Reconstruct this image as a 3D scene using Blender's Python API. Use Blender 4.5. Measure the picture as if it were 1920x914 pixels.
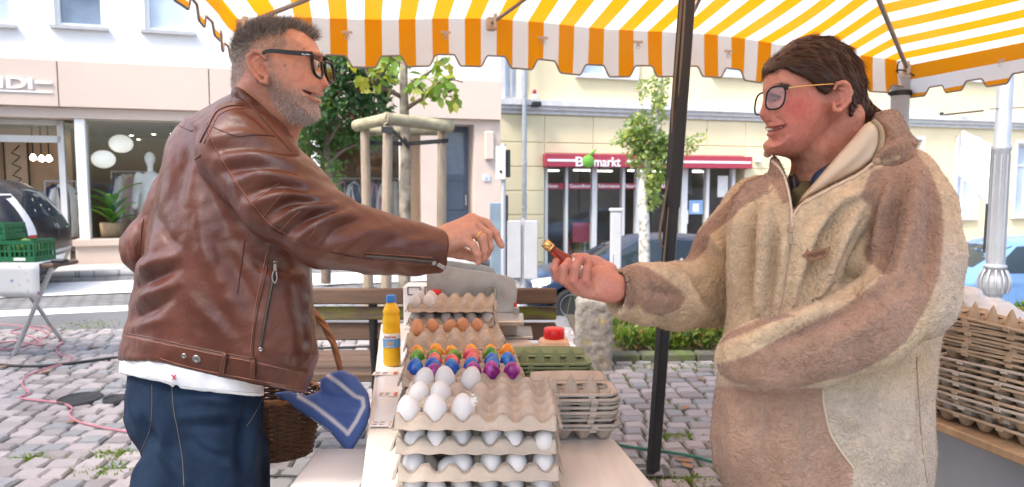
import bpy, bmesh, math, random
import numpy as np
from mathutils import Vector, Matrix, Euler
from mathutils.bvhtree import BVHTree
from mathutils.geometry import tessellate_polygon
rng = np.random.default_rng(7); random.seed(7)
S = bpy.context.scene
for o in list(bpy.data.objects): bpy.data.objects.remove(o)
COL = S.collection
# ---------------------------------------------------------------- camera
CAM_H = 1.30; PITCH = math.radians(4.7); F = 1280.0; CX, CY = 960.0, 457.0
cam = bpy.data.cameras.new('camera'); camo = bpy.data.objects.new('camera', cam); COL.objects.link(camo)
cam.sensor_width = 36; cam.lens = 24; cam.clip_start = 0.05; cam.clip_end = 3000
camo.location = (0, 0, CAM_H); camo.rotation_euler = (math.pi/2 - PITCH, 0, 0)
cam.dof.use_dof = True; cam.dof.focus_distance = 1.42; cam.dof.aperture_fstop = 6.3
S.camera = camo
S.render.resolution_x = 1024; S.render.resolution_y = 487; S.render.engine = 'CYCLES'
# ---------------------------------------------------------------- sky and sun
SUN_EL, SUN_AZ = math.radians(54), math.radians(-132)   # azimuth from +Y towards +X: from behind and left
w = bpy.data.worlds.new('World'); S.world = w; w.use_nodes = True
nt = w.node_tree; bg = nt.nodes['Background']
sky = nt.nodes.new('ShaderNodeTexSky'); sky.sky_type = 'NISHITA'; sky.sun_disc = False
sky.sun_elevation = SUN_EL; sky.sun_rotation = SUN_AZ; sky.air_density = 1.0; sky.dust_density = 4.0; sky.ozone_density = 0.6
nt.links.new(sky.outputs[0], bg.inputs[0]); bg.inputs[1].default_value = 0.15
sl = bpy.data.lights.new('sun', 'SUN'); sl.energy = 1.25; sl.angle = math.radians(12); sl.color = (1, 0.965, 0.92)
so = bpy.data.objects.new('sun', sl); COL.objects.link(so)
sd = Vector((math.sin(SUN_AZ)*math.cos(SUN_EL), math.cos(SUN_AZ)*math.cos(SUN_EL), math.sin(SUN_EL)))
so.rotation_euler = sd.to_track_quat('Z', 'Y').to_euler()
S.view_settings.view_transform = 'Standard'; S.view_settings.look = 'None'
S.view_settings.exposure = 1.84; S.view_settings.gamma = 1.0; S.view_settings.use_curve_mapping = False

# ---------------------------------------------------------------- pixel helpers (photograph pixels, 1920 x 914)
SP, CP = math.sin(PITCH), math.cos(PITCH)
def ray(px, py):
    a = (px-CX)/F; b = (CY-py)/F
    return np.array([a, CP + b*SP, -SP + b*CP])
def at(px, py, Y):
    d = ray(px, py); return d*(Y/d[1]) + np.array([0, 0, CAM_H])
def V(px, py, Y): return Vector(at(px, py, Y))
def on_z(px, py, z):
    d = ray(px, py); return d*((z-CAM_H)/d[2]) + np.array([0, 0, CAM_H])
def proj(X, Y, Z):
    z = Z-CAM_H; dep = Y*CP - z*SP; up = Y*SP + z*CP
    return CX + F*X/dep, CY - F*up/dep
# ---------------------------------------------------------------- scene graph
def link(o): COL.objects.link(o); return o
def tag(o, label=None, cat=None, group=None, kind=None):
    if label: o['label'] = label
    if cat: o['category'] = cat
    if group: o['group'] = group
    if kind: o['kind'] = kind
    return o
def thing(name, label, cat, loc=(0, 0, 0), group=None, rz=0):
    o = link(bpy.data.objects.new(name, None)); o.location = loc; o.rotation_euler = (0, 0, rz); o.empty_display_size = .05
    return tag(o, label, cat, group)
def wloc(o):
    p = np.zeros(3)
    while o is not None: p = p + np.array(o.location); o = o.parent
    return p
def mesh_from(V_, F_, smooth=False, name='m', col=None):
    me = bpy.data.meshes.new(name)
    V_ = np.asarray(V_, dtype=np.float32)
    if isinstance(F_, np.ndarray):
        n = len(F_); k = F_.shape[1]
        me.vertices.add(len(V_)); me.vertices.foreach_set('co', V_.ravel())
        me.loops.add(n*k); me.loops.foreach_set('vertex_index', F_.astype(np.int32).ravel())
        me.polygons.add(n); me.polygons.foreach_set('loop_start', np.arange(0, n*k, k, dtype=np.int32))
        me.update(calc_edges=True); me.validate()
    else:
        me.from_pydata(V_.tolist(), [], F_); me.update()
    if smooth: me.polygons.foreach_set('use_smooth', np.ones(len(me.polygons), dtype=bool))
    if col is not None:
        a = me.color_attributes.new('col', 'FLOAT_COLOR', 'POINT')
        c = np.ones((len(me.vertices), 4), dtype=np.float32); c[:, :3] = col
        a.data.foreach_set('color', c.ravel())
    return me
def obj(name, me, mat=None, parent=None, world=True):
    """one mesh object; mesh given in world space (moved into the parent's frame)"""
    o = bpy.data.objects.new(name, me); link(o)
    if mat is not None: me.materials.append(mat)
    if parent is not None:
        o.parent = parent
        if world:
            p = wloc(parent)
            if abs(p).max() > 1e-9: me.transform(Matrix.Translation(-Vector(p)))
    return o
def copy_tree(o, parent=None, loc=None, rz=None, label=None, group=None):
    c = o.copy(); link(c); c.parent = parent
    if loc is not None: c.location = loc
    if rz is not None: c.rotation_euler = (0, 0, rz)
    if label: c['label'] = label
    if group: c['group'] = group
    for ch in list(o.children): copy_tree(ch, c)
    return c
class MB:
    """collects simple solids, builds ONE mesh object"""
    def __init__(s): s.v = []; s.f = []; s.sm = []
    def add(s, vs, fs, smooth=False):
        n = len(s.v); s.v += [tuple(float(q) for q in p) for p in vs]; s.f += [tuple(i+n for i in f) for f in fs]; s.sm += [smooth]*len(fs); return s
    def box(s, c, d, R=None, bev=0.0):
        c = np.array(c, float); h = np.array(d, float)/2
        if bev > 0:
            vs = []; fs = []
            b = min(bev, h.min()*.95)
            # 24 vertex bevelled box
            idx = {}
            for sx in (-1, 1):
                for sy in (-1, 1):
                    for sz in (-1, 1):
                        for ax in range(3):
                            p = np.array([sx, sy, sz])*h
                            for k in range(3):
                                if k != ax: p[k] -= (sx, sy, sz)[k]*b
                            idx[(sx, sy, sz, ax)] = len(vs); vs.append(p)
            for ax in range(3):
                o = [k for k in range(3) if k != ax]
                for sg in (-1, 1):
                    q = []
                    for a, bb in ((-1, -1), (1, -1), (1, 1), (-1, 1)):
                        k = [0, 0, 0]; k[ax] = sg; k[o[0]] = a; k[o[1]] = bb; q.append(idx[(*k, ax)])
                    fs.append(q)
                    for a in (-1, 1):          # edge bevels, each once
                        pass
            for a0 in range(3):
                for a1 in range(a0+1, 3):
                    t = 3-a0-a1
                    for s0 in (-1, 1):
                        for s1 in (-1, 1):
                            def key(st, ax):
                                k = [0, 0, 0]; k[a0] = s0; k[a1] = s1; k[t] = st; return idx[(*k, ax)]
                            fs.append([key(-1, a0), key(1, a0), key(1, a1), key(-1, a1)])
            for sx in (-1, 1):
                for sy in (-1, 1):
                    for sz in (-1, 1): fs.append([idx[(sx, sy, sz, k)] for k in range(3)])
            cc = np.zeros(3); out = []
            for f in fs:
                P = np.array([vs[i] for i in f]); n = np.cross(P[1]-P[0], P[2]-P[0])
                out.append(f if np.dot(n, P.mean(0)) > 0 else f[::-1])
            fs = out; vs = np.array(vs)
        else:
            vs = np.array([[x, y, z] for x in (-1, 1) for y in (-1, 1) for z in (-1, 1)])*h
            fs = [(0, 1, 3, 2), (4, 6, 7, 5), (0, 4, 5, 1), (2, 3, 7, 6), (0, 2, 6, 4), (1, 5, 7, 3)]
        if R is not None: vs = vs @ np.array(R).T
        return s.add(vs + c, fs)
    def tube(s, pts, r, n=8, cap=True, smooth=True, closed=False):
        pts = np.array([tuple(p) for p in pts], float); m = len(pts)
        rr = np.full(m, r, float) if np.isscalar(r) else np.array(r, float)
        T = np.gradient(pts, axis=0)
        if closed: T = np.roll(pts, -1, 0)-np.roll(pts, 1, 0)
        T /= np.linalg.norm(T, axis=1)[:, None]+1e-12
        u = np.cross(T[0], [0, 0, 1.0]);
        if np.linalg.norm(u) < 1e-3: u = np.cross(T[0], [0, 1.0, 0])
        u /= np.linalg.norm(u); vs = []
        for i in range(m):
            u = u - T[i]*np.dot(u, T[i]); u /= np.linalg.norm(u)+1e-12; v = np.cross(T[i], u)
            for k in range(n):
                a = 2*math.pi*k/n; vs.append(pts[i] + rr[i]*(math.cos(a)*u + math.sin(a)*v))
        fs = []
        for i in range(m if closed else m-1):
            j = (i+1) % m
            for k in range(n): fs.append((i*n+k, i*n+(k+1) % n, j*n+(k+1) % n, j*n+k))
        s.add(vs, fs, smooth)
        if cap and not closed:
            s.add(vs[:n], [tuple(range(n))[::-1]]); s.add(vs[-n:], [tuple(range(n))])
        return s
    def cyl(s, a, b, r, n=12, r2=None): return s.tube([a, b], [r, r if r2 is None else r2], n)
    def lathe(s, prof, c=(0, 0, 0), n=24, axis=None, smooth=True):
        """prof: [(radius, height)...] turned about Z (or about axis), foot at c"""
        R = np.eye(3)
        if axis is not None: R = np.array(Vector((0, 0, 1)).rotation_difference(Vector(axis).normalized()).to_matrix())
        vs = []
        for r, h in prof:
            for k in range(n):
                a = 2*math.pi*k/n; vs.append(R @ np.array([r*math.cos(a), r*math.sin(a), h]) + np.array(c))
        fs = [(i*n+k, i*n+(k+1) % n, (i+1)*n+(k+1) % n, (i+1)*n+k) for i in range(len(prof)-1) for k in range(n)]
        s.add(vs, fs, smooth)
        if prof[0][0] > 1e-4: s.add(vs[:n], [tuple(range(n))[::-1]])
        if prof[-1][0] > 1e-4: s.add(vs[-n:], [tuple(range(n))])
        return s
    def prism(s, poly, a, b, fn=lambda p, t: (p[0], t, p[1])):
        """polygon (2-D) swept from t=a to t=b; fn maps (p, t) to 3-D"""
        n = len(poly); vs = [fn(p, a) for p in poly] + [fn(p, b) for p in poly]
        tri = tessellate_polygon([[Vector((p[0], p[1], 0)) for p in poly]])
        fs = [tuple(t) for t in tri] + [tuple(i+n for i in t[::-1]) for t in tri]
        fs += [(i, (i+1) % n, (i+1) % n+n, i+n) for i in range(n)]
        return s.add(vs, fs)
    def grid(s, P, smooth=True, thick=0.0, nrm=None):
        P = np.asarray(P, float); a, b = P.shape[:2]
        vs = P.reshape(-1, 3); fs = [(i*b+j, i*b+j+1, (i+1)*b+j+1, (i+1)*b+j) for i in range(a-1) for j in range(b-1)]
        if thick:
            if nrm is None:
                du = np.gradient(P, axis=0); dv = np.gradient(P, axis=1); N = np.cross(dv, du)
                N /= np.linalg.norm(N, axis=2)[..., None]+1e-12
            else: N = np.broadcast_to(np.array(nrm, float), P.shape)
            Q = (P - N*thick).reshape(-1, 3); n = len(vs)
            bd = [(0, j) for j in range(b)] + [(i, b-1) for i in range(1, a)] + [(a-1, j) for j in range(b-2, -1, -1)] + [(i, 0) for i in range(a-2, 0, -1)]
            ids = [i*b+j for i, j in bd]
            fs = fs + [tuple(i+n for i in f[::-1]) for f in fs] + [(ids[k], ids[k]+n, ids[(k+1) % len(ids)]+n, ids[(k+1) % len(ids)]) for k in range(len(ids))]
            vs = np.vstack([vs, Q])
        return s.add(vs, fs, smooth)
    def build(s, name, mat, parent=None, col=None, fixn=True):
        me = bpy.data.meshes.new(name); me.from_pydata(s.v, [], s.f); me.update()
        me.polygons.foreach_set('use_smooth', np.array(s.sm, dtype=bool))
        if fixn:
            bm = bmesh.new(); bm.from_mesh(me); bmesh.ops.recalc_face_normals(bm, faces=bm.faces); bm.to_mesh(me); bm.free()
        if col is not None:
            a = me.color_attributes.new('col', 'FLOAT_COLOR', 'POINT')
            c = np.ones((len(me.vertices), 4), dtype=np.float32); c[:, :3] = col; a.data.foreach_set('color', c.ravel())
        return obj(name, me, mat, parent)
def Rz(a): c, s_ = math.cos(a), math.sin(a); return np.array([[c, -s_, 0], [s_, c, 0], [0, 0, 1]])
def Rax(axis, a): return np.array(Matrix.Rotation(a, 3, Vector(axis)))
def smooth_path(pts, n=8):
    P = np.array([tuple(p) for p in pts], float); out = []
    for i in range(len(P)-1):
        p0, p1, p2, p3 = P[max(i-1, 0)], P[i], P[i+1], P[min(i+2, len(P)-1)]
        for t in np.linspace(0, 1, n, endpoint=False):
            out.append(.5*((2*p1)+(-p0+p2)*t+(2*p0-5*p1+4*p2-p3)*t*t+(-p0+3*p1-3*p2+p3)*t**3))
    out.append(P[-1]); return np.array(out)
_txt = {}
def text_mesh(s, size, depth=0.004, bold=False):
    cu = bpy.data.curves.new('t', 'FONT'); cu.body = s; cu.size = size; cu.extrude = depth; cu.align_x = 'LEFT'; cu.resolution_u = 3
    if bold: cu.offset = size*.018
    o = link(bpy.data.objects.new('t', cu)); dg = bpy.context.evaluated_depsgraph_get(); dg.update()
    me = bpy.data.meshes.new_from_object(o.evaluated_get(dg)); bpy.data.objects.remove(o); bpy.data.curves.remove(cu)
    return me
def put_text(name, s, size, mat, parent, org, right, up, depth=.004, bold=False, width=None):
    me = text_mesh(s, size, depth, bold); r = Vector(right).normalized(); u = Vector(up).normalized(); n = r.cross(u)
    k = 1.0
    if width:
        xs = [v.co.x for v in me.vertices]; k = width/(max(xs)-min(xs))
    M_ = Matrix(((r.x*k, u.x, n.x, org[0]), (r.y*k, u.y, n.y, org[1]), (r.z*k, u.z, n.z, org[2]), (0, 0, 0, 1)))
    me.transform(M_); me.materials.clear(); return obj(name, me, mat, parent)
# ---------------------------------------------------------------- materials
def newmat(name):
    m = bpy.data.materials.new(name); m.use_nodes = True
    return m, m.node_tree, m.node_tree.nodes['Principled BSDF']
def srgb(h):
    h = h.lstrip('#'); c = [int(h[i:i+2], 16)/255 for i in (0, 2, 4)]
    return tuple(x/12.92 if x <= .04045 else ((x+.055)/1.055)**2.4 for x in c)
def mat(name, c, rough=.6, metal=0., var=.12, vscale=6., bump=0., bscale=60., spec=.5, attr=False, trans=0., alpha=1., coat=0., sheen=0., emit=None, estr=0., ior=1.45, dirt=None, sss=0., c2=None, c2scale=3., c2amt=.5, bdist=.002, stretch=None, det=5.):
    m, t, p = newmat(name); N = t.nodes; L = t.links
    tc = N.new('ShaderNodeTexCoord'); vec = tc.outputs['Object']
    if stretch:
        mp = N.new('ShaderNodeMapping'); mp.inputs['Scale'].default_value = stretch; L.new(vec, mp.inputs[0]); vec = mp.outputs[0]
    if attr:
        a = N.new('ShaderNodeAttribute'); a.attribute_name = 'col'; base = a.outputs['Color']
    else:
        r = N.new('ShaderNodeRGB'); r.outputs[0].default_value = (*c, 1); base = r.outputs[0]
    if c2 is not None:
        nz = N.new('ShaderNodeTexNoise'); nz.inputs['Scale'].default_value = c2scale; nz.inputs['Detail'].default_value = 6; L.new(vec, nz.inputs[0])
        rp = N.new('ShaderNodeValToRGB'); rp.color_ramp.elements[0].position = max(0, .62-c2amt*.35); rp.color_ramp.elements[1].position = min(1, .78-c2amt*.25)
        L.new(nz.outputs[0], rp.inputs[0])
        mx = N.new('ShaderNodeMix'); mx.data_type = 'RGBA'; L.new(rp.outputs[0], mx.inputs[0]); L.new(base, mx.inputs[6]); mx.inputs[7].default_value = (*c2, 1); base = mx.outputs[2]
    if var:
        nz = N.new('ShaderNodeTexNoise'); nz.inputs['Scale'].default_value = vscale; nz.inputs['Detail'].default_value = det; L.new(vec, nz.inputs[0])
        mr = N.new('ShaderNodeMapRange'); mr.inputs[1].default_value = .25; mr.inputs[2].default_value = .75; mr.inputs[3].default_value = 1-var; mr.inputs[4].default_value = 1+var; L.new(nz.outputs[0], mr.inputs[0])
        mu = N.new('ShaderNodeVectorMath'); mu.operation = 'SCALE'; L.new(base, mu.inputs[0]); L.new(mr.outputs[0], mu.inputs['Scale']); base = mu.outputs[0]
        mr2 = N.new('ShaderNodeMapRange'); mr2.inputs[1].default_value = .25; mr2.inputs[2].default_value = .75; mr2.inputs[3].default_value = max(0, rough-var*.5); mr2.inputs[4].default_value = min(1, rough+var*.5); L.new(nz.outputs[0], mr2.inputs[0]); L.new(mr2.outputs[0], p.inputs['Roughness'])
    else: p.inputs['Roughness'].default_value = rough
    L.new(base, p.inputs['Base Color'])
    p.inputs['Metallic'].default_value = metal; p.inputs['Specular IOR Level'].default_value = spec; p.inputs['IOR'].default_value = ior
    p.inputs['Transmission Weight'].default_value = trans; p.inputs['Alpha'].default_value = alpha
    p.inputs['Coat Weight'].default_value = coat; p.inputs['Coat Roughness'].default_value = .05
    if sheen: p.inputs['Sheen Weight'].default_value = sheen; p.inputs['Sheen Roughness'].default_value = .4
    if sss:
        p.inputs['Subsurface Weight'].default_value = sss; p.inputs['Subsurface Radius'].default_value = (1, .35, .2); p.inputs['Subsurface Scale'].default_value = .006
    if emit is not None:
        p.inputs['Emission Color'].default_value = (*emit, 1); p.inputs['Emission Strength'].default_value = estr
    if bump:
        nb = N.new('ShaderNodeTexNoise'); nb.inputs['Scale'].default_value = bscale; nb.inputs['Detail'].default_value = 6; L.new(vec, nb.inputs[0])
        b = N.new('ShaderNodeBump'); b.inputs['Strength'].default_value = bump; b.inputs['Distance'].default_value = bdist; L.new(nb.outputs[0], b.inputs['Height']); L.new(b.outputs[0], p.inputs['Normal'])
    return m
def glass_mat(name, tint=(.9, .95, .95), mix=.75, rough=.02):
    """window glass: mostly see-through, mirror at grazing angles"""
    m, t, p = newmat(name); N = t.nodes; L = t.links; out = N['Material Output']
    tr = N.new('ShaderNodeBsdfTransparent'); tr.inputs[0].default_value = (*tint, 1)
    gl = N.new('ShaderNodeBsdfGlossy'); gl.inputs['Roughness'].default_value = rough
    lw = N.new('ShaderNodeLayerWeight'); lw.inputs[0].default_value = .5
    pw = N.new('ShaderNodeMath'); pw.operation = 'POWER'; pw.inputs[1].default_value = 5; L.new(lw.outputs['Facing'], pw.inputs[0])
    mr = N.new('ShaderNodeMapRange'); mr.inputs[1].default_value = 0; mr.inputs[2].default_value = 1; mr.inputs[3].default_value = .03+(1-mix)*.5; mr.inputs[4].default_value = 1; L.new(pw.outputs[0], mr.inputs[0])
    mx = N.new('ShaderNodeMixShader'); L.new(mr.outputs[0], mx.inputs[0]); L.new(tr.outputs[0], mx.inputs[1]); L.new(gl.outputs[0], mx.inputs[2]); L.new(mx.outputs[0], out.inputs[0])
    return m
def leaf_mat(name):
    m, t, p = newmat(name); N = t.nodes; L = t.links; out = N['Material Output']
    a = N.new('ShaderNodeAttribute'); a.attribute_name = 'col'
    L.new(a.outputs['Color'], p.inputs['Base Color']); p.inputs['Roughness'].default_value = .5
    tl = N.new('ShaderNodeBsdfTranslucent'); sc = N.new('ShaderNodeVectorMath'); sc.operation = 'MULTIPLY'; sc.inputs[1].default_value = (1.5, 1.6, .6); L.new(a.outputs['Color'], sc.inputs[0]); L.new(sc.outputs[0], tl.inputs[0])
    mx = N.new('ShaderNodeMixShader'); mx.inputs[0].default_value = .4; L.new(p.outputs[0], mx.inputs[1]); L.new(tl.outputs[0], mx.inputs[2]); L.new(mx.outputs[0], out.inputs[0])
    return m
# ---------------------------------------------------------------- implicit surfaces (numpy) -> one continuous mesh
def smin(a, b, k):
    if k <= 0: return np.minimum(a, b)
    h = np.maximum(k-np.abs(a-b), 0)/k; return np.minimum(a, b) - h*h*k*.25
def smax(a, b, k): return -smin(-a, -b, k)
def axis_pts(lo, hi, step, fine=()):
    """grid coordinates with finer steps inside the given ranges [(a,b,step)...]"""
    out = [lo]; x = lo
    while x < hi:
        s_ = step
        for a, b, f in fine:
            if a <= x+1e-9 < b: s_ = min(s_, f)
            elif x < a: s_ = min(s_, max(f, a-x))
        x += s_; out.append(x)
    return np.array(out)
class Field:
    def __init__(s, xs, ys, zs):
        s.x, s.y, s.z = (np.asarray(q, np.float32) for q in (xs, ys, zs)); s.F = np.full((len(xs), len(ys), len(zs)), .5, np.float32)
    def _sl(s, lo, hi, m):
        r = []
        for ax, a, b in zip((s.x, s.y, s.z), lo, hi):
            i = max(np.searchsorted(ax, a-m)-1, 0); j = min(np.searchsorted(ax, b+m)+1, len(ax)); r.append(slice(i, max(j, i)))
        return tuple(r)
    def op(s, fn, lo, hi, k=.01, mode='u', m=None):
        sl = s._sl(lo, hi, k+.02 if m is None else m)
        if any(q.start >= q.stop for q in sl): return
        X = s.x[sl[0]][:, None, None]; Y = s.y[sl[1]][None, :, None]; Z = s.z[sl[2]][None, None, :]
        d = fn(X, Y, Z).astype(np.float32)
        if mode == 'u': s.F[sl] = smin(s.F[sl], d, k)
        elif mode == 's': s.F[sl] = smax(s.F[sl], -d, k)
        elif mode == 'd': s.F[sl] = s.F[sl] + d          # displacement
    def cone(s, a, b, ra, rb, k=.01, mode='u'):
        a = np.array(a, float); b = np.array(b, float); ba = b-a; L2 = max(ba @ ba, 1e-9)
        def fn(X, Y, Z):
            t = np.clip(((X-a[0])*ba[0]+(Y-a[1])*ba[1]+(Z-a[2])*ba[2])/L2, 0, 1)
            return np.sqrt((X-a[0]-ba[0]*t)**2+(Y-a[1]-ba[1]*t)**2+(Z-a[2]-ba[2]*t)**2) - (ra+(rb-ra)*t)
        r = max(ra, rb); s.op(fn, np.minimum(a, b)-r, np.maximum(a, b)+r, k, mode)
    def chain(s, pts, rs, k=.01):
        for i in range(len(pts)-1): s.cone(pts[i], pts[i+1], rs[i], rs[i+1], k)
    def ell(s, c, r, k=.01, mode='u', R=None):
        c = np.array(c, float); r = np.array(r, float); R_ = np.eye(3) if R is None else np.array(R)
        def fn(X, Y, Z):
            q = 0; x, y, z = X-c[0], Y-c[1], Z-c[2]
            for i in range(3):
                q = q + ((R_[0, i]*x+R_[1, i]*y+R_[2, i]*z)/r[i])**2
            return (np.sqrt(q)-1)*r.min()
        b = r.max() if R is not None else r
        s.op(fn, c-b, c+b, k, mode)
    def outline(s, poly, Y0, T, R, ax=0., az=0., k=.01, mode='u', p=2.0, X0=None, ylo=None, yhi=None):
        """solid with the given outline (photograph pixels at distance Y0), half thickness T, edge roundness R; ax/az tilt its middle plane"""
        poly = np.array(poly, float); step = 2.0
        lo = poly.min(0)-60; hi = poly.max(0)+60
        us = np.arange(lo[0], hi[0], step); vs = np.arange(lo[1], hi[1], step)
        D = poly_sdf(us[:, None], vs[None, :], poly)
        c = at(*poly.mean(0), Y0)
        if X0 is not None: c[0] = X0
        w1 = at(*(lo+40), Y0); w2 = at(*(hi-40), Y0)
        def fn(X, Y, Z):
            u, v = proj(X, Y, Z)
            iu = np.clip((u-lo[0])/step, 0, len(us)-1.001); iv = np.clip((v-lo[1])/step, 0, len(vs)-1.001)
            i = iu.astype(np.int32); j = iv.astype(np.int32); fu = iu-i; fv = iv-j
            sd_ = D[i, j]*(1-fu)*(1-fv)+D[i+1, j]*fu*(1-fv)+D[i, j+1]*(1-fu)*fv+D[i+1, j+1]*fu*fv
            sm = sd_*Y/F
            q = np.maximum(1+sm/R, 0); wv = np.abs((Y-Y0-ax*(X-c[0])-az*(Z-c[2]))/T)
            return ((q**p+wv**p)**(1/p)-1)*min(R, T)
        e = T + abs(ax)*.35 + abs(az)*.45
        s.op(fn, (min(w1[0], w2[0])-.04, Y0-e, min(w1[2], w2[2])-.04), (max(w1[0], w2[0])+.04, Y0+e, max(w1[2], w2[2])+.04), k, mode)
    def cut(s, poly, k=.003, Y0=1.5):
        """take away everything inside the traced region (a hem, a neckline, a cuff)"""
        poly = np.array(poly, float); lo = poly.min(0)-40; hi = poly.max(0)+40; us = np.arange(lo[0], hi[0], 2.); vs = np.arange(lo[1], hi[1], 2.); D = poly_sdf(us[:, None], vs[None, :], poly)
        def fn(X, Y, Z):
            u, v = proj(X, Y, Z); iu = np.clip((u-lo[0])/2, 0, len(us)-1.001); iv = np.clip((v-lo[1])/2, 0, len(vs)-1.001); i = iu.astype(np.int32); j = iv.astype(np.int32); fu = iu-i; fv = iv-j
            out = ((u < lo[0]) | (u > hi[0]) | (v < lo[1]) | (v > hi[1]))
            return np.where(out, .1, (D[i, j]*(1-fu)*(1-fv)+D[i+1, j]*fu*(1-fv)+D[i, j+1]*(1-fu)*fv+D[i+1, j+1]*fu*fv)*Y/F)
        s.op(fn, (s.x[0], s.y[0], s.z[0]), (s.x[-1], s.y[-1], s.z[-1]), k, 's')
    def mesh(s):
        Fd = s.F; xs, ys, zs = s.x, s.y, s.z
        ins = Fd < 0; nx, ny, nz = Fd.shape
        cnt = np.zeros((nx-1, ny-1, nz-1), np.int8)
        for a in (0, 1):
            for b in (0, 1):
                for c in (0, 1): cnt += ins[a:nx-1+a, b:ny-1+b, c:nz-1+c]
        I, J, K = np.nonzero((cnt > 0) & (cnt < 8)); n = len(I)
        idx = np.full(cnt.shape, -1, np.int32); idx[I, J, K] = np.arange(n)
        acc = np.zeros((n, 3), np.float64); num = np.zeros(n)
        cs = [(a, b, c) for a in (0, 1) for b in (0, 1) for c in (0, 1)]
        ed = [(p, q) for p in cs for q in cs if p < q and sum(abs(x-y) for x, y in zip(p, q)) == 1]
        for p, q in ed:
            f0 = Fd[I+p[0], J+p[1], K+p[2]].astype(np.float64); f1 = Fd[I+q[0], J+q[1], K+q[2]].astype(np.float64)
            m = (f0 < 0) != (f1 < 0); t = np.where(m, f0/(f0-f1+1e-20), 0)
            P0 = np.stack([xs[I+p[0]], ys[J+p[1]], zs[K+p[2]]], 1); P1 = np.stack([xs[I+q[0]], ys[J+q[1]], zs[K+q[2]]], 1)
            acc += np.where(m[:, None], P0+(P1-P0)*t[:, None], 0); num += m
        Vt = acc/num[:, None]; Q = []
        for ax in range(3):
            A = np.moveaxis(ins, ax, 0); ch = A[:-1] != A[1:]
            o = [k for k in range(3) if k != ax]
            a, b, c = np.nonzero(ch); sgn = A[:-1][a, b, c]
            ok = (b > 0) & (c > 0) & (b < A.shape[1]-1) & (c < A.shape[2]-1); a, b, c, sgn = a[ok], b[ok], c[ok], sgn[ok]
            def cell(b_, c_):
                r = [None]*3; r[ax] = a; r[o[0]] = b_; r[o[1]] = c_; return idx[r[0], r[1], r[2]]
            q = np.stack([cell(b-1, c-1), cell(b, c-1), cell(b, c), cell(b-1, c)], 1)
            fl = sgn if ax != 1 else ~sgn
            q[~fl] = q[~fl][:, ::-1]; Q.append(q)
        return Vt, np.concatenate(Q)
def poly_sdf(U, Vv, poly):
    d = np.full(np.broadcast(U, Vv).shape, 1e9); ins = np.zeros(d.shape, bool); n = len(poly)
    for i in range(n):
        a = poly[i]; b = poly[(i+1) % n]; e = b-a; wx = U-a[0]; wy = Vv-a[1]
        t = np.clip((wx*e[0]+wy*e[1])/(e @ e+1e-12), 0, 1)
        d = np.minimum(d, (wx-e[0]*t)**2+(wy-e[1]*t)**2)
        if a[1] != b[1]:
            c = ((a[1] <= Vv) & (b[1] > Vv)) | ((b[1] <= Vv) & (a[1] > Vv))
            xi = a[0]+(Vv-a[1])/(b[1]-a[1])*e[0]; ins ^= c & (U < xi)
    return np.where(ins, -1, 1)*np.sqrt(d)
def relax(Vt, Q, n=1, w=.5):
    """a little Laplacian smoothing"""
    for _ in range(n):
        S_ = np.zeros_like(Vt); c = np.zeros(len(Vt))
        for a, b in ((0, 1), (1, 2), (2, 3), (3, 0)):
            np.add.at(S_, Q[:, a], Vt[Q[:, b]]); np.add.at(S_, Q[:, b], Vt[Q[:, a]]); np.add.at(c, Q[:, a], 1); np.add.at(c, Q[:, b], 1)
        Vt = Vt*(1-w)+w*S_/np.maximum(c, 1)[:, None]
    return Vt
def normals(Vt, Q):
    n = np.cross(Vt[Q[:, 2]]-Vt[Q[:, 0]], Vt[Q[:, 3]]-Vt[Q[:, 1]]); N = np.zeros_like(Vt)
    for a in range(4): np.add.at(N, Q[:, a], n)
    return N/(np.linalg.norm(N, axis=1)[:, None]+1e-12)
def vnoise(P, seed=0):
    """cheap smooth value noise on points (n,3) -> -1..1"""
    P = np.asarray(P, float); i = np.floor(P).astype(np.int64); f = P-i; f = f*f*(3-2*f); out = 0
    for a in (0, 1):
        for b in (0, 1):
            for c in (0, 1):
                h = ((i[:, 0]+a)*374761393 + (i[:, 1]+b)*668265263 + (i[:, 2]+c)*2147483647 + seed*974711) & 0xffffffff
                h = ((h ^ (h >> 13))*1274126177) & 0xffffffff; h = ((h ^ (h >> 16)) & 0xffff)/32767.5-1
                wgt = (f[:, 0] if a else 1-f[:, 0])*(f[:, 1] if b else 1-f[:, 1])*(f[:, 2] if c else 1-f[:, 2]); out = out+h*wgt
    return out
def seg_dist(u, v, line):
    """distance of pixels (u,v) to a polyline, and position along it 0..1"""
    line = np.array(line, float); L = np.r_[0, np.cumsum(np.linalg.norm(np.diff(line, axis=0), axis=1))]
    d = np.full(len(u), 1e9); tt = np.zeros(len(u))
    for i in range(len(line)-1):
        a = line[i]; e = line[i+1]-a; t = np.clip(((u-a[0])*e[0]+(v-a[1])*e[1])/(e @ e+1e-9), 0, 1)
        q = np.hypot(u-a[0]-e[0]*t, v-a[1]-e[1]*t); m = q < d; d[m] = q[m]; tt[m] = (L[i]+t[m]*(L[i+1]-L[i]))/L[-1]
    return d, tt
def bvh_of(Vt, Q): return BVHTree.FromPolygons([tuple(p) for p in Vt], [tuple(int(i) for i in q) for q in Q])
def hit(bvh, px, py, off=.0):
    d = Vector(ray(px, py)).normalized(); h = bvh.ray_cast(Vector((0, 0, CAM_H)), d)
    if h[0] is None: return None
    n = h[1] if h[1].dot(d) < 0 else -h[1]
    return np.array(h[0] + n*off), np.array(n)
S.cycles.use_denoising = True
S.cycles.max_bounces = 8; S.cycles.transparent_max_bounces = 16; S.cycles.caustics_reflective = False; S.cycles.caustics_refractive = False
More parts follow.
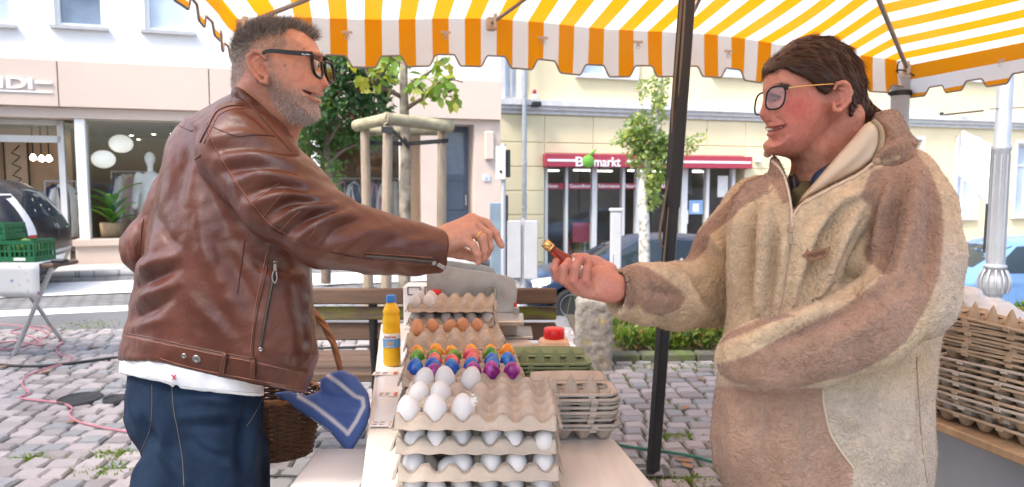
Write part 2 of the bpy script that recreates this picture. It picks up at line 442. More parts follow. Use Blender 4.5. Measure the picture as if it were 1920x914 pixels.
# ================================================================ GROUND
def ss(t): t = np.clip(t, 0, 1); return t*t*(3-2*t)
def gz(X, Y): return -1.0*ss((np.asarray(X, float)+1.2)/2.2)*ss((np.asarray(Y, float)-6.6)/4.5)
def brick_mat(name, c1, c2, mortar, scale, bw, bh, rough=.8, rot=0., msize=.02, bump=.5):
    m, t, p = newmat(name); N = t.nodes; L = t.links
    tc = N.new('ShaderNodeTexCoord'); mp = N.new('ShaderNodeMapping'); mp.inputs['Rotation'].default_value = (0, 0, rot); L.new(tc.outputs['Object'], mp.inputs[0])
    nz0 = N.new('ShaderNodeTexNoise'); nz0.inputs['Scale'].default_value = 3; L.new(mp.outputs[0], nz0.inputs[0])
    ad = N.new('ShaderNodeVectorMath'); ad.operation = 'MULTIPLY_ADD'; ad.inputs[1].default_value = (.05, .05, 0); L.new(nz0.outputs['Color'], ad.inputs[0]); L.new(mp.outputs[0], ad.inputs[2])
    b = N.new('ShaderNodeTexBrick'); b.inputs['Scale'].default_value = scale; b.inputs['Brick Width'].default_value = bw; b.inputs['Row Height'].default_value = bh; b.inputs['Mortar Size'].default_value = msize; b.inputs['Mortar Smooth'].default_value = .3
    b.inputs['Color1'].default_value = (*c1, 1); b.inputs['Color2'].default_value = (*c2, 1); b.inputs['Mortar'].default_value = (*mortar, 1); L.new(ad.outputs[0], b.inputs[0])
    nz = N.new('ShaderNodeTexNoise'); nz.inputs['Scale'].default_value = 1.2; nz.inputs['Detail'].default_value = 8; L.new(mp.outputs[0], nz.inputs[0])
    mr = N.new('ShaderNodeMapRange'); mr.inputs[1].default_value = .3; mr.inputs[2].default_value = .7; mr.inputs[3].default_value = .75; mr.inputs[4].default_value = 1.25; L.new(nz.outputs[0], mr.inputs[0])
    sc = N.new('ShaderNodeVectorMath'); sc.operation = 'SCALE'; L.new(b.outputs[0], sc.inputs[0]); L.new(mr.outputs[0], sc.inputs['Scale']); L.new(sc.outputs[0], p.inputs['Base Color'])
    p.inputs['Roughness'].default_value = rough
    bp = N.new('ShaderNodeBump'); bp.inputs['Strength'].default_value = bump; bp.inputs['Distance'].default_value = .01; bp.invert = True; L.new(b.outputs['Fac'], bp.inputs['Height']); L.new(bp.outputs[0], p.inputs['Normal'])
    return m
def sheet(name, xs, ys, dz, m, kind='structure', fn=gz):
    X, Y = np.meshgrid(xs, ys, indexing='ij'); P = np.stack([X, Y, fn(X, Y)+dz], 2)
    o = MB().grid(P).build(name, m, fixn=False); me = o.data
    if me.polygons[0].normal.z < 0: me.flip_normals()
    tag(o, kind=kind); return o
far = [-900, -400, -150, -60, -30, -20]
gx = np.r_[far, np.arange(-14, 14.1, .7), 20, 30, 60, 150, 400, 900]; gy = np.r_[-900, -300, -100, -40, -15, -6, np.arange(0, 24, .7), 30, 60, 150, 400, 1200]
m_street = brick_mat('street setts', (.17, .17, .18), (.23, .225, .23), (.10, .10, .10), 1.0, .20, .12, rot=.2)
ground = sheet('ground', gx, gy, -.045, m_street)
# asphalt strip between the square and the street
m_asph = mat('worn asphalt', (.15, .15, .155), .85, var=.25, vscale=1.2, bump=.3, bscale=220)
sheet('road', np.arange(-16, 14.1, .7), np.arange(6.15, 8.1, .65), -.035, m_asph)
m_white = mat('road paint', (.72, .72, .70), .7, var=.15, vscale=8)
def strip(name, x0, x1, y0, y1, sl):
    xs = np.linspace(x0, x1, 26); P = np.array([[[x, y + sl*(x-x0), float(gz(x, y+sl*(x-x0)))-.030] for y in (y0, y1)] for x in xs])
    o = MB().grid(P).build(name, m_white, fixn=False)
    if o.data.polygons[0].normal.z < 0: o.data.flip_normals()
    return tag(o, kind='structure')
strip('road_marking', -13, 0.5, 6.15, 7.5, .30); strip('road_marking', -13, 0.5, 4.65, 5.05, .30)
# pavement along the shops
m_pave = brick_mat('pavement slabs', (.36, .35, .34), (.42, .41, .39), (.2, .2, .2), 1.0, .4, .3, rot=.3, msize=.012)
def pave_fn(X, Y): return np.asarray(gz(X, Y))
P_ = np.array([[[x, 13.3+.31*x-1.15*(1-t)+.3*t, float(gz(x, 13.0+.31*x))+.05] for t in (0, 1)] for x in np.linspace(-15, 2, 24)])
mb = MB().grid(P_, thick=.13, nrm=(0, 0, 1)); o = mb.build('pavement', m_pave); tag(o, kind='structure')
# the square: mossy bed + granite setts
m_bed = mat('mossy joints', (.12, .105, .085), .95, var=.3, vscale=14, bump=.6, bscale=90, c2=(.10, .16, .03), c2scale=3.0, c2amt=.8)
bed = sheet('paving', np.arange(-6.4, 4.6, .5), np.arange(.4, 6.3, .45), -.014, m_bed)
m_sett = mat('granite setts', (.4, .34, .32), .75, attr=True, var=.22, vscale=30, bump=.5, bscale=130, bdist=.003)
def sett_variant(k):
    r = np.random.default_rng(100+k); hx, hy = .5, .5
    # rounded block of 2 rings + crown; unit footprint
    base = np.array([(-.5, -.42), (-.42, -.5), (.42, -.5), (.5, -.42), (.5, .42), (.42, .5), (-.42, .5), (-.5, .42)])*(.93+.05*r.random())
    base = base + r.normal(0, .035, base.shape)
    v = [(x, y, -.05) for x, y in base] + [(x, y, -.004) for x, y in base] + [(x*.84, y*.84, .008+r.normal(0, .0015)) for x, y in base]
    f = [(i, (i+1) % 8, (i+1) % 8+8, i+8) for i in range(8)] + [(i+8, (i+1) % 8+8, (i+1) % 8+16, i+16) for i in range(8)] + [tuple(range(16, 24))]
    tone = r.random(); c = np.array([.31, .277, .268])*(.72+.5*tone)
    if r.random() < .25: c = np.array([.27, .27, .27])*(.8+.3*tone)
    return np.array(v), f, c
SV = [sett_variant(k) for k in range(14)]
slist = []
yy = 0.5; row = 0
while yy < 6.2:
    h = .100 + .018*rng.random(); xx = -6.3 + rng.random()*.1
    while xx < 4.4:
        wd = .100 + .055*rng.random()
        cx, cy = xx+wd/2, yy+h/2 + .03*math.sin(xx*1.7+row*.3) + .05*xx*.6
        slist.append((cx, cy, wd-.010, h-.010, rng.normal(0, .05)+.03, int(rng.integers(14)))); xx += wd
    yy += h; row += 1
def seen(c):
    u, v = proj(c[0], c[1], 0.0)
    return 0 < v < 912 and ((0 < u < 228) or (1235 < u < 1340 and v < 905) or (1150 < u < 1230 and v < 830) or (495 < u < 560 and v > 845))
vis = sorted([c for c in slist if seen(c)], key=lambda c: c[1])[:300]; vset = set(id(c) for c in vis)
sett_me = {}
for c in vis:
    k = c[5]
    if k not in sett_me:
        v, f, cc = SV[k]; me = mesh_from(v, f, col=cc); me.materials.append(m_sett); sett_me[k] = me
    o = bpy.data.objects.new('sett', sett_me[k]); link(o); o.parent = bed; o.location = (c[0], c[1], rng.normal(0, .003)); o.scale = (c[2], c[3], 1); o.rotation_euler = (rng.normal(0, .015), rng.normal(0, .015), c[4])
vv, ff, cl = [], [], []
for c in slist:
    if id(c) in vset: continue
    v, f, cc = SV[c[5]]; n = len(vv)*24
    q = v*np.array([c[2], c[3], 1]) @ Rz(c[4]).T + np.array([c[0], c[1], rng.normal(0, .003)])
    vv.append(q); ff += [tuple(i+n for i in g) for g in f]; cl.append(np.tile(cc, (24, 1)))
rest = obj('setts', mesh_from(np.vstack(vv), ff, col=np.vstack(cl)), m_sett, bed); tag(rest, kind='stuff')

# ================================================================ FACADES
class Facade:
    def __init__(s, P, ang): s.P = np.array([P[0], P[1], 0.]); s.d = np.array([math.cos(ang), math.sin(ang), 0]); s.n = np.array([math.sin(ang), -math.cos(ang), 0]); s.ang = ang
    def pt(s, a, z, off=0.): return s.P + s.d*a + s.n*off + np.array([0, 0, z])
    def px(s, px, py, off=0.):
        r = ray(px, py); O = np.array([0, 0, CAM_H]); P = s.P + s.n*off
        t = ((P-O) @ s.n)/(r @ s.n); h = O + r*t; return (h-s.P) @ s.d, h[2]
    def s(self, px, py=300, off=0.): return self.px(px, py, off)[0]
    def z(self, px, py, off=0.): return self.px(px, py, off)[1]
    def box(s, mb, a0, a1, z0, z1, o0, o1, bev=0.):
        c = s.pt((a0+a1)/2, (z0+z1)/2, (o0+o1)/2); mb.box(c, (abs(a1-a0), abs(o1-o0), abs(z1-z0)), R=Rz(s.ang), bev=bev); return mb
    def wall(s, mb, a0, a1, z0, z1, o0, o1, holes=()):
        A = sorted({a0, a1, *[min(max(h[k], a0), a1) for h in holes for k in (0, 1)]}); Z = sorted({z0, z1, *[min(max(h[k], z0), z1) for h in holes for k in (2, 3)]})
        for i in range(len(A)-1):
            run = None
            for j in range(len(Z)-1):
                am, zm = (A[i]+A[i+1])/2, (Z[j]+Z[j+1])/2
                solid = not any(h[0] < am < h[1] and h[2] < zm < h[3] for h in holes)
                if solid: run = (run[0] if run else Z[j], Z[j+1])
                if run and (not solid or j == len(Z)-2): s.box(mb, A[i], A[i+1], run[0], run[1], o0, o1); run = None
        return mb
m_glass = glass_mat('window glass', (.95, .97, .97), .985)
m_dglass = mat('dark pane', (.16, .22, .30), .06, var=.1, spec=.8)
m_skyglass = mat('pane with curtain', (.46, .55, .66), .12, var=.18, vscale=2.5, spec=.7)
m_frame = mat('white frame', (.78, .78, .76), .45, var=.05)
m_sill = mat('grey sill', (.42, .43, .45), .5, var=.08)
m_curt = mat('net curtain', (.75, .77, .80), .9, var=.08, vscale=12)
m_blk = mat('black metal', (.02, .02, .022), .4, var=.1)
m_plaster = mat('white render', (.80, .80, .79), .85, var=.05, vscale=1.5, bump=.15, bscale=150)
m_fascia = mat('pink beige cladding', (.62, .50, .42), .6, var=.05, vscale=1.0)
m_soff = mat('beige soffit', (.60, .48, .40), .7, var=.05)
# ---------------------------------------------------------------- clothes shop on the left
FA = Facade((-14.5, 13.3-.31*14.5), math.atan(.31))
shop = thing('shop_building', 'white rendered building with pink beige fascia and glazed clothes shop below', 'building', FA.pt(0, 0))
aR = FA.s(938, 300)                      # right end
zf0, zf1 = FA.z(200, 204), FA.z(200, 119)   # fascia bottom / top
wins = []
for x0, x1, yb in ((-70, 20, 46), (100, 193, 51), (270, 358, 60), (470, 560, 70), (690, 790, 82)):
    a0, a1 = FA.s(x0, 30), FA.s(x1, 30); zb = FA.z((x0+x1)/2, yb-2); wins.append((a0, a1, zb, zb+1.45))
for (a0, a1, b, t) in list(wins): wins.append((a0, a1, b+2.9, t+2.9))
mb = MB(); FA.wall(mb, 0, aR, zf1-.02, 10.5, -.45, -.06, wins); mb.build('wall', m_plaster, shop)
for i, (a0, a1, b, t) in enumerate(wins):
    mb = MB()
    FA.box(mb, a0, a0+.06, b, t, -.22, -.12); FA.box(mb, a1-.06, a1, b, t, -.22, -.12); FA.box(mb, a0+.06, a1-.06, t-.06, t, -.22, -.12); FA.box(mb, a0+.06, a1-.06, b, b+.06, -.22, -.12)
    wn = mb.build('window', m_frame, shop)
    mb = MB(); FA.box(mb, a0+.06, a1-.06, b+.06, t-.06, -.19, -.17); mb.build('pane', m_skyglass if i != 1 else m_dglass, wn)
    mb = MB(); FA.box(mb, a0-.06, a1+.06, b-.05, b+.0, -.20, .02); mb.build('sill', m_sill, wn)
    if i in (0, 1):
        mb = MB()
        for k in range(7): FA.box(mb, a0+.01, a1-.01, t-.5-.09*k*(.5 if i == 0 else .72), t-.5-.09*k*(.5 if i == 0 else .72)+.06, -.13, -.10)
        FA.box(mb, a0, a1, t-.5, t, -.14, -.095); mb.build('blind', m_frame, wn)
# fascia panels, 1 mm joints
js = [0.0, FA.s(-260, 150), FA.s(112, 150), FA.s(393, 150), FA.s(660, 150), aR]
for a, b in zip(js[:-1], js[1:]):
    mb = MB(); FA.box(mb, a+.008, b-.008, zf0, zf1, -.3, .10, bev=.006); mb.build('fascia_panel', m_fascia, shop)
mb = MB(); FA.box(mb, 0, aR, zf0+.02, zf1-.02, -.28, .06); mb.build('fascia_backing', m_blk, shop)
mb = MB(); FA.box(mb, 0, FA.s(770, 230), zf0-.17, zf0-.005, -.35, .02); mb.build('lintel', m_soff, shop)
m_let = mat('white letters', (.85, .85, .84), .5, var=.03)
# sign lettering: only its right end is in the frame
aE = FA.s(66, 160); zb = FA.z(40, 168); lw = .27
put_text('sign_letters', 'SKANDI', .25, m_let, shop, FA.pt(aE-1.37, zb, .105), FA.d, (0, 0, 1), depth=.02, bold=True, width=1.36)
mb = MB(); FA.box(mb, aE+.03, aE+.26, zb+.085, zb+.115, .10, .125); FA.box(mb, aE-1.0, aE+.26, zb-.055, zb-.03, .10, .115); mb.build('sign_line', m_let, shop)
# shop front
zt = zf0-.17; zs = FA.z(190, 449); a_c0, a_c1 = FA.s(143, 330), FA.s(161, 330); aw1 = FA.s(775, 300)
# plinth
mb = MB(); FA.box(mb, a_c0-.05, aw1, -.1, zs-.10, -.30, .06); FA.box(mb, a_c0-.08, aw1, zs-.10, zs, -.30, .10); mb.build('plinth', m_fascia, shop)
m_col = mat('white column', (.80, .79, .76), .5, var=.03)
for x in (152, 420, 592, 757):
    a = FA.s(x, 300); mb = MB(); FA.box(mb, a-.075, a+.075, zs, zt, -.14, .0, bev=.01); mb.build('column', m_col, shop)
for xa, xb in ((161, 412), (428, 584), (600, 749)):
    mb = MB(); FA.box(mb, FA.s(xa, 300), FA.s(xb, 300), zs, zt, -.08, -.07); mb.build('pane', m_glass, shop)
# interior
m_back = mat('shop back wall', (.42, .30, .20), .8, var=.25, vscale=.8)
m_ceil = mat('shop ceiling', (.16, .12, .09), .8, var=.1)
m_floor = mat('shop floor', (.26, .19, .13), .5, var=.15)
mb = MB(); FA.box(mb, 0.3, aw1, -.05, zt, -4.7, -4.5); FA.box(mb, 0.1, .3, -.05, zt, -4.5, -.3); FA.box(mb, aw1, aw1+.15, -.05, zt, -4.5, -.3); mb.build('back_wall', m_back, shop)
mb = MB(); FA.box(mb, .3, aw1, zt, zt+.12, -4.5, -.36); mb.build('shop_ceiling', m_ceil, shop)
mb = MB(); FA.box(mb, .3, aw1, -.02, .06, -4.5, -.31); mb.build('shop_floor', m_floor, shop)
m_bulb = mat('spotlight', (1, .9, .75), .4, var=0, emit=(1, .86, .66), estr=5)
r2 = np.random.default_rng(5)
for k in range(26):
    a = 1.5 + r2.random()*(aw1-2.5); of = -.7 - 3.2*r2.random(); p = FA.pt(a, zt-.10-.12*r2.random(), of)
    mb = MB().lathe([(.035, 0), (.045, .05), (.04, .13)], p, 10); sp = mb.build('ceiling_spot', m_blk, shop)
    MB().lathe([(.0, -.012), (.036, -.004)], p, 10).build('bulb', m_bulb, sp)
# entrance at far left: frame, transom, door leaf, side glass
a0, a1, a2, a3 = FA.s(-150, 300), FA.s(100, 300), FA.s(112, 300), FA.s(143, 300); ztr = FA.z(50, 258)
mb = MB(); FA.box(mb, a0, a1, ztr-.05, ztr+.06, -.5, -.42); FA.box(mb, a1-.05, a1+.04, 0.03, zt, -.5, -.42); FA.box(mb, a0, a1, zt-.08, zt, -.5, -.42); FA.box(mb, a0-.06, a0, .03, zt, -.5, -.42); dfr = mb.build('entrance_frame', m_frame, shop)
mb = MB(); FA.box(mb, a0, a1-.05, ztr+.06, zt-.08, -.47, -.46); mb.build('transom_pane', m_glass, dfr)
mb = MB(); FA.box(mb, a1+.04, a3+.1, .05, zt, -.47, -.46); mb.build('side_pane', m_glass, dfr)
# wall with house door on the right
m_wallb = mat('beige house wall', (.60, .49, .42), .8, var=.05, vscale=2)
da0, da1, dz1 = FA.s(832, 350), FA.s(890, 350), FA.z(860, 233)
mb = MB(); FA.wall(mb, aw1+.15, aR, -.1, zf0-.003, -.6, .0, [(da0, da1, -.2, dz1)]); mb.build('side_wall', m_wallb, shop)
m_door = mat('slate blue door', (.10, .135, .19), .45, var=.12, vscale=3)
mb = MB(); FA.box(mb, da0, da1, 0, dz1, -.58, -.53); 
dr = mb.build('door', m_door, shop)
mb = MB(); FA.box(mb, da0+.06, da1-.08, 1.55, dz1-.12, -.53, -.52); mb.build('door_pane', m_dglass, dr)
mb = MB(); FA.box(mb, da0+.06, da1-.08, .85, 1.42, -.53, -.51, bev=.008); FA.box(mb, da0+.06, da1-.08, .15, .75, -.53, -.51, bev=.008); mb.build('door_panel', m_door, dr)
mb = MB(); FA.box(mb, da1-.075, da1-.045, .95, 1.15, -.52, -.46); mb.build('door_handle', m_sill, dr)
mb = MB(); FA.box(mb, da0-.15, da1+.15, -.05, .12, -.55, .25); mb.build('step', m_sill, shop)
a = FA.s(916, 270); mb = MB(); FA.box(mb, a-.09, a+.09, FA.z(916, 300), FA.z(916, 247), 0, .09, bev=.02); wl = mb.build('wall_lamp', m_fascia, shop)
a = FA.s(912, 334); mb = MB(); FA.box(mb, a-.07, a+.07, FA.z(912, 340), FA.z(912, 328), 0, .02); npl = mb.build('number_plate', mat('enamel plate', (.55, .58, .66), .4), shop)
put_text('number', '8', .07, mat('plate digits', (.1, .12, .2), .5), npl, FA.pt(a-.02, FA.z(912, 338), .021), FA.d, (0, 0, 1), depth=.001)
# shop contents
def lantern(px, py, of, r, lab):
    a, z = FA.px(px, py, of); t = thing('pendant_lamp', lab, 'lamp', FA.pt(a, z-r, of), 'paper lanterns in the shop window')
    prof = []
    for i in range(25):
        th = math.pi*i/24; prof.append((max(.001, r*math.sin(th)*(1 + .025*math.cos(i*math.pi))), r-r*.82*math.cos(th)))
    MB().lathe(prof, FA.pt(a, z-r, of), 20).build('shade', m_lan, t)
    MB().cyl(FA.pt(a, z+.75*r, of), FA.pt(a, zt, of), .006, 6).build('cord', m_blk, t)
m_lan = mat('white paper', (.85, .84, .80), .8, var=.03, emit=(1, .95, .88), estr=.15)
lantern(227, 270, -.8, .19, 'upper right round white paper lantern hanging in shop window')
lantern(194, 299, -.6, .185, 'lower left round white paper lantern hanging in shop window')
for k, (px, py) in enumerate(((62, 297), (78, 299), (92, 299))):
    a, z = FA.px(px, py, -1.6); t = thing('bulb_pendant', ['left', 'middle', 'right'][k]+' bare glowing bulb hanging inside shop entrance', 'lamp', FA.pt(a, z-.05, -1.6), 'bare bulbs in the entrance')
    MB().lathe([(.0, 0), (.045, .03), (.05, .06), (.02, .12)], FA.pt(a, z-.05, -1.6), 10).build('bulb', m_bulb, t)
    MB().cyl(FA.pt(a, z+.07, -1.6), FA.pt(a, zt, -1.6), .012, 6).build('cord', m_blk, t)
# framed picture
a, z = FA.px(31, 308, -2.4); t = thing('wall_picture', 'narrow framed line drawing on the shop wall behind the entrance', 'picture', FA.pt(a, z-.4, -2.4))
mb = MB(); FA.box(mb, a-.18, a+.18, z-.42, z+.42, -2.42, -2.40); mb.build('sheet', mat('drawing paper', (.55, .42, .32), .8), t)
mb = MB(); FA.box(mb, a-.2, a-.18, z-.44, z+.44, -2.43, -2.385); FA.box(mb, a+.18, a+.2, z-.44, z+.44, -2.43, -2.385); FA.box(mb, a-.18, a+.18, z+.42, z+.44, -2.43, -2.385); FA.box(mb, a-.18, a+.18, z-.44, z-.42, -2.43, -2.385); mb.build('frame', m_blk, t)
mb = MB().tube([FA.pt(a+.08*math.sin(q*2.1), z-.35+q*.07, -2.396) for q in range(11)], .012, 5); mb.build('ink_figure', m_blk, t)
mb = MB(); FA.box(mb, a-1.6, a+.9, .06, zt, -2.6, -2.44); tag(mb.build('partition', mat('warm partition', (.42, .29, .20), .8), shop))
def garment(mb, c, w_, h_, seed):
    r = np.random.default_rng(seed); n = 9; m = 6; P = np.zeros((m, n, 3))
    for i in range(m):
        for j in range(n):
            t = i/(m-1); u = j/(n-1)*2-1; ww = w_*(.62+.38*min(1, t*2.5)); P[i, j] = [u*ww/2, .05*math.sin(j*2.3+seed)*(.3+t)+.03*r.random(), -t*h_-.10*abs(u)*(1-t)]
    P = P @ Rz(FA.ang+.9*(r.random()-.5)).T + np.array(c); mb.grid(P, thick=.03)
gcols = [(.75, .74, .72), (.05, .05, .06), (.45, .32, .24), (.62, .55, .48), (.10, .12, .18), (.5, .28, .33), (.7, .66, .6)]
gm = [mat('cloth %d' % i, c, .9, var=.12) for i, c in enumerate(gcols)]
def rack(px0, px1, py, of, n, h_, lab, seed):
    a0, z = FA.px(px0, py, of); a1 = FA.px(px1, py, of)[0]
    t = thing('clothes_rack', lab, 'clothes rack', FA.pt((a0+a1)/2, .06, of), 'clothes racks in the shop')
    mb = MB().cyl(FA.pt(a0-.1, z, of), FA.pt(a1+.1, z, of), .014, 8)
    for a in (a0-.1, a1+.1): mb.cyl(FA.pt(a, .06, of), FA.pt(a, z, of), .014, 8)
    mb.build('rail', m_sill, t)
    for k in range(n):
        mb = MB(); garment(mb, FA.pt(a0+(a1-a0)*(k+.5)/n, z-.04, of), .42, h_*(.8+.3*((k*37) % 10)/10), seed+k); mb.build('garment', gm[(seed+k*3) % 7], t)
rack(96, 130, 340, -.9, 5, .9, 'clothes rack with dark and pink garments beside the shop entrance', 1)
rack(220, 262, 322, -1.6, 6, 1.1, 'clothes rack of grey and white garments behind the lantern plant', 11)
rack(606, 668, 335, -1.4, 8, 1.0, 'clothes rack of brown and white garments behind the berry tree', 21)
rack(690, 745, 335, -1.4, 6, 1.1, 'clothes rack of garments behind the staked young tree', 33)
rack(300, 330, 330, -2.2, 5, 1.1, 'clothes rack deep inside the shop behind the mannequin', 41)
# mannequin
a, z = FA.px(281, 298, -.9); bp = FA.pt(a, zs, -.9); t = thing('mannequin', 'white mannequin in a white coat standing in the shop window', 'mannequin', bp)
mb = MB().lathe([(.16, 0), (.16, .02), (.02, .03), (.02, .25)], bp, 16); mb.build('stand', m_sill, t)
hz = z - bp[2]
fd = Field(np.arange(bp[0]-.35, bp[0]+.35, .02), np.arange(bp[1]-.3, bp[1]+.3, .02), np.arange(bp[2], z+.2, .02))
fd.ell((bp[0], bp[1], z), (.085, .095, .12), .01); fd.cone((bp[0], bp[1], z-.1), (bp[0], bp[1], z-.25), .05, .05, .03)
vt, q = fd.mesh(); obj('head', mesh_from(vt, q, True), m_let, t)
fd = Field(np.arange(bp[0]-.4, bp[0]+.4, .02), np.arange(bp[1]-.3, bp[1]+.3, .02), np.arange(bp[2], z+.2, .02))
fd.ell((bp[0], bp[1], z-.45), (.19, .12, .24), .02); fd.cone((bp[0], bp[1], z-.6), (bp[0], bp[1], bp[2]+.35), .15, .2, .05)
for s_ in (-1, 1): fd.cone(np.array(bp)*[1, 1, 0]+FA.d*s_*.19+[0, 0, z-.30], np.array(bp)*[1, 1, 0]+FA.d*s_*.27+[0, 0, z-.85], .065, .05, .03)
vt, q = fd.mesh(); obj('coat', mesh_from(vt, q, True), gm[0], t)
# leafy plant in a basket
def blade(mb, b, dirn, L, wd, droop, seed):
    n = 7; P = np.zeros((n, 3, 3)); d = np.array(dirn, float); d /= np.linalg.norm(d); side = np.cross(d, [0, 0, 1]); side /= np.linalg.norm(side)+1e-9
    for i in range(n):
        t_ = i/(n-1); c = np.array(b)+d*L*t_+np.array([0, 0, -droop*L*t_*t_]); ww = wd*math.sin(math.pi*(.06+.92*t_)**.8)
        for j in range(3): P[i, j] = c+side*ww*(j-1)*.5+np.array([0, 0, .02*abs(j-1)])
    mb.grid(P); return P
m_leaf = leaf_mat('leaf'); m_bark = mat('bark', (.16, .12, .09), .9, var=.3, vscale=20, bump=.8, bscale=60)
m_wick = mat('wicker pot', (.42, .30, .18), .85, var=.3, vscale=40, bump=.8, bscale=80)
a, z = FA.px(211, 440, -.5); bp = FA.pt(a, zs, -.5); t = thing('potted_plant', 'large leafy banana-like plant in a wicker pot in shop window', 'plant', bp)
MB().lathe([(.12, 0), (.17, .02), (.19, .22), (.18, .25), (.15, .24)], bp, 18).build('pot', m_wick, t)
for k in range(20):
    an = k*2.4; el = .35+.6*r2.random(); mb = MB(); blade(mb, bp+np.array([0, 0, .2+.45*r2.random()]), (math.cos(an)*math.cos(el)*1., math.sin(an)*math.cos(el), math.sin(el)*1.2), .45+.35*r2.random(), .13, .35, k)
    g = .7+.6*r2.random(); mb.build('leaf', m_leaf, t, col=(.10*g, .24*g, .05*g), fixn=False)

# ---------------------------------------------------------------- yellow building with the organic food shop
FB = Facade((-.35, 17.4), math.atan(.30))
yb = thing('yellow_building', 'cream yellow building with white cornice and organic food shop below', 'building', FB.pt(0, -.8))
m_yel = mat('yellow render', (.76, .66, .43), .85, var=.06, vscale=1.2, bump=.15, bscale=120)
m_corn = mat('cornice stone', (.62, .62, .62), .8, var=.12, vscale=5)
bR = 24.0; zc0, zc1 = FB.z(1180, 220), FB.z(1180, 196)
sx0, sx1 = FB.s(1021, 380), FB.s(1397, 380); zs1, zs0 = FB.z(1200, 292), FB.z(1200, 315); zgr = -1.1
wr = [(FB.s(1796, 300), FB.s(1832, 300), FB.z(1815, 408), FB.z(1815, 262)), (FB.s(1906, 300), FB.s(1960, 300), FB.z(1930, 405), FB.z(1930, 270)), (FB.s(1560, 300), FB.s(1610, 300), FB.z(1600, 405), FB.z(1600, 262)), (FB.s(1690, 300), FB.s(1726, 300), FB.z(1700, 405), FB.z(1700, 262))]
holes = [(sx0, sx1, zgr-.2, zs1)] + wr
mb = MB(); FB.wall(mb, 0, bR, zgr-.3, zc0, -.5, -.03, holes); mb.build('wall', m_yel, yb)
# rusticated panels, proud of the wall by 3 cm
zl = [zgr+.45]; 
while zl[-1] < zc0-.2: zl.append(zl[-1]+.62)
zl = [z for z in zl if z < zc0-.3] + [zc0-.02]
al = [0]+[FB.s(x, 280) for x in (1021, 1112, 1220, 1325, 1397, 1480, 1560, 1640, 1720, 1800, 1880, 1960)]
for i in range(len(al)-1):
    for j in range(len(zl)-1):
        A0, A1, Z0, Z1 = al[i]+.012, al[i+1]-.012, zl[j]+.012, zl[j+1]-.012
        if A0 >= sx0-.05 and A1 <= sx1+.05: Z0 = max(Z0, zs1+.03)
        if Z1-Z0 < .1 or any(h[0] < A1 and h[1] > A0 and h[2] < Z1 and h[3] > Z0 for h in wr): continue
        mb = MB(); FB.box(mb, A0, A1, Z0, Z1, -.06, 0, bev=.008); mb.build('wall_panel', m_yel, yb)
mb = MB()
for k, (z0, z1, o) in enumerate(((zc0, zc0+.10, .06), (zc0+.10, zc0+.20, .14), (zc0+.20, zc1, .22))): FB.box(mb, 0, bR, z0, z1, -.4, o)
mb.build('cornice', m_corn, yb)
uw = []
for x0, x1 in ((946, 976), (1085, 1190), (1340, 1470), (1635, 1720), (1795, 1860), (1960, 2060)):
    a0, a1 = FB.s(x0, 140), FB.s(x1, 140); zb = FB.z((x0+x1)/2, 186 if x0 < 1000 else (143 if x0 < 1700 else 150)); uw.append((a0, a1, zb, zb+1.6))
mb = MB(); FB.wall(mb, 0, bR, zc1-.01, 12.5, -.5, -.02, uw + [(h[0], h[1], h[2]+3.2, h[3]+3.2) for h in uw]); mb.build('upper_wall', m_yel, yb)
def window(F_, a0, a1, b, t, parent, pane, mull=1, o=-.15):
    mb = MB(); fw = .07
    F_.box(mb, a0, a0+fw, b, t, o-.06, o+.03); F_.box(mb, a1-fw, a1, b, t, o-.06, o+.03); F_.box(mb, a0+fw, a1-fw, t-fw, t, o-.06, o+.03); F_.box(mb, a0+fw, a1-fw, b, b+fw, o-.06, o+.03)
    for k in range(mull): a = a0+(a1-a0)*(k+1)/(mull+1); F_.box(mb, a-.03, a+.03, b+fw, t-fw, o-.05, o+.02)
    F_.box(mb, a0+fw, a1-fw, b+(t-b)*.7-.025, b+(t-b)*.7+.025, o-.045, o+.015)
    w_ = mb.build('window', m_frame, parent)
    mb = MB(); F_.box(mb, a0+fw, a1-fw, b+fw, t-fw, o-.03, o-.02); mb.build('pane', pane, w_)
    mb = MB(); F_.box(mb, a0-.1, a1+.1, b-.08, b, o, .10); F_.box(mb, a0-.12, a0, b, t+.12, -.02, .04); F_.box(mb, a1, a1+.12, b, t+.12, -.02, .04); F_.box(mb, a0, a1, t, t+.12, -.02, .04); mb.build('surround', m_corn if parent is yb else m_frame, w_)
for h in wr: window(FB, *h, yb, m_skyglass)
for h in uw: window(FB, *h, yb, m_skyglass); window(FB, h[0], h[1], h[2]+3.2, h[3]+3.2, yb, m_skyglass)
# shop front
m_red = mat('crimson sign', (.38, .045, .075), .45, var=.05)
mb = MB(); FB.box(mb, sx0-.05, sx1+.05, zs0, zs1, -.1, .22, bev=.01); sg = mb.build('shop_sign', m_red, yb)
zm = (zs0+zs1)/2; xt0, xt1 = FB.s(1076, 303), FB.s(1166, 303)
mb = MB(); FB.box(mb, sx0, xt0-.02, zm-.03, zm+.03, .215, .226); FB.box(mb, xt1+.05, sx1, zm-.03, zm+.03, .215, .226); mb.build('sign_stripe', m_let, sg)
u = FB.s(1078, 303, .23); zl0 = FB.z(1100, 312, .23); H = .30
put_text('sign_letters', 'BI', H*1.15, m_let, sg, FB.pt(u, zl0, .226), FB.d, (0, 0, 1), depth=.012, bold=True, width=FB.s(1092, 303)-u)
put_text('sign_letters', 'markt', H*1.15, m_let, sg, FB.pt(FB.s(1113, 303, .23), zl0, .226), FB.d, (0, 0, 1), depth=.012, bold=True, width=FB.s(1162, 303)-FB.s(1113, 303))
m_apple = mat('apple green', (.16, .42, .05), .5, var=.05)
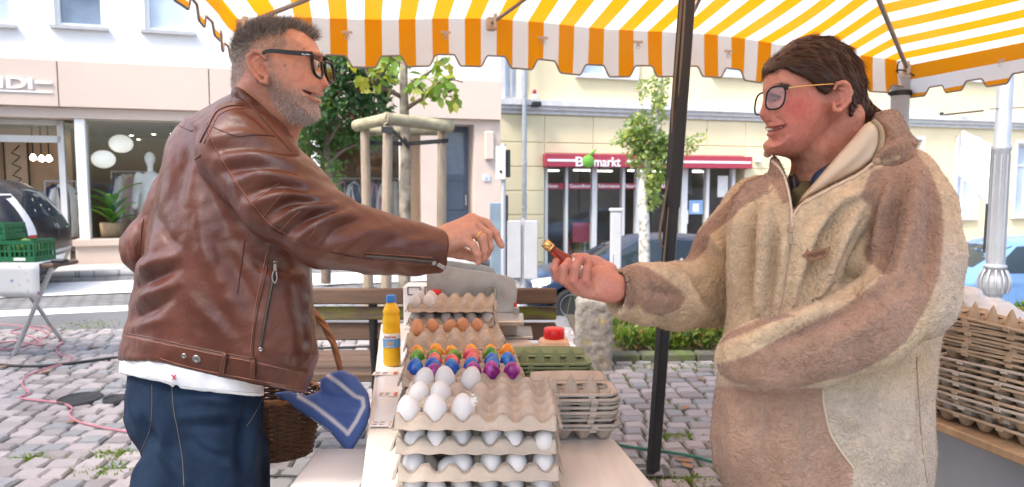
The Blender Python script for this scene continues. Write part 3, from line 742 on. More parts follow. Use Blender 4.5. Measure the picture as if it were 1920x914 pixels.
ca, cz = FB.px(1103, 303, .24); mb = MB().lathe([(0, -.02), (.16, -.01), (.17, 0), (.16, .012), (0, .02)], FB.pt(ca, cz, .24), 20, axis=FB.n); 
P = np.zeros((5, 3, 3))
for i in range(5):
    for j in range(3): P[i, j] = FB.pt(ca+.02+.05*i+.0*j, cz+.16+.035*i+(j-1)*.05*math.sin(math.pi*(i+.4)/4.8), .245)
mb.grid(P, thick=.01, nrm=FB.n); mb.build('apple_emblem', m_apple, sg)
put_text('sign_script', 'natur', .15, m_apple, sg, FB.pt(FB.s(1172, 303, .23), zl0+.05, .228), FB.d, (0, 0, 1), depth=.004, width=.55)
m_pillar = mat('shop mullion', (.70, .70, .69), .5, var=.04)
for x, wd in ((1023, .08), (1061, .07), (1113, .14), (1167, .08), (1194, .10), (1281, .18), (1324, .10), (1372, .10), (1393, .08)):
    a = FB.s(x, 400, -.2); mb = MB(); FB.box(mb, a-wd/2, a+wd/2, zgr, zs0, -.3, -.14); mb.build('mullion', m_pillar, yb)
for x0, x1 in ((1023, 1061), (1061, 1113), (1113, 1167), (1281, 1324), (1324, 1372)):
    mb = MB(); FB.box(mb, FB.s(x0, 400, -.2)+.07, FB.s(x1, 400, -.2)-.07, zgr+.3, zs0, -.22, -.21); mb.build('pane', m_glass, yb)
for (x0, x1, s_) in ((1022, 1059, 'Vegan'), (1064, 1110, 'Gesundkost'), (1118, 1164, 'Reformwaren'), (1169, 1193, 'Naturk.'), (1236, 1262, 'Bio')):
    A0, A1 = FB.s(x0, 350, -.2), FB.s(x1, 350, -.2); z0, z1 = FB.z(1100, 355, -.2), FB.z(1100, 344, -.2)
    mb = MB(); FB.box(mb, A0, A1, z0, z1, -.207, -.200); st = mb.build('window_strip', m_red, yb)
    put_text('lettering', s_, (z1-z0)*.85, m_let, st, FB.pt(A0+.06, z0+.04, -.199), FB.d, (0, 0, 1), depth=.001, bold=True, width=(A1-A0)*(.55 if s_ == 'Vegan' else .86))
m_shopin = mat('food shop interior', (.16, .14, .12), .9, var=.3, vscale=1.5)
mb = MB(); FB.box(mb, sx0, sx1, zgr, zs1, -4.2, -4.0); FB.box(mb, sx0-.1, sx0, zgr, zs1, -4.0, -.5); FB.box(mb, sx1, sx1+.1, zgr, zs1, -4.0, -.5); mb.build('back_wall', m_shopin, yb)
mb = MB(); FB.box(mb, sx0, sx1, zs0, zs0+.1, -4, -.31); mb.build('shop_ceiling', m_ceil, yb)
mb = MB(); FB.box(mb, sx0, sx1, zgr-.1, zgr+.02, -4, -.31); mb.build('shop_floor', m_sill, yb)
m_led = mat('strip light', (1, 1, 1), .5, var=0, emit=(1, .97, .92), estr=1.6)
for k in range(7):
    a = sx0+.5+k*.85; mb = MB(); FB.box(mb, a, a+.7, zs0-.06, zs0-.02, -2.2+(k % 2)*.8, -2.12+(k % 2)*.8); mb.build('strip_light', m_led, yb)
a0, a1 = FB.s(1218, 400, -.25), FB.s(1250, 400, -.25)
mb = MB(); FB.box(mb, a0, a0+.08, zgr, FB.z(1230, 360), -.36, -.28); FB.box(mb, a1-.08, a1, zgr, FB.z(1230, 360), -.36, -.28); FB.box(mb, a0+.08, a1-.08, FB.z(1230, 360)-.08, FB.z(1230, 360), -.36, -.28); dr = mb.build('entrance_door', m_blk, yb)
mb = MB(); FB.box(mb, a0+.08, a1-.08, zgr, FB.z(1230, 360)-.08, -.33, -.32); mb.build('door_pane', m_glass, dr)
# posters / notices behind the right panes
def board(px0, px1, py0, py1, of, c, nm, parent=yb, F_=FB):
    mb = MB(); F_.box(mb, F_.s(px0, 380, of), F_.s(px1, 380, of), F_.z(px0, py1, of), F_.z(px0, py0, of), of-.012, of); return mb.build(nm, mat(nm+' print', c, .6, var=.1), parent)
board(1074, 1110, 418, 455, -.5, (.45, .09, .12), 'display_board'); board(1292, 1318, 376, 402, -.195, (.25, .42, .68), 'notice'); board(1345, 1364, 330, 370, -.195, (.75, .75, .72), 'poster')
tri = board(1299, 1311, 382, 398, -.192, (.85, .85, .85), 'warning_symbol'); board(1284, 1291, 395, 420, -.195, (.78, .78, .78), 'notice'); board(1281, 1297, 316, 365, -.30, (.03, .03, .03), 'dark_panel')
for k in range(5):
    a, z = FB.px(1070+k*9, 425, -.9); mb = MB(); FB.box(mb, a-.12, a+.12, zgr, zgr+1.0+.1*(k % 3), -1.2, -.9); mb.build('shelf', mat('shelf goods %d' % k, [(.3, .08, .08), (.2, .25, .1), (.5, .4, .2), (.6, .55, .5), (.1, .2, .1)][k], .8, var=.4, vscale=14), yb)
# drainpipe, camera, flagpole bracket, wall box
dp = thing('drainpipe', 'grey zinc drainpipe running down the yellow facade', 'drainpipe', FB.pt(FB.s(983, 300), zgr, .15))
a = FB.s(983, 300, .28); MB().tube([FB.pt(a, zgr, .28), FB.pt(a, 12, .28)], .06, 10).build('pipe', mat('zinc', (.42, .45, .48), .45, metal=.6), dp)
for z in (-.3, .8, 1.9, 3.6): MB().lathe([(.075, -.03), (.075, .03)], FB.pt(a, z, .28), 10).build('bracket', m_sill, dp)
t = thing('alarm_siren', 'small red and black alarm box on yellow wall under the awning', 'alarm', FB.pt(FB.s(1006, 190), FB.z(1006, 196, .1), .1))
a, z = FB.px(1006, 195, .3); mb = MB(); FB.box(mb, a-.1, a+.12, z-.06, z+.06, -.02, .36, bev=.02); mb.build('housing', m_blk, t)
a, z = FB.px(1003, 178, .1); mb = MB(); FB.box(mb, a-.06, a+.06, z-.12, z+.02, -.02, .12, bev=.01); mb.build('beacon', m_let, t); MB().lathe([(.05, .02), (.05, .1), (.03, .13)], FB.pt(a, z, .06), 10).build('beacon_cap', m_red, t)
t = thing('flag_bracket', 'thin dark bracket bar sticking out of yellow wall above cornice', 'bracket', FB.pt(FB.s(1770, 215), FB.z(1770, 215), 0))
a, z = FB.px(1768, 216, .06); mb = MB(); FB.box(mb, a-.06, a+.04, z-.09, z+.09, -.02, .06, bev=.01); mb.build('plate', m_blk, t)
MB().cyl(FB.pt(a, z, .05), FB.pt(a+1.1, z+.12, .5), .03, 8).build('bar', m_blk, t)
t = tag(MB().box(FB.pt(FB.s(1418, 298), FB.z(1418, 298, .1), .06), (.14, .12, .2), R=Rz(FB.ang), bev=.02).build('wall_box', m_let), 'small white box fixed to yellow wall right of crimson sign', 'box')
# far block behind, closing the view on the right
mb = MB(); FC = Facade(FB.pt(24.3, 0)[:2], math.atan(.30)); FC.box(mb, 0, 20, -1.3, 11, -6, .2); t = thing('far_house', 'plain cream house beyond the yellow building', 'building', FC.pt(0, -1.3)); mb.build('wall', m_plaster, t)
mb = MB(); FC.box(mb, -.3, 20.3, 11, 11.4, -6.3, .5); mb.build('roof', m_sill, t)

# ---------------------------------------------------------------- unseen house added behind the viewer to shade the left of the square
FH = Facade((-11.0, -2.2), math.pi+.12); hb = thing('added_shade_house', 'tall grey house on the left behind the viewer, outside the picture', 'building', FH.pt(8, 0))
hw = [(1+2.6*i, 2.2+2.6*i, 1.0+3*j, 2.7+3*j) for i in range(5) for j in range(5)]
mb = MB(); FH.wall(mb, 0, 15, -.1, 16.5, -.5, 0, hw); FH.box(mb, 0, 15, -.1, 16.5, -9, -8.5); FH.box(mb, 0, .4, -.1, 16.5, -8.5, -.5); FH.box(mb, 14.6, 15, -.1, 16.5, -8.5, -.5); mb.build('wall', m_plaster, hb)
mb = MB(); FH.box(mb, -.4, 15.4, 16.5, 16.9, -9.4, .4); mb.build('roof', m_sill, hb)
for h in hw: window(FH, *h, hb, m_dglass)
# ================================================================ MARKET CANOPY
CA = np.array([-1.40, 3.55, 2.145]); CB = np.array([2.52, 4.42, 2.075]); CC = np.array([3.29, 1.12, 2.10]); CD = np.array([-.65, .35, 2.15])   # front-left, front-right, back-right, back-left
PK = np.array([.94, 2.36, 2.60]); STR = .178
cano = thing('market_canopy', 'yellow and white striped market canopy with scalloped valance over the egg stall', 'canopy', (PK[0], PK[1], 0))
def stripe_mat():
    m, t, p = newmat('striped awning'); N = t.nodes; L = t.links; out = N['Material Output']
    a = N.new('ShaderNodeAttribute'); a.attribute_name = 'su'
    fr = N.new('ShaderNodeMath'); fr.operation = 'FRACT'; L.new(a.outputs['Fac'], fr.inputs[0])
    gt = N.new('ShaderNodeMath'); gt.operation = 'GREATER_THAN'; gt.inputs[1].default_value = .5; L.new(fr.outputs[0], gt.inputs[0])
    tc = N.new('ShaderNodeTexCoord'); nz = N.new('ShaderNodeTexNoise'); nz.inputs['Scale'].default_value = 2.2; nz.inputs['Detail'].default_value = 8; L.new(tc.outputs['Object'], nz.inputs[0])
    mr = N.new('ShaderNodeMapRange'); mr.inputs[1].default_value = .45; mr.inputs[2].default_value = .75; mr.inputs[3].default_value = 0; mr.inputs[4].default_value = .10; L.new(nz.outputs[0], mr.inputs[0])
    mx = N.new('ShaderNodeMix'); mx.data_type = 'RGBA'; L.new(gt.outputs[0], mx.inputs[0]); mx.inputs[6].default_value = (.84, .83, .80, 1); mx.inputs[7].default_value = (.84, .315, .010, 1)
    st = N.new('ShaderNodeMix'); st.data_type = 'RGBA'; L.new(mr.outputs[0], st.inputs[0]); L.new(mx.outputs[2], st.inputs[6]); st.inputs[7].default_value = (.60, .42, .26, 1)
    df = N.new('ShaderNodeBsdfDiffuse'); tl = N.new('ShaderNodeBsdfTranslucent'); L.new(st.outputs[2], df.inputs[0]); L.new(st.outputs[2], tl.inputs[0])
    wv = N.new('ShaderNodeTexNoise'); wv.inputs['Scale'].default_value = 5; L.new(tc.outputs['Object'], wv.inputs[0]); bp = N.new('ShaderNodeBump'); bp.inputs['Strength'].default_value = .35; bp.inputs['Distance'].default_value = .03; L.new(wv.outputs[0], bp.inputs['Height']); L.new(bp.outputs[0], df.inputs['Normal']); L.new(bp.outputs[0], tl.inputs['Normal'])
    ms = N.new('ShaderNodeMixShader'); ms.inputs[0].default_value = .55; L.new(df.outputs[0], ms.inputs[1]); L.new(tl.outputs[0], ms.inputs[2]); L.new(ms.outputs[0], out.inputs[0]); return m
m_awn = stripe_mat()
def su_mesh(P, su, name, parent):
    a, b = P.shape[:2]; f = np.array([(i*b+j, i*b+j+1, (i+1)*b+j+1, (i+1)*b+j) for i in range(a-1) for j in range(b-1)])
    me = mesh_from(P.reshape(-1, 3), f, True); at_ = me.attributes.new('su', 'FLOAT', 'POINT'); at_.data.foreach_set('value', (su/STR+.28).astype(np.float32).ravel())
    return obj(name, me, m_awn, parent)
def edge(A, B, n, hook=0.):
    """crease between two corners: pushed up a little at the two rafters, sagging between"""
    t = np.linspace(0, 1, n); P = A+(B-A)*t[:, None]; P[:, 2] += hook*(np.sin(np.pi*t)**.7) + (.010*np.cos(t*np.pi*6) if hook else -.03*np.sin(np.pi*t)); return P
NE = 121; CE = (CB-CA)[:2]/np.linalg.norm((CB-CA)[:2])
E = [edge(CA, CB, NE, .10), edge(CB, CC, NE), edge(CC, CD, NE), edge(CD, CA, NE)]
# four roof faces, each fanned to the peak
for e, nm in zip(E, ('front', 'right', 'back', 'left')):
    r = np.linspace(0, 1, 25); P = e[:, None, :]+(PK-e)[:, None, :]*r[None, :, None]
    P[..., 2] -= (.05*np.sin(np.pi*r)[None, :]*(np.abs(np.sin(np.linspace(0, np.pi, NE)))[:, None]))
    o = su_mesh(P, P[..., 0]*CE[0]+P[..., 1]*CE[1], 'roof_panel', cano)
def scal(s): tri = np.abs((s/.288) % 1-.5)*2; return .262-.062*ss((tri-.38)/.3)
for e, sg in zip(E, (0, 1, 0, -1)):
    # denser along the edge for the scallops
    n = 481; ti = np.linspace(0, NE-1, n); e2 = np.stack([np.interp(ti, np.arange(NE), e[:, k]) for k in range(3)], 1)
    s = np.r_[0, np.cumsum(np.linalg.norm(np.diff(e2, axis=0), axis=1))]; dr = scal(s+.09); dr *= np.interp(s/s[-1], [0, .5, 1], [.92, 1.02, .80]) if sg == 0 else .78
    m = 9; P = np.zeros((n, m, 3)); su = np.zeros((n, m)); tang = (e2[-1]-e2[0])/np.linalg.norm(e2[-1]-e2[0]); nout = np.array([tang[1], -tang[0], 0])
    for j in range(m):
        t = j/(m-1); d = dr*t; P[:, j] = e2; P[:, j, 2] -= d; wob = .018*np.sin(s*4.1+1)*t*t+.008*np.sin(s*11)*t; P[:, j] -= nout*wob[:, None]
        su[:, j] = e2[:, 0]*CE[0]+e2[:, 1]*CE[1] + sg*d
    vl = su_mesh(P, su, 'valance', cano)
    MB().tube(P[:, -1], .0052, 6).build('hem_binding', m_bind if 'm_bind' in globals() else globals().setdefault('m_bind', mat('grey binding', (.26, .23, .20), .8)), vl)
m_steel = mat('brushed steel', (.55, .54, .52), .38, metal=.9, var=.12, vscale=30)
m_rod = mat('grey tube', (.27, .25, .23), .45, metal=.5, var=.1)
m_tab = mat('beige webbing', (.55, .45, .36), .8)
def rafter(A, B, r, br=True):
    A = np.array(A, float); B = np.array(B, float); rf = MB().cyl(A, A+(B-A)*.97, r, 10).build('rafter', m_rod, cano)
    if br:
        d = (B-A)/np.linalg.norm(B-A); mb = MB().box(A+d*.02, (.05, .03, .075), R=Rz(.3), bev=.006).box(A+d*.06, (.018, .05, .09), bev=.003); mb.build('bracket', m_tab, rf)
drop = np.array([0, 0, -.035])
rafter(CA+drop, PK+drop, .012); rafter(CB+drop, PK+drop, .013); rafter(CC+drop, PK+drop, .012); rafter(CD+drop, PK+drop, .012)
for px, q in ((912, .325), (1309, .615)):
    k = int(q*(NE-1)); rafter(E[0][k]+drop, PK+drop, .010)
for (px, py) in ((652, 62), (836, 62), (1018, 72), (1196, 80), (1365, 97)):
    # rings sewn to the inside of the front valance
    d = ray(px, py); O = np.array([0, 0, CAM_H]); nn = np.array([-(CB-CA)[1], (CB-CA)[0], 0]); t = ((CA-O) @ nn)/(d @ nn); c = O+d*t - np.array([0, .012, 0])
    tb = MB().box(c, (.055, .004, .014), R=Rz(.21)).box(c-[0, 0, .012], (.014, .004, .02), R=Rz(.21)).build('tab', m_tab, cano)
    MB().tube([c+np.array([.012*math.cos(q), -.004, -.026+.012*math.sin(q)]) for q in np.linspace(0, 2*math.pi, 16, endpoint=False)], .0018, 6, closed=True).build('ring', m_steel, tb)
c = CB+np.array([.234, -1, 0])*.65+np.array([-.02, 0, -.09]); tb = MB().box(c, (.004, .055, .014)).build('tab', m_tab, cano)
MB().tube([c+np.array([-.004, .012*math.cos(q), -.02+.012*math.sin(q)]) for q in np.linspace(0, 2*math.pi, 16, endpoint=False)], .0018, 6, closed=True).build('ring', m_steel, tb)
# corner posts (front right one is seen), dark centre pole with ropes
m_wpole = mat('white post', (.72, .72, .72), .4, var=.05)
def post(P, r, m, seen_):
    pl = MB().lathe([(r, 0), (r, P[2]-.08), (r*1.08, P[2]-.08), (r*1.08, P[2]-.055), (r*.6, P[2]-.05), (r*.5, P[2]-.02)], (P[0], P[1], 0), 20).build('post', m, cano)
    MB().box((P[0], P[1], .004), (.16, .16, .008)).build('foot_plate', m_rod, pl)
    if seen_:
        z = 1.90; MB().lathe([(r+.006, 0), (r+.006, .032)], (P[0], P[1], z-.016), 20).build('clamp_band', m_blk, pl)
        MB().box((P[0]+.06, P[1]-.03, z), (.05, .03, .035), bev=.005).box((P[0]-.075, P[1]-.03, z-.004), (.04, .025, .022), bev=.005).build('clamp_lug', m_blk, pl)
        MB().lathe([(.02, 0), (.022, .006), (.012, .012), (.0, .012)], (P[0]+.075, P[1]-.05, z), 14, axis=(0, -1, 0)).build('bolt', m_steel, pl)
        MB().tube([(P[0]+.07*math.cos(q), P[1]+.07*math.sin(q)-.01, 2.02+.018*math.sin(2*q)) for q in np.linspace(0, 2*math.pi, 20, endpoint=False)], .005, 6, closed=True).tube(smooth_path([(P[0]-.05, P[1]-.05, 2.02), (P[0]-.08, P[1]-.1, 2.07), (P[0]-.02, P[1]-.06, 2.10), (P[0]+.03, P[1]-.04, 2.06)]), .004, 6).build('lashing', m_blk, pl)
post(CB-np.array([.03, -.02, 0]), .055, m_wpole, True)
for P in (CA+[.03, -.03, 0], CC+[-.03, .03, 0], CD+[.03, .03, 0]): post(P, .022, m_rod, False)
m_bpole = mat('dark anodised pole', (.035, .036, .038), .38, metal=.4, var=.25, vscale=12, stretch=(1, 1, .15))
b0 = on_z(1224, 886, 0.0); b1 = at(1291, -40, 2.95)
pole = thing('tent_pole', 'dark grey metal tent pole leaning between the two people', 'pole', b0)
dv = (b1-b0)/np.linalg.norm(b1-b0); top = b0+dv*((2.43-0)/dv[2])
R_ = np.array(Vector((0, 0, 1)).rotation_difference(Vector(dv)).to_matrix()) @ Rz(.35)
mb = MB(); sq = [(x*.029, y*.029) for x, y in ((-1, -.7), (-.7, -1), (.7, -1), (1, -.7), (1, .7), (.7, 1), (-.7, 1), (-1, .7))]
L_ = np.linalg.norm(top-b0); mb.prism(sq, 0, L_*.52, lambda p, t: b0+R_ @ np.array([p[0]*.86, p[1]*.86, t])); mb.build('lower_tube', m_bpole, pole)
mb = MB().prism(sq, L_*.50, L_, lambda p, t: b0+R_ @ np.array([p[0], p[1], t])); mb.build('upper_tube', m_bpole, pole)
for f in (.15, .26): MB().prism([(x*1.06*.86, y*1.06*.86) for x, y in sq], L_*f, L_*f+.012, lambda p, t: b0+R_ @ np.array([p[0], p[1], t])).build('joint_band', m_blk, pole)
MB().box(b0+[0, 0, .006], (.14, .14, .012), bev=.003).build('foot', m_blk, pole)
m_rope = mat('khaki rope', (.22, .19, .15), .9, var=.2, bump=.8, bscale=300)
rp = thing('tie_rope', 'khaki rope hanging in a loop beside the dark tent pole', 'rope', V(1240, 470, 2.98))
MB().tube(smooth_path([at(1281, -30, 2.93), at(1272, 80, 2.94), at(1262, 200, 2.96), at(1260, 300, 2.97), at(1246, 380, 2.98), at(1237, 440, 2.99), at(1240, 460, 2.99), at(1251, 455, 2.99), at(1260, 400, 2.99), at(1264, 320, 2.98), at(1272, 200, 2.97), at(1285, 60, 2.95), at(1291, -30, 2.94)], 10), .0062, 8).build('loop', m_rope, rp)
MB().tube(smooth_path([at(1286, -30, 2.92), at(1279, 90, 2.93), at(1266, 260, 2.95), at(1252, 420, 2.97), at(1243, 505, 2.98)], 10), .005, 8).build('tail', m_rope, rp)

# ================================================================ EGG TABLE
TZ = .715
m_top = mat('pale laminate', (.66, .60, .54), .45, var=.10, vscale=5, stretch=(6, .6, 1), bump=.05)
TA = .165; tc_ = np.array([-.108, 1.90, 0]); TD = np.array([-math.sin(TA), math.cos(TA), 0]); TS = np.array([math.cos(TA), math.sin(TA), 0])
tb = thing('egg_table', 'long trestle table with pale wood top carrying the egg trays', 'table', tc_)
MB().box(tc_+[0, 0, TZ-.0125], (.57, 2.14, .025), R=Rz(TA), bev=.004).build('tabletop', m_top, tb)
for y in (-.92, .92):
    for x in (-.24, .24): MB().box(tc_+TD*y+TS*x+[0, 0, (TZ-.025)/2], (.04, .04, TZ-.025), R=Rz(TA), bev=.004).build('leg', m_rod, tb)
    MB().box(tc_+TD*y+[0, 0, .30], (.44, .025, .025), R=Rz(TA)).build('crossbar', m_rod, tb)
m_paper = mat('white paper', (.84, .84, .83), .7, var=.03)
# white cloth runner under the far trays, sheet of paper near the left edge
P = np.array([[[x-.166*(y-1.62), y, TZ+.003+.003*math.sin(x*37+y*21)] for x in np.linspace(-.338, -.05, 14)] for y in np.linspace(1.66, 2.57, 18)])
tag(MB().grid(P, thick=.0015, nrm=(0, 0, 1)).build('table_runner', mat('white oilcloth', (.80, .80, .79), .5, var=.05)), 'white oilcloth runner under the far egg trays', 'cloth')
bxz = .60; t = thing('foam_box', 'white polystyrene box standing low between the man and the table', 'box', (-.44, 1.48, 0)); m_foam = mat('white polystyrene', (.74, .74, .73), .7, var=.04, bump=.2, bscale=180)
MB().box((-.44, 1.48, .27), (.17, .62, .54), bev=.01).build('body', m_foam, t); MB().box((-.44, 1.48, .57), (.18, .63, .058), bev=.01).build('lid', m_foam, t)
m_tagp = mat('card print', (.78, .74, .72), .6, var=.1); m_tagr = mat('orange red print', (.72, .16, .06), .6); m_ink = mat('grey ink', (.25, .22, .24), .7)
for k, (px, py) in enumerate(((722, 701), (726, 740), (716, 795))):
    c = on_z(px, py, TZ+.006); t = thing('price_card', ['farthest price card with red end on the runner by the mustard', 'middle price card with green and red print on the runner', 'nearest price card on the runner beside the tray stack'][k], 'card', c, 'price cards on the table')
    w_ = .075 if k == 0 else .055
    MB().box(c, (w_, .034, .002)).build('card', m_tagp, t); MB().box(c+[w_*.42, 0, .0015], (w_*.14, .03, .001)).build('red_edge', m_tagr, t)
    for q in range(4): MB().box(c+[-w_*.3+.3*w_*(q % 2), .008-.016*(q//2), .0015], (w_*.2, .004, .001)).build('print_line', m_ink, t)
# ---------------------------------------------------------------- trays
m_pulp = mat('moulded pulp', (.39, .325, .26), .95, var=.16, vscale=22, bump=.55, bscale=420, bdist=.0015)
m_pulpg = mat('grey moulded pulp', (.43, .375, .315), .95, var=.14, vscale=22, bump=.5, bscale=420, bdist=.0015)
m_pulpgr = mat('green moulded pulp', (.185, .235, .125), .95, var=.14, vscale=22, bump=.5, bscale=420, bdist=.0015)
m_pulpb = mat('brown moulded pulp', (.36, .27, .185), .95, var=.2, vscale=16, bump=.6, bscale=380, bdist=.0015)
CELL = .0485; RIM = .046
def tray_mesh(nx, ny, cell, res=8, cut=None, peak=.046, lift=.0, seed=0):
    """moulded tray of nx by ny cups; z = 0 at the foot of the cups"""
    r = np.random.default_rng(seed); W, D_ = nx*cell, ny*cell
    u = np.linspace(0, nx, nx*res+1); v = np.linspace(0, ny, ny*res+1); U, V_ = np.meshgrid(u, v, indexing='ij')
    du = np.abs(U-np.round(U)); dv = np.abs(V_-np.round(V_)); rr = np.sqrt(du**2+dv**2); rm = np.maximum(du, dv)*.6+rr*.4
    cu = np.abs(U-np.floor(np.minimum(U, nx-1e-6))-.5); cv = np.abs(V_-np.floor(np.minimum(V_, ny-1e-6))-.5); rc = np.sqrt(cu**2+cv**2)
    pk = ss((.46-rm)/.36); z = .008+.014*ss((rc-.12)/.3) + (peak-.022)*pk
    z[rc < .16] *= .75
    z += r.normal(0, .0004, z.shape)
    P = np.stack([U*cell-W/2, V_*cell-D_/2, z], 2)
    mb = MB().grid(P, thick=.0022, nrm=(0, 0, 1))
    # outer lip: follows the wavy edge down to a flat flange
    def lip(pts, out):
        n = len(pts); Q = np.zeros((n, 4, 3)); wob = .0015*np.sin(np.arange(n)*.9+seed)
        for j, (o, zt) in enumerate(((0, None), (.003, -.45), (.006, -.9), (.012, -1.0))):
            Q[:, j] = pts+np.array(out)*o
            Q[:, j, 2] = pts[:, 2] if zt is None else pts[:, 2]+(.0115+wob-pts[:, 2])*(-zt)
        mb.grid(Q, thick=.0018, nrm=(0, 0, 1))
    lip(P[:, 0], (0, -1, 0)); lip(P[:, -1][::-1], (0, 1, 0)); lip(P[0][::-1], (-1, 0, 0)); lip(P[-1], (1, 0, 0))
    # feet: cup bottoms seen from the side of a stack
    for i in range(nx):
        for j in (0, ny-1):
            c = ((i+.5)*cell-W/2, (j+.5)*cell-D_/2, 0); mb.lathe([(.009, -.001), (.012, .004), (.0185, .016)], c, 8)
    for j in range(1, ny-1):
        for i in (0, nx-1):
            c = ((i+.5)*cell-W/2, (j+.5)*cell-D_/2, 0); mb.lathe([(.009, -.001), (.012, .004), (.0185, .016)], c, 8)
    me = bpy.data.meshes.new('tray'); me.from_pydata(mb.v, [], mb.f); me.update(); me.polygons.foreach_set('use_smooth', np.array(mb.sm, bool))
    return me
TR = [tray_mesh(6, 5, CELL, seed=k, peak=.038) for k in range(3)]
for me in TR: me.materials.append(m_pulp)
def tray(me, loc, rz, label, group):
    o = bpy.data.objects.new('egg_tray', me); link(o); o.location = loc; o.rotation_euler = (rng.normal(0, .006), rng.normal(0, .006), rz); return tag(o, label, 'egg tray', group)
# egg mesh
def egg_mesh(r=.0215, L=.058, name='egg', n=20, m=14):
    prof = []
    for i in range(m+1):
        th = math.pi*i/m; z = -math.cos(th); rad = math.sin(th)*(1-.13*z); prof.append((max(rad*r, 1e-5), (z+1)/2*L))
    mb = MB().lathe(prof, (0, 0, 0), n); me = bpy.data.meshes.new(name); me.from_pydata(mb.v, [], mb.f); me.update(); me.polygons.foreach_set('use_smooth', np.ones(len(mb.f), bool)); return me
def egg_mat(name, c, rough=.45, c2=None, amt=.5, scale=25, var=.05): return mat(name, c, rough, var=var, vscale=30, bump=.06, bscale=700, spec=.35, c2=c2, c2scale=scale, c2amt=amt, sss=.0)
m_eggw = egg_mat('white shell', (.56, .545, .53)); m_eggb = egg_mat('brown shell', (.52, .25, .13), var=.1)
EM = {'white': egg_mesh(.0224, .059), 'brown': egg_mesh(.021, .056)}
EM['white'].materials.append(m_eggw); EM['brown'].materials.append(m_eggb)
for nm, c, c2 in (('orange', (.72, .22, .015), (.80, .42, .03)), ('green', (.04, .20, .02), (.25, .45, .05)), ('pink', (.62, .07, .11), (.75, .25, .15)), ('blue', (.02, .09, .42), (.04, .25, .55)), ('purple', (.20, .015, .16), (.5, .08, .4))):
    me = egg_mesh(.0205, .053); me.materials.append(mat('dyed %s shell' % nm, c, .22, var=.15, vscale=25, spec=.6, c2=c2, c2scale=38, c2amt=.6)); EM[nm] = me
def egg(kind, loc, label, group, tilt=.12):
    o = bpy.data.objects.new('egg', EM[kind]); link(o); o.location = loc; o.rotation_euler = (rng.normal(0, tilt), rng.normal(0, tilt), rng.random()*6.28); s = (.97+.06*rng.random())*(.9 if group.startswith('white eggs between') else 1); o.scale = (s, s, s*(.96+.07*rng.random())); return tag(o, label, 'egg', group)
ORD = ['first', 'second', 'third', 'fourth', 'fifth', 'sixth']
def cellpos(T, i, j, n=6, cell=CELL):
    a = T[3]; p = np.array([(i+.5-n/2)*cell, (j+.5-2.5)*cell, 0]); return Rz(a) @ p + np.array(T[:3])
m_stamp = mat('red ink stamp', (.55, .05, .08), .7)
PITCH_T = .0460
def stamp(o, zs=.5):
    """small printed producer code on the shell, facing the viewer"""
    M_ = Matrix.LocRotScale(o.location, o.rotation_euler, o.scale); d = Vector((rng.uniform(-.35, .35), -1, 0)); li = M_.inverted().to_3x3() @ d; li.z = 0; li.normalize(); ang = math.atan2(li.y, li.x)
    mb = MB(); n = 9
    for k in range(n):
        z0 = .014+.032*k/n; 
        for q in (0, 1):
            if rng.random() < .15: continue
            aa = ang+(q-.5)*.16; t = 1-2*0; th = math.acos(1-2*z0/.058); rr = .0215*math.sin(th)*(1+.13*math.cos(th)*1.0)+.0004; th2 = math.acos(max(-1, 1-2*(z0+.0022)/.058)); r2_ = .0215*math.sin(th2)*(1+.13*math.cos(th2))+.0004
            da = .055; v = [(rr*math.cos(aa-da), rr*math.sin(aa-da), z0), (rr*math.cos(aa+da), rr*math.sin(aa+da), z0), (r2_*math.cos(aa+da), r2_*math.sin(aa+da), z0+.0022), (r2_*math.cos(aa-da), r2_*math.sin(aa-da), z0+.0022)]
            mb.add(v, [(0, 1, 2, 3)])
    st = mb.build('stamp', m_stamp, None); st.parent = o
# near stack
n0 = on_z(895, 905, TZ)
NX, NY = -.066, 1.325; nr = .02
near = [(NX+.002*math.sin(k*2), NY+.003*math.cos(k*3), TZ+.003+PITCH_T*k, nr+.012*math.sin(k*1.7)) for k in range(4)]
nn2 = ['bottom', 'third', 'second', 'top']
nn_ = ['bottom', 'third from the top', 'second from the top', 'top']
for k, T in enumerate(near): tray(TR[k % 3], T[:3], T[3], f'beige pulp egg tray, {nn_[k]} of the nearest stack', 'egg trays in the nearest stack')
for k in (0, 1, 2):
    for i in range(6):
        o = egg('white', cellpos(near[k], i, 0)+[0, 0, .004], f'white egg, {ORD[i]} from left, front row, {nn2[k]} tray of nearest stack', 'white eggs between the trays of the nearest stack', .2)
        if i in ((0, 1) if k == 2 else (1, 3)): stamp(o)
        if i in (0, 5):
            for j in range(1, 5): egg('white', cellpos(near[k], i, j)+[0, 0, .006], f"white egg at {'left' if i == 0 else 'right'} edge, {ORD[j]} row, {nn2[k]} tray of nearest stack", 'white eggs between the trays of the nearest stack')
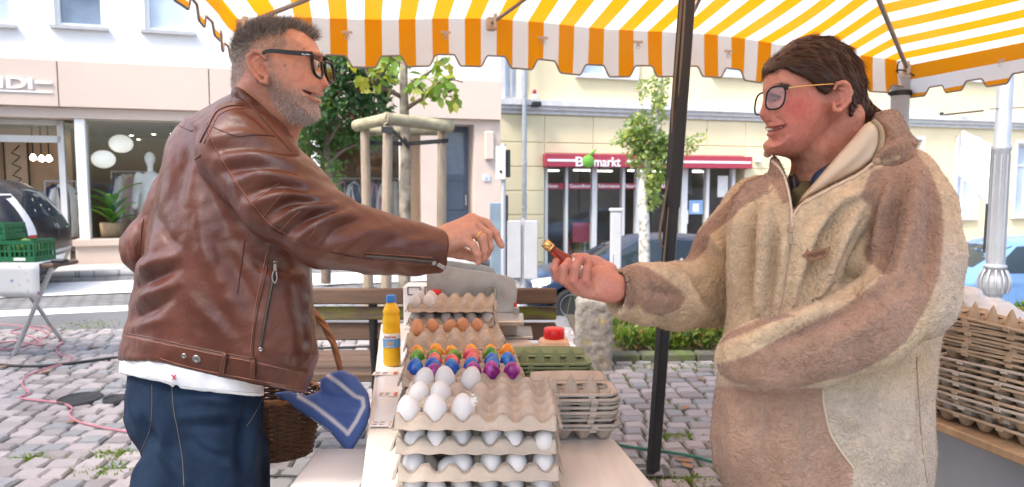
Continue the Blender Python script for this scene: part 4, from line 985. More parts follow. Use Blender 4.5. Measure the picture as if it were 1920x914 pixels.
for (i, j) in ((0, 0), (1, 0), (2, 0), (0, 2), (1, 2), (0, 4), (1, 4), (2, 4)):
    o = egg('white', cellpos(near[3], i, j)+[0, 0, .008], f"bare white egg on nearest stack, {ORD[i]} from left in {['front', '', 'middle', '', 'rear'][j]} row of eggs", 'white eggs on top of the nearest stack')
    if (i, j) == (2, 0):
        stamp(o); fe = o
        mb = MB(); r = np.random.default_rng(3)
        for q in range(70):
            b = np.array([.014, -.006, .046]); d = np.array([.8+.4*r.normal(), -.3+.5*r.normal(), .25+.6*r.normal()]); d /= np.linalg.norm(d); L__ = .004+.008*r.random(); sd_ = np.cross(d, r.normal(size=3)); sd_ *= .00016/np.linalg.norm(sd_)
            e0 = b+r.normal(0, .004, 3); mb.add([e0-sd_, e0+sd_, e0+d*L__*.6+[0, 0, .002], e0+d*L__+[0, 0, .001]], [(0, 1, 2), (0, 2, 3)])
        ft = tag(mb.build('down_feather', m_let), 'tiny white down feather stuck to an egg in top near tray', 'feather'); ft.location = o.location
# dyed eggs
colT = [(-.128, 1.74, TZ+.005+PITCH_T*k, .05+.01*k) for k in range(3)]
for k, T in enumerate(colT): tray(TR[(k+1) % 3], T[:3], T[3], f"beige pulp egg tray, {['bottom', 'middle', 'top'][k]} of the stack with dyed eggs", 'egg trays under the dyed eggs')
rows = [(0, ['', 'purple', '', 'purple', 'purple', 'purple']), (1, ['blue', 'blue', 'blue', 'blue', 'blue', '']), (2, ['', 'pink', 'pink', 'pink', 'blue', 'blue']), (3, ['green', 'green', 'green', 'pink', 'green', '']), (4, ['orange', 'orange', 'orange', 'orange', 'orange', 'orange'])]
for j, rw in rows:
    for i, c in enumerate(rw):
        if c: egg(c, cellpos(colT[2], i, j)+[0, 0, .010], f'shiny {c} dyed egg, {ORD[i]} from left in {ORD[j]} row of the tray', 'dyed eggs', .1)
# brown eggs
brT = [(-.178, 2.12, TZ+.005+PITCH_T*k*.95, .04+.03*k) for k in range(3)]
for k, T in enumerate(brT): tray(TR[(k+2) % 3], T[:3], T[3], f"beige pulp egg tray, {['bottom', 'middle', 'top'][k]} of the brown egg stack", 'egg trays under the brown eggs')
for i in range(5): egg('brown', cellpos(brT[2], i, 4)+[0, 0, .010], f'brown egg, {ORD[i]} from the left in the rear row of brown eggs', 'brown eggs on the top tray')
egg('brown', cellpos(brT[2], 0, 3)+[0, 0, .010], 'single brown egg in front of the row of brown eggs', 'brown eggs on the top tray')
for i in range(6): egg('brown', cellpos(brT[1], i, 0)+[0, 0, .006], f'brown egg between trays, {ORD[i]} from the left under the top brown egg tray', 'brown eggs between trays')
# far white eggs
faT = [(-.212, 2.43, TZ+.007+PITCH_T*1.04*k, .08-.02*k) for k in range(4)]
for k, T in enumerate(faT): tray(TR[k % 3], T[:3], T[3], f"beige pulp egg tray, {nn_[k]} of the farthest stack", 'egg trays in the farthest stack')
for k in (1, 2):
    for i in range(6): egg('white', cellpos(faT[k], i, 0)+[0, 0, .006], f'white egg, {ORD[i]} from left, front row, {nn2[k]} tray of farthest stack', 'white eggs between the trays of the farthest stack', .2)
for (i, j) in ((0, 0), (1, 0), (0, 2), (1, 2)): egg('white', cellpos(faT[3], i, j)+[0, 0, .009], f"bare white egg on farthest stack, {ORD[i]} from left, {'front' if j == 0 else 'rear'} row", 'white eggs on top of the farthest stack')
# ---------------------------------------------------------------- egg boxes (nested open boxes)
def box_mesh(nx, cell, m_, seed=0, tall=True):
    W = nx*cell; D_ = 2*cell; mb = MB(); res = 6; r = np.random.default_rng(seed)
    u = np.linspace(0, nx, nx*res+1); v = np.linspace(0, 2, 2*res+1); U, V_ = np.meshgrid(u, v, indexing='ij')
    cu = np.abs(U-np.floor(np.minimum(U, nx-1e-6))-.5); cv = np.abs(V_-np.floor(np.minimum(V_, 2-1e-6))-.5); rc = np.sqrt(cu**2+cv**2)
    z = .002+.030*ss((rc-.22)/.34)
    mid = np.abs(V_-1); pk = ss((.32-np.sqrt((U-np.round(U))**2+mid**2))/.26)*(np.round(U) > 0)*(np.round(U) < nx); z = z+(.036 if tall else .02)*pk
    P = np.stack([U*cell-W/2, V_*cell-D_/2, z], 2); mb.grid(P, thick=.002, nrm=(0, 0, 1))
    # flange with a lip that hangs over
    def ring(o, z_): 
        a, b = W/2+o, D_/2+o; c = .012+o*.5; return [(-a+c, -b, z_), (a-c, -b, z_), (a, -b+c, z_), (a, b-c, z_), (a-c, b, z_), (-a+c, b, z_), (-a, b-c, z_), (-a, -b+c, z_)]
    rings = [ring(-.004, .031), ring(.0, .034), ring(.008, .035), ring(.010, .033), ring(.009, .029)]
    vs = [p for rg in rings for p in rg]; fs = [(k*8+i, k*8+(i+1) % 8, (k+1)*8+(i+1) % 8, (k+1)*8+i) for k in range(4) for i in range(8)]; mb.add(vs, fs, True)
    # latch tabs on the front lip
    for q in (-.22, .22): mb.box((q*W, -D_/2-.0095, .030), (.016, .004, .011), bev=.001)
    me = bpy.data.meshes.new('box'); me.from_pydata(mb.v, [], mb.f); me.update(); me.polygons.foreach_set('use_smooth', np.array(mb.sm, bool)); me.materials.append(m_); return me
def lid_mesh(nx, cell, m_):
    """the lid half lying open behind: shallow curved shell"""
    W = nx*cell; P = np.zeros((13, 7, 3))
    for i in range(13):
        for j in range(7):
            u = i/12*2-1; v = j/6; P[i, j] = [u*W/2*(1-.05*v), .0+v*.04, .034+.014*math.sin(v*1.5)*(1-.25*abs(u)**3)]
    mb = MB().grid(P, thick=.002); me = bpy.data.meshes.new('lid'); me.from_pydata(mb.v, [], mb.f); me.update(); me.polygons.foreach_set('use_smooth', np.array(mb.sm, bool)); me.materials.append(m_); return me
def box_stack(c, n, me, lid, dz, rz, what, group, D_, jit=.004, lidtop=True):
    for k in range(n):
        nm = 'topmost' if k == n-1 else ('lowest' if k == 0 else ['', 'second', 'third', 'fourth', 'fifth', 'sixth', 'seventh', 'eighth', 'ninth', 'tenth', 'eleventh', 'twelfth'][n-1-k]+' from top'); lab = f'{what}, {nm}'
        t = thing('egg_box', lab, 'egg box', (c[0]+rng.normal(0, jit), c[1]+rng.normal(0, jit), c[2]+dz*k), group, rz+rng.normal(0, .02))
        for q, nm_ in ((me, 'tray'), (lid, 'lid')):
            if nm_ == 'lid' and not (k == n-1 and lidtop): continue
            o = bpy.data.objects.new(nm_, q); link(o); o.parent = t
            if nm_ == 'lid': o.location = (0, D_/2+.006, 0)
BG = box_mesh(4, .047, m_pulpg, 1); LG = lid_mesh(4, .047, m_pulpg); BGR = box_mesh(5, .043, m_pulpgr, 2); LGR = lid_mesh(5, .043, m_pulpgr)
c = on_z(1078, 826, TZ); box_stack((.142, c[1]+.03, TZ+.002), 9, BG, LG, .0100, .03, 'grey pulp egg box in near right pile', 'grey egg boxes', .094)
box_stack((.098, 1.84, TZ+.002), 9, BGR, LGR, .0098, .0, 'green pulp egg box in pile behind grey ones', 'green egg boxes', .086)
# grey lid pile behind the green ones
box_stack((.0, 2.03, TZ+.002), 5, BGR2 if 'BGR2' in globals() else globals().setdefault('BGR2', box_mesh(5, .045, m_pulpg, 5)), LG, .0108, .05, 'beige pulp egg box in pile behind green ones', 'beige egg boxes behind', .09)
# ---------------------------------------------------------------- mustard bottle
c = on_z(735, 684, TZ+.004); t = thing('mustard_bottle', 'yellow plastic sauce bottle with blue cap and blue label', 'bottle', c)
m_yb = mat('yellow plastic', (.83, .47, .015), .35, var=.04, spec=.5); m_bl = mat('blue cap', (.05, .22, .62), .4)
H = .232; rb = .0285
MB().lathe([(rb*.9, 0), (rb, .006), (rb, .05), (rb*.97, .055), (rb, .06), (rb, .118), (rb*1.0, .122), (rb*.96, .126), (rb, .130), (rb*.97, .134), (rb, .138), (rb*1.0, .15), (rb*.9, .165), (rb*.9, .17), (rb*.98, .178), (rb*.8, .19), (rb*.58, .203), (rb*.52, .21), (rb*.52, .214)], c, 28).build('body', m_yb, t)
MB().lathe([(rb*.58, .208), (rb*.6, .211), (rb*.57, .228), (rb*.5, .231)], c, 24).build('cap', m_bl, t)
lw_ = MB().lathe([(rb+.0006, .062), (rb+.0006, .090)], c, 28).build('label', mat('blue label', (.12, .36, .72), .4, var=.15, vscale=40), t)
MB().lathe([(rb+.0007, .0905), (rb+.0007, .108)], c, 28).build('upper_label', m_let, t)
def curved_text(name, s, size, m_, parent, c, r, z, a0, wid):
    me = text_mesh(s, size, .0001, True); xs = [v.co.x for v in me.vertices]; k = wid/(max(xs)-min(xs))
    for v in me.vertices:
        a = a0+(v.co.x*k)/r; v.co = Vector((c[0]+(r+.0006+v.co.z)*math.sin(a), c[1]-(r+.0006+v.co.z)*math.cos(a), c[2]+z+v.co.y))
    me.materials.clear(); return obj(name, me, m_, parent)
curved_text('brand_letters', 'bautz\'ner', .013, m_red, t, c, rb+.0008, .094, -.75, .042)
curved_text('product_letters', 'Senf', .020, mat('golden script', (.75, .45, .12), .5), t, c, rb+.0008, .072, -.55, .030)
curved_text('small_letters', 'mittelscharf', .007, m_let, t, c, rb+.0008, .065, -.5, .028)
# ---------------------------------------------------------------- jar with red lid
c = np.array([(1040-960)/1280*1.99, 1.99, TZ+.001]); t = thing('plastic_jar', 'beige square plastic jar with red screw lid behind green boxes', 'jar', c)
m_jar = mat('peach plastic', (.66, .42, .26), .45, var=.08); m_rlid = mat('red plastic', (.66, .02, .02), .35)
pr = [(-.046, -.03), (-.03, -.046), (.03, -.046), (.046, -.03), (.046, .03), (.03, .046), (-.03, .046), (-.046, .03)]
vs = []
for s_, z in ((1, 0), (1, .122), (.9, .134), (.66, .140)): vs += [c+np.array([x*s_, y*s_, z]) for x, y in pr]
MB().add(vs, [(k*8+i, k*8+(i+1) % 8, (k+1)*8+(i+1) % 8, (k+1)*8+i) for k in range(3) for i in range(8)]+[tuple(range(8))[::-1], tuple(range(24, 32))]).build('body', m_jar, t)
MB().lathe([(.030, .140), (.031, .142), (.031, .166), (.028, .170), (0, .170)], c, 28).build('lid', m_rlid, t)
# ---------------------------------------------------------------- steel egg scale behind the far stack
t = thing('steel_scale', 'stainless steel weighing stand with upright panel and clear tube', 'scale', (.0, 2.72, TZ))
def slab(poly, Y, th, nm, m_, par): return MB().prism([tuple(at(x, y, Y)[[0, 2]]) for x, y in poly], Y, Y+th).build(nm, m_, par)
bt = 352+1280*(CAM_H-TZ)/2.70
slab([(800, 498), (822, 498), (930, 514), (956, 520), (966, 527), (970, 545), (962, 636), (930, 640), (930, 575), (800, 578)], 2.70, .010, 'upright_panel', m_steel, t)
slab([(815, 486), (905, 498), (924, 503), (932, 515), (815, 500)], 2.80, .008, 'rear_panel', m_steel, t)
zp = at(930, 597, 2.62)[2]
MB().box((-.055, 2.60, zp), (.20, .17, .018), bev=.004).build('shelf', m_steel, t)
MB().box((-.045, 2.64, (zp+TZ)/2), (.13, .08, zp-TZ-.018), bev=.006).build('pedestal', mat('grey steel housing', (.30, .29, .28), .3, metal=.9, var=.1), t)
MB().box((-.02, 2.695, TZ+.006), (.20, .20, .012), bev=.003).build('base_plate', m_steel, t)
m_clear = glass_mat('clear acrylic', (.9, .93, .92), .5, .05)
c = at(922, 592, 2.62); MB().lathe([(.021, 0), (.021, .115)], (c[0], 2.60, zp+.009), 24).lathe([(.018, .0), (.018, .115)], (c[0], 2.60, zp+.009), 24).build('clear_tube', m_clear, t)
c = at(968, 600, 2.66); MB().box((c[0], 2.675, (at(968, 577, 2.66)[2]+at(968, 612, 2.66)[2])/2), (.022, .03, .075), bev=.003).build('switch_box', m_sill, t); MB().lathe([(.006, 0), (.006, .014), (.004, .018)], (c[0]-.003, 2.675, at(968, 577, 2.66)[2]), 10).build('red_knob', m_rlid, t)
# white carton and red tub behind the far eggs
cc = at(790, 570, 2.70); t = thing('white_carton', 'white carton with black outlined symbols behind the far egg stack', 'box', (cc[0], 2.84, TZ))
zt_ = at(790, 537, 2.78)[2]; MB().box((cc[0], 2.84, (TZ+zt_)/2), (.17, .12, zt_-TZ), bev=.004).build('carton', m_paper, t)
for q in (-.04, .03):
    p = at(790, 546, 2.778); x0 = cc[0]+q; y0 = 2.778; mb = MB()
    for dx, dz, sx, sz in ((0, .016, .05, .003), (0, -.016, .05, .003), (-.025, 0, .003, .032), (.025, 0, .003, .032)): mb.box((x0+dx, y0, p[2]+dz), (sx, .003, sz))
    mb.build('symbol_frame', m_blk, t)
p = at(818, 545, 2.72); t = thing('red_tub', 'small red plastic tub in front of white carton', 'tub', (p[0], 2.72, TZ))
hh = p[2]-TZ; MB().lathe([(.022, 0), (.026, .01), (.028, hh-.02), (.024, hh-.012)], (p[0], 2.72, TZ), 20).build('body', m_paper, t); MB().lathe([(.030, hh-.015), (.030, hh+.006), (.0, hh+.008)], (p[0], 2.72, TZ), 20).build('lid', m_rlid, t)
# ================================================================ BENCH (its back towards us)
m_plank = mat('weathered brown plank', (.13, .085, .06), .75, var=.3, vscale=9, bump=.6, bscale=40, stretch=(.6, 6, 6))
m_moss = mat('mossy plank', (.13, .095, .065), .85, var=.3, vscale=9, bump=.6, bscale=40, c2=(.14, .15, .03), c2scale=9, c2amt=.75, stretch=(.8, 4, 4))
bx0, bx1 = -1.42, .195
bn = thing('park_bench', 'brown slatted park bench with mossy back turned to the stall', 'bench', ((bx0+bx1)/2, 3.1, 0))
for k, (y0, y1) in enumerate(((541, 570), (577, 601), (609, 641))):
    z1, z0 = at(700, y0, 2.95)[2], at(700, y1, 2.95)[2]; zc = (z0+z1)/2
    MB().box(((bx0+bx1)/2, 2.95+.02*k, zc), (bx1-bx0, .04, z1-z0), R=Rax((1, 0, 0), -.06), bev=.006).build('slat', m_moss if k == 1 else m_plank, bn)
for k in range(4): MB().box(((bx0+bx1)/2, 3.06+.12*k, .445), (bx1-bx0, .095, .04), bev=.006).build('seat_slat', m_plank, bn)
m_iron = mat('dark cast iron', (.03, .03, .032), .5, metal=.3)
for x in (bx0+.18, bx1-.22, (bx0+bx1)/2):
    lg = MB().tube(smooth_path([(x, 2.93, 0), (x, 3.0, .25), (x, 3.02, .42), (x, 2.98, .62), (x, 2.975, .86)], 6), .02, 8).tube(smooth_path([(x, 3.52, 0), (x, 3.46, .25), (x, 3.45, .42)], 6), .02, 8).build('leg', m_iron, bn)
    MB().box((x, 3.24, .41), (.04, .46, .03)).build('seat_rail', m_iron, lg)
# ================================================================ GRANITE POST
sp = on_z(1112, 690, 0); t = thing('stone_post', 'rough granite post with yellow lichen behind the stall', 'stone post', sp)
fd = Field(np.arange(-.2, .2, .012), np.arange(-.2, .2, .012), np.arange(-.03, .62, .012))
def stone(X, Y, Z):
    d = np.maximum(np.maximum(np.abs(X)-.115-.01*(Z < .1), np.abs(Y)-.10), np.abs(Z-.26)-.29); return d
fd.op(lambda X, Y, Z: (np.sqrt(np.maximum(np.abs(X)-.09, 0)**2+np.maximum(np.abs(Y)-.08, 0)**2+np.maximum(np.abs(Z-.25)-.25, 0)**2)-.035), (-.2, -.2, -.05), (.2, .2, .62), 0)
vt, q = fd.mesh(); vt = vt + normals(vt, q)*(.007*vnoise(vt*14, 1)+.006*vnoise(vt*34, 2))[:, None]; vt[:, 2] -= .02
o = obj('stone', mesh_from(vt+sp, q, False), mat('granite with lichen', (.27, .25, .22), .9, var=.35, vscale=40, bump=1., bscale=90, bdist=.006, c2=(.36, .27, .07), c2scale=9, c2amt=.15), t)
# ================================================================ TREE GUARD AND TREES
m_stake = mat('peeled stake', (.33, .26, .19), .8, var=.25, vscale=10, bump=.5, bscale=60, stretch=(5, 5, .6))
m_strap = mat('black strap', (.02, .02, .022), .6)
GY = 7.0
def gat(px, py, Y): return at(px, py, Y)
gd = thing('tree_guard', 'timber tree guard of three stakes and round rails with black straps', 'tree guard', (gat(760, 580, GY)[0], GY, 0))
SK = [(688, 6.75, 678), (725, 6.55, 722), (829, 7.1, 832), (752, 7.6, 752)]
tops = []
for k, (pt, Y, pb) in enumerate(((684, 6.9, 690), (727, 6.55, 722), (829, 7.05, 826))):
    T = gat(pt, 236, Y); B = np.array([gat(pb, 500, Y)[0], Y, 0]); tops.append(T)
    MB().tube([B, B+(T-B)*.5, T], [.055, .050, .046], 12).build('stake', m_stake, gd)
def rail(a, b, r): MB().tube([a, (a+b)/2, b], [r, r*.97, r], 14).build('rail', mat_rail, gd)
mat_rail = mat('greenish round rail', (.33, .29, .19), .85, var=.35, vscale=12, bump=.5, bscale=50)
ra = gat(668, 236, 6.95); rb = gat(732, 222, 6.5); rc = gat(846, 238, 7.0); rd = gat(824, 246, 7.25)
rail(ra, rb, .058); rail(gat(722, 222, 6.50), rc, .060); rail(gat(676, 247, 7.05), rd, .048)
for (a, b, w_) in (((672, 267, 6.95), (762, 270, 7.1), .022), ((762, 270, 7.1), (840, 264, 6.98), .022), ((715, 243, 6.47), (738, 246, 6.47), .03), ((738, 246, 6.47), (764, 272, 7.05), .02), ((757, 262, 7.06), (767, 275, 7.06), .04)):
    A, B = gat(*a), gat(*b); d = (B-A)/np.linalg.norm(B-A); n = np.cross(d, [0, 0, 1]); P = np.array([[A-n*.003+[0, 0, w_], A-n*.003-[0, 0, w_]], [B-n*.003+[0, 0, w_], B-n*.003-[0, 0, w_]]]); MB().grid(P, smooth=False, thick=.008).build('strap', m_strap, gd)
def leaf_unit(L, w_):
    """bent leaf of 6 faces, stalk end at the origin, along +X"""
    v = [(0, 0, 0), (.3*L, -w_*.42, .02*L), (.3*L, 0, -.03*L), (.3*L, w_*.42, .02*L), (.7*L, -w_*.4, -.02*L), (.7*L, 0, -.06*L), (.7*L, w_*.4, -.02*L), (L, 0, -.14*L)]
    f = [(0, 1, 2), (0, 2, 3), (1, 4, 5, 2), (2, 5, 6, 3), (4, 7, 5), (5, 7, 6)]; return np.array(v), f
def leaves_mesh(pts, dirs, L, w_, cols, seed=0):
    """many small leaves in one mesh: pts (n,3), dirs (n,3)"""
    r = np.random.default_rng(seed); n = len(pts)
    v = np.array([(0, 0, 0), (.45, -.5, .03), (1, 0, -.1), (.45, .5, .03)])
    d = dirs/np.linalg.norm(dirs, axis=1)[:, None]; s_ = np.cross(d, r.normal(size=(n, 3))); s_ /= np.linalg.norm(s_, axis=1)[:, None]; u = np.cross(s_, d); k = (.7+.6*r.random(n))[:, None, None]
    P = pts[:, None, :]+k*(d[:, None, :]*v[None, :, 0:1]*L+s_[:, None, :]*v[None, :, 1:2]*w_+u[:, None, :]*v[None, :, 2:3]*L)
    Fq = (np.arange(n)*4)[:, None]+np.array([0, 1, 2, 3])[None]
    return mesh_from(P.reshape(-1, 3), Fq, False, col=np.repeat(cols, 4, axis=0))
def crown_points(cl, n, seed, hollow=.35):
    """points in several ellipsoid clumps [(centre, radii, weight)]"""
    r = np.random.default_rng(seed); W_ = np.array([c[2] for c in cl]); ch = r.choice(len(cl), n, p=W_/W_.sum())
    d = r.normal(size=(n, 3)); d /= np.linalg.norm(d, axis=1)[:, None]; rad = (hollow+(1-hollow)*r.random(n)**.6)
    C = np.array([c[0] for c in cl])[ch]; R = np.array([c[1] for c in cl])[ch]
    p = C+d*R*rad[:, None]; p += r.normal(0, .03, p.shape); return p, d
def green(n, seed, a, b, yl=None, py=.1):
    r = np.random.default_rng(seed); t = r.random(n)[:, None]; c = np.array(a)*(1-t)+np.array(b)*t
    if yl is not None:
        m = r.random(n) < py; c[m] = np.array(yl)*(.7+.5*r.random(m.sum()))[:, None]
    return c
# young tree tied inside the guard, big yellow-green leaves each its own object
yt0 = np.array([gat(757, 500, 7.15)[0], 7.15, 0]); yt = thing('young_tree', 'young staked tree with large yellow green leaves inside the timber guard', 'tree', yt0)
m_ybark = mat('pale mottled bark', (.36, .31, .24), .9, var=.3, vscale=14, bump=.5, bscale=60, c2=(.15, .12, .09), c2scale=8, c2amt=.5)
tp = [yt0, gat(759, 400, 7.15), gat(760, 300, 7.14), gat(758, 205, 7.13), gat(757, 160, 7.12), gat(758, 60, 7.12), gat(756, -120, 7.15)]
MB().tube(smooth_path(tp, 5), np.linspace(.068, .03, 31), 10).build('trunk', m_ybark, yt)
br = [[gat(757, 185, 7.13), gat(730, 170, 7.05), gat(700, 155, 7.0), gat(688, 135, 6.95), gat(682, 112, 6.95), gat(676, 70, 6.95)], [gat(760, 205, 7.13), gat(780, 192, 7.05), gat(800, 180, 7.0), gat(818, 158, 6.95), gat(840, 148, 6.9), gat(868, 155, 6.9)], [gat(795, 183, 7.0), gat(788, 165, 6.9), gat(770, 150, 6.85)], [gat(758, 170, 7.12), gat(785, 150, 7.2), gat(812, 130, 7.2), gat(830, 108, 7.2)], [gat(700, 155, 7.0), gat(718, 138, 6.9), gat(728, 120, 6.9)], [gat(757, 120, 7.1), gat(720, 95, 7.2), gat(690, 60, 7.2)], [gat(757, 110, 7.1), gat(790, 80, 7.2), gat(840, 60, 7.2)], [gat(812, 165, 6.97), gat(835, 172, 6.9), gat(850, 170, 6.85)]]
for b in br: sp_ = smooth_path(b, 4); MB().tube(sp_, np.linspace(.026, .006, len(sp_)), 6).build('branch', m_bark, yt)
LV = []
for k in range(6):
    v, f = leaf_unit(.125+.02*k/5, .075); c = [(.22, .30, .05), (.17, .28, .05), (.30, .34, .06), (.13, .23, .04), (.36, .34, .06), (.19, .29, .05)][k]; me = mesh_from(v, f, True, col=c); me.materials.append(m_leaf); LV.append(me)
r = np.random.default_rng(12); cnt = 0
for k in range(210):
    b = br[r.integers(len(br))]; P = smooth_path(b, 4); q = P[int(len(P)*(.3+.7*r.random()**.7))-1] + r.normal(0, .07, 3)
    o = bpy.data.objects.new('leaf', LV[r.integers(6)]); link(o); o.parent = yt; o.location = q-yt0; o.rotation_euler = (r.normal(0, .7), .5+r.normal(0, .5), r.random()*6.28); s_ = .7+.5*r.random(); o.scale = (s_,)*3
# berry tree behind the man
def leaf_tree(name, label, base, trunk, branches, clumps, n, L, w_, cols, seed, tr=(.07, .03), bark=m_bark):
    t = thing(name, label, 'tree', base); P = smooth_path(trunk, 5); MB().tube(P, np.linspace(tr[0], tr[1], len(P)), 9).build('trunk', bark, t)
    for b in branches: sp_ = smooth_path(b, 4); MB().tube(sp_, np.linspace(tr[1], .006, len(sp_)), 6).build('branch', bark, t)
    p, d = crown_points(clumps, n, seed); d = d*.6+np.random.default_rng(seed).normal(size=d.shape)*.6+[0, 0, -.2]
    obj('crown', leaves_mesh(p, d, L, w_, cols, seed), m_leaf, t); return t, p
BY = 9.2; b0_ = np.array([gat(610, 480, BY)[0], BY, 0])
cl = []
for (px, py, dy, rx, rz_, w_) in ((600, 150, 0, 34, 30, 1.2), (650, 130, -.3, 40, 30, 1.4), (690, 160, .2, 40, 32, 1.4), (640, 190, -.2, 48, 34, 1.6), (700, 205, 0, 36, 26, 1.1), (590, 210, -.3, 34, 30, 1.1), (580, 260, 0, 34, 30, 1.0), (640, 250, .2, 45, 26, 1.1), (690, 250, .1, 34, 22, .8), (720, 150, .2, 22, 30, .6), (560, 180, .1, 26, 40, .9), (610, 300, .1, 18, 40, .35), (640, 90, 0, 46, 34, 1.3), (600, 100, .2, 34, 34, 1.0), (700, 100, .1, 32, 32, .9), (630, 330, 0, 8, 45, .2)):
    k = BY/1280; cl.append((gat(px, py, BY+dy), (rx*k, .28, rz_*k), w_))
n = 6500
leaf_tree('berry_tree', 'dense dark green berry tree in front of the shop window', b0_, [b0_, gat(614, 400, BY), gat(618, 330, BY), gat(612, 270, BY), gat(630, 200, BY), gat(640, 120, BY)], [[gat(616, 300, BY), gat(580, 270, BY), gat(552, 265, BY)], [gat(614, 270, BY), gat(650, 215, BY-.2), gat(690, 200, BY-.3)], [gat(630, 200, BY), gat(690, 160, BY), gat(720, 140, BY)], [gat(618, 310, BY), gat(640, 285, BY), gat(690, 262, BY)]], cl, n, .085, .05, green(n, 4, (.035, .085, .03), (.09, .17, .06), (.4, .06, .03), .02), 4)
# slim ivy-clad tree in front of the food shop
IY = 11.0; i0 = np.array([gat(1212, 420, IY)[0], IY, float(gz(gat(1212, 420, IY)[0], IY))])
cl = []
for (px, py, rx, rz_, w_) in ((1215, 265, 32, 28, 1.5), (1200, 240, 26, 26, 1.), (1240, 280, 26, 30, 1.), (1225, 320, 24, 34, 1.1), (1180, 260, 22, 14, .35), (1235, 200, 10, 34, .5), (1238, 150, 9, 30, .35), (1205, 165, 6, 26, .15), (1222, 360, 14, 30, .5), (1280, 270, 24, 16, .35), (1160, 262, 16, 6, .12), (1310, 258, 20, 6, .08), (1195, 290, 18, 20, .5)):
    k = IY/1280; cl.append((gat(px, py, IY), (rx*k, .22, rz_*k), w_))
n = 2300
leaf_tree('slim_tree', 'slim pale trunked tree with light green leaves before the food shop', i0, [i0, gat(1208, 420, IY), gat(1205, 380, IY), gat(1208, 330, IY), gat(1222, 270, IY), gat(1236, 180, IY), gat(1240, 120, IY)], [[gat(1210, 320, IY), gat(1190, 270, IY), gat(1150, 255, IY)], [gat(1222, 270, IY), gat(1260, 265, IY), gat(1320, 255, IY)]], cl, n, .085, .055, green(n, 8, (.13, .20, .06), (.26, .33, .12), (.4, .42, .12), .15), 8, tr=(.10, .03), bark=mat('whitish bark', (.55, .53, .48), .9, var=.25, vscale=10, c2=(.12, .1, .08), c2scale=12, c2amt=.4))
# ================================================================ FLOWER BED beyond the square on the right
kb = thing('bed_kerb', 'low dark stone kerb edging the flower bed', 'kerb', (1.7, 5.08, 0))
for k in range(9): MB().box((.75+.42*k, 5.04+.02*k, .015), (.41, .12, .10), R=Rz(.05), bev=.012).build('kerb_stone', mat('dark kerb', (.10, .095, .08), .9, var=.3, vscale=9, c2=(.1, .14, .04), c2scale=6, c2amt=.5) if k == 0 else bpy.data.materials['dark kerb'], kb)
tag(MB().box((2.5, 5.95, .015), (3.9, 1.65, .03)).build('flower_bed', mat('bed soil', (.07, .05, .035), .95, var=.3)), kind='structure')
r = np.random.default_rng(21); n = 19000
px_ = .8+3.6*r.random(n); py_ = 5.12+1.5*r.random(n)**1.3; top_ = .08+.20*np.clip(vnoise(np.stack([px_*3, py_*3, px_*0], 1), 5)*.6+.55, 0, 1); pz_ = .03+top_*r.random(n)**.55
pts = np.stack([px_, py_, pz_], 1); dr_ = r.normal(size=(n, 3))*[.6, .6, .4]+[0, -.2, .7]
tag(obj('bed_planting', leaves_mesh(pts, dr_, .075, .022, green(n, 9, (.05, .11, .025), (.20, .30, .05), (.28, .19, .09), .22), 9), m_leaf), 'tangled green ground cover and dry stems in the flower bed', 'plants', kind='stuff')
for k in range(12):
    q = np.array([1.3+.5*r.random(), 5.9+.6*r.random(), .03]); h_ = .55+.15*r.random()
    if k < 8: q[0] = .45+.4*r.random()
    t = thing('white_flower', ['first', 'second', 'third', 'fourth', 'fifth', 'sixth', 'seventh', 'eighth', 'ninth', 'tenth', 'eleventh', 'twelfth'][k]+' white flower stalk above the bed, '+('near the bottle hand' if k < 8 else 'behind the tent pole'), 'flower', q, 'white flower stalks above the bed')
    e = q+np.array([r.normal(0, .10), r.normal(0, .05), h_]); MB().tube(smooth_path([q, (q+e)/2+[.03, 0, .04], e], 4), .003, 5).build('stem', mat('flower stem', (.10, .16, .04), .8) if k == 0 else bpy.data.materials['flower stem'], t)
    mb = MB()
    for z in range(1):
        c = e
        for p_ in range(5):
            a = p_*1.257; mb.add([c, c+np.array([.011*math.cos(a-.4), -.003, .011*math.sin(a-.4)]), c+np.array([.019*math.cos(a), -.005, .019*math.sin(a)]), c+np.array([.011*math.cos(a+.4), -.003, .011*math.sin(a+.4)])], [(0, 1, 2, 3)])
    mb.build('petals', m_let, t)
# moss tufts and dry leaves on the setts
m_dry = mat('dry leaf', (.28, .15, .08), .8, var=.3)
for k, (px, py) in enumerate(((1290, 762), (1305, 712), (1298, 880), (1300, 868), (10, 690), (100, 695), (120, 795), (185, 652))):
    c = on_z(px, py, .012); v, f = leaf_unit(.075 if px > 1000 else .09, .05); v = v*(1+.1*r.normal(size=v.shape)); a = r.random()*6.28
    tag(obj('dry_leaf', mesh_from(v @ Rz(a).T*[1, 1, .4]+c+[0, 0, .006], f, True), m_dry), ['brown dry leaf on setts behind the tent pole', 'small orange dry leaf on setts near the flower bed', 'nearest reddish dry leaf on setts right of the pole', 'second reddish dry leaf beside the nearest one', 'dry leaf on setts at the left picture edge', 'dry leaf beside the black cable', 'pale dry leaf near the drain cover', 'dry leaf under the trestle table'][k], 'leaf')
n = 2200; a = r.random(n); c = []
for (px, py, s_) in ((1180, 690, .18), (1260, 690, .16), (1325, 690, .12), (1270, 820, .05), (1290, 905, .06), (230, 850, .06), (60, 860, .05), (200, 885, .06), (640, 880, .04), (170, 610, .2)): c.append((on_z(px, py, 0), s_))
ch = r.integers(len(c), size=n); pts = np.array([c[i][0]+[r.normal(0, c[i][1]), r.normal(0, c[i][1]*.6), -.004] for i in ch])
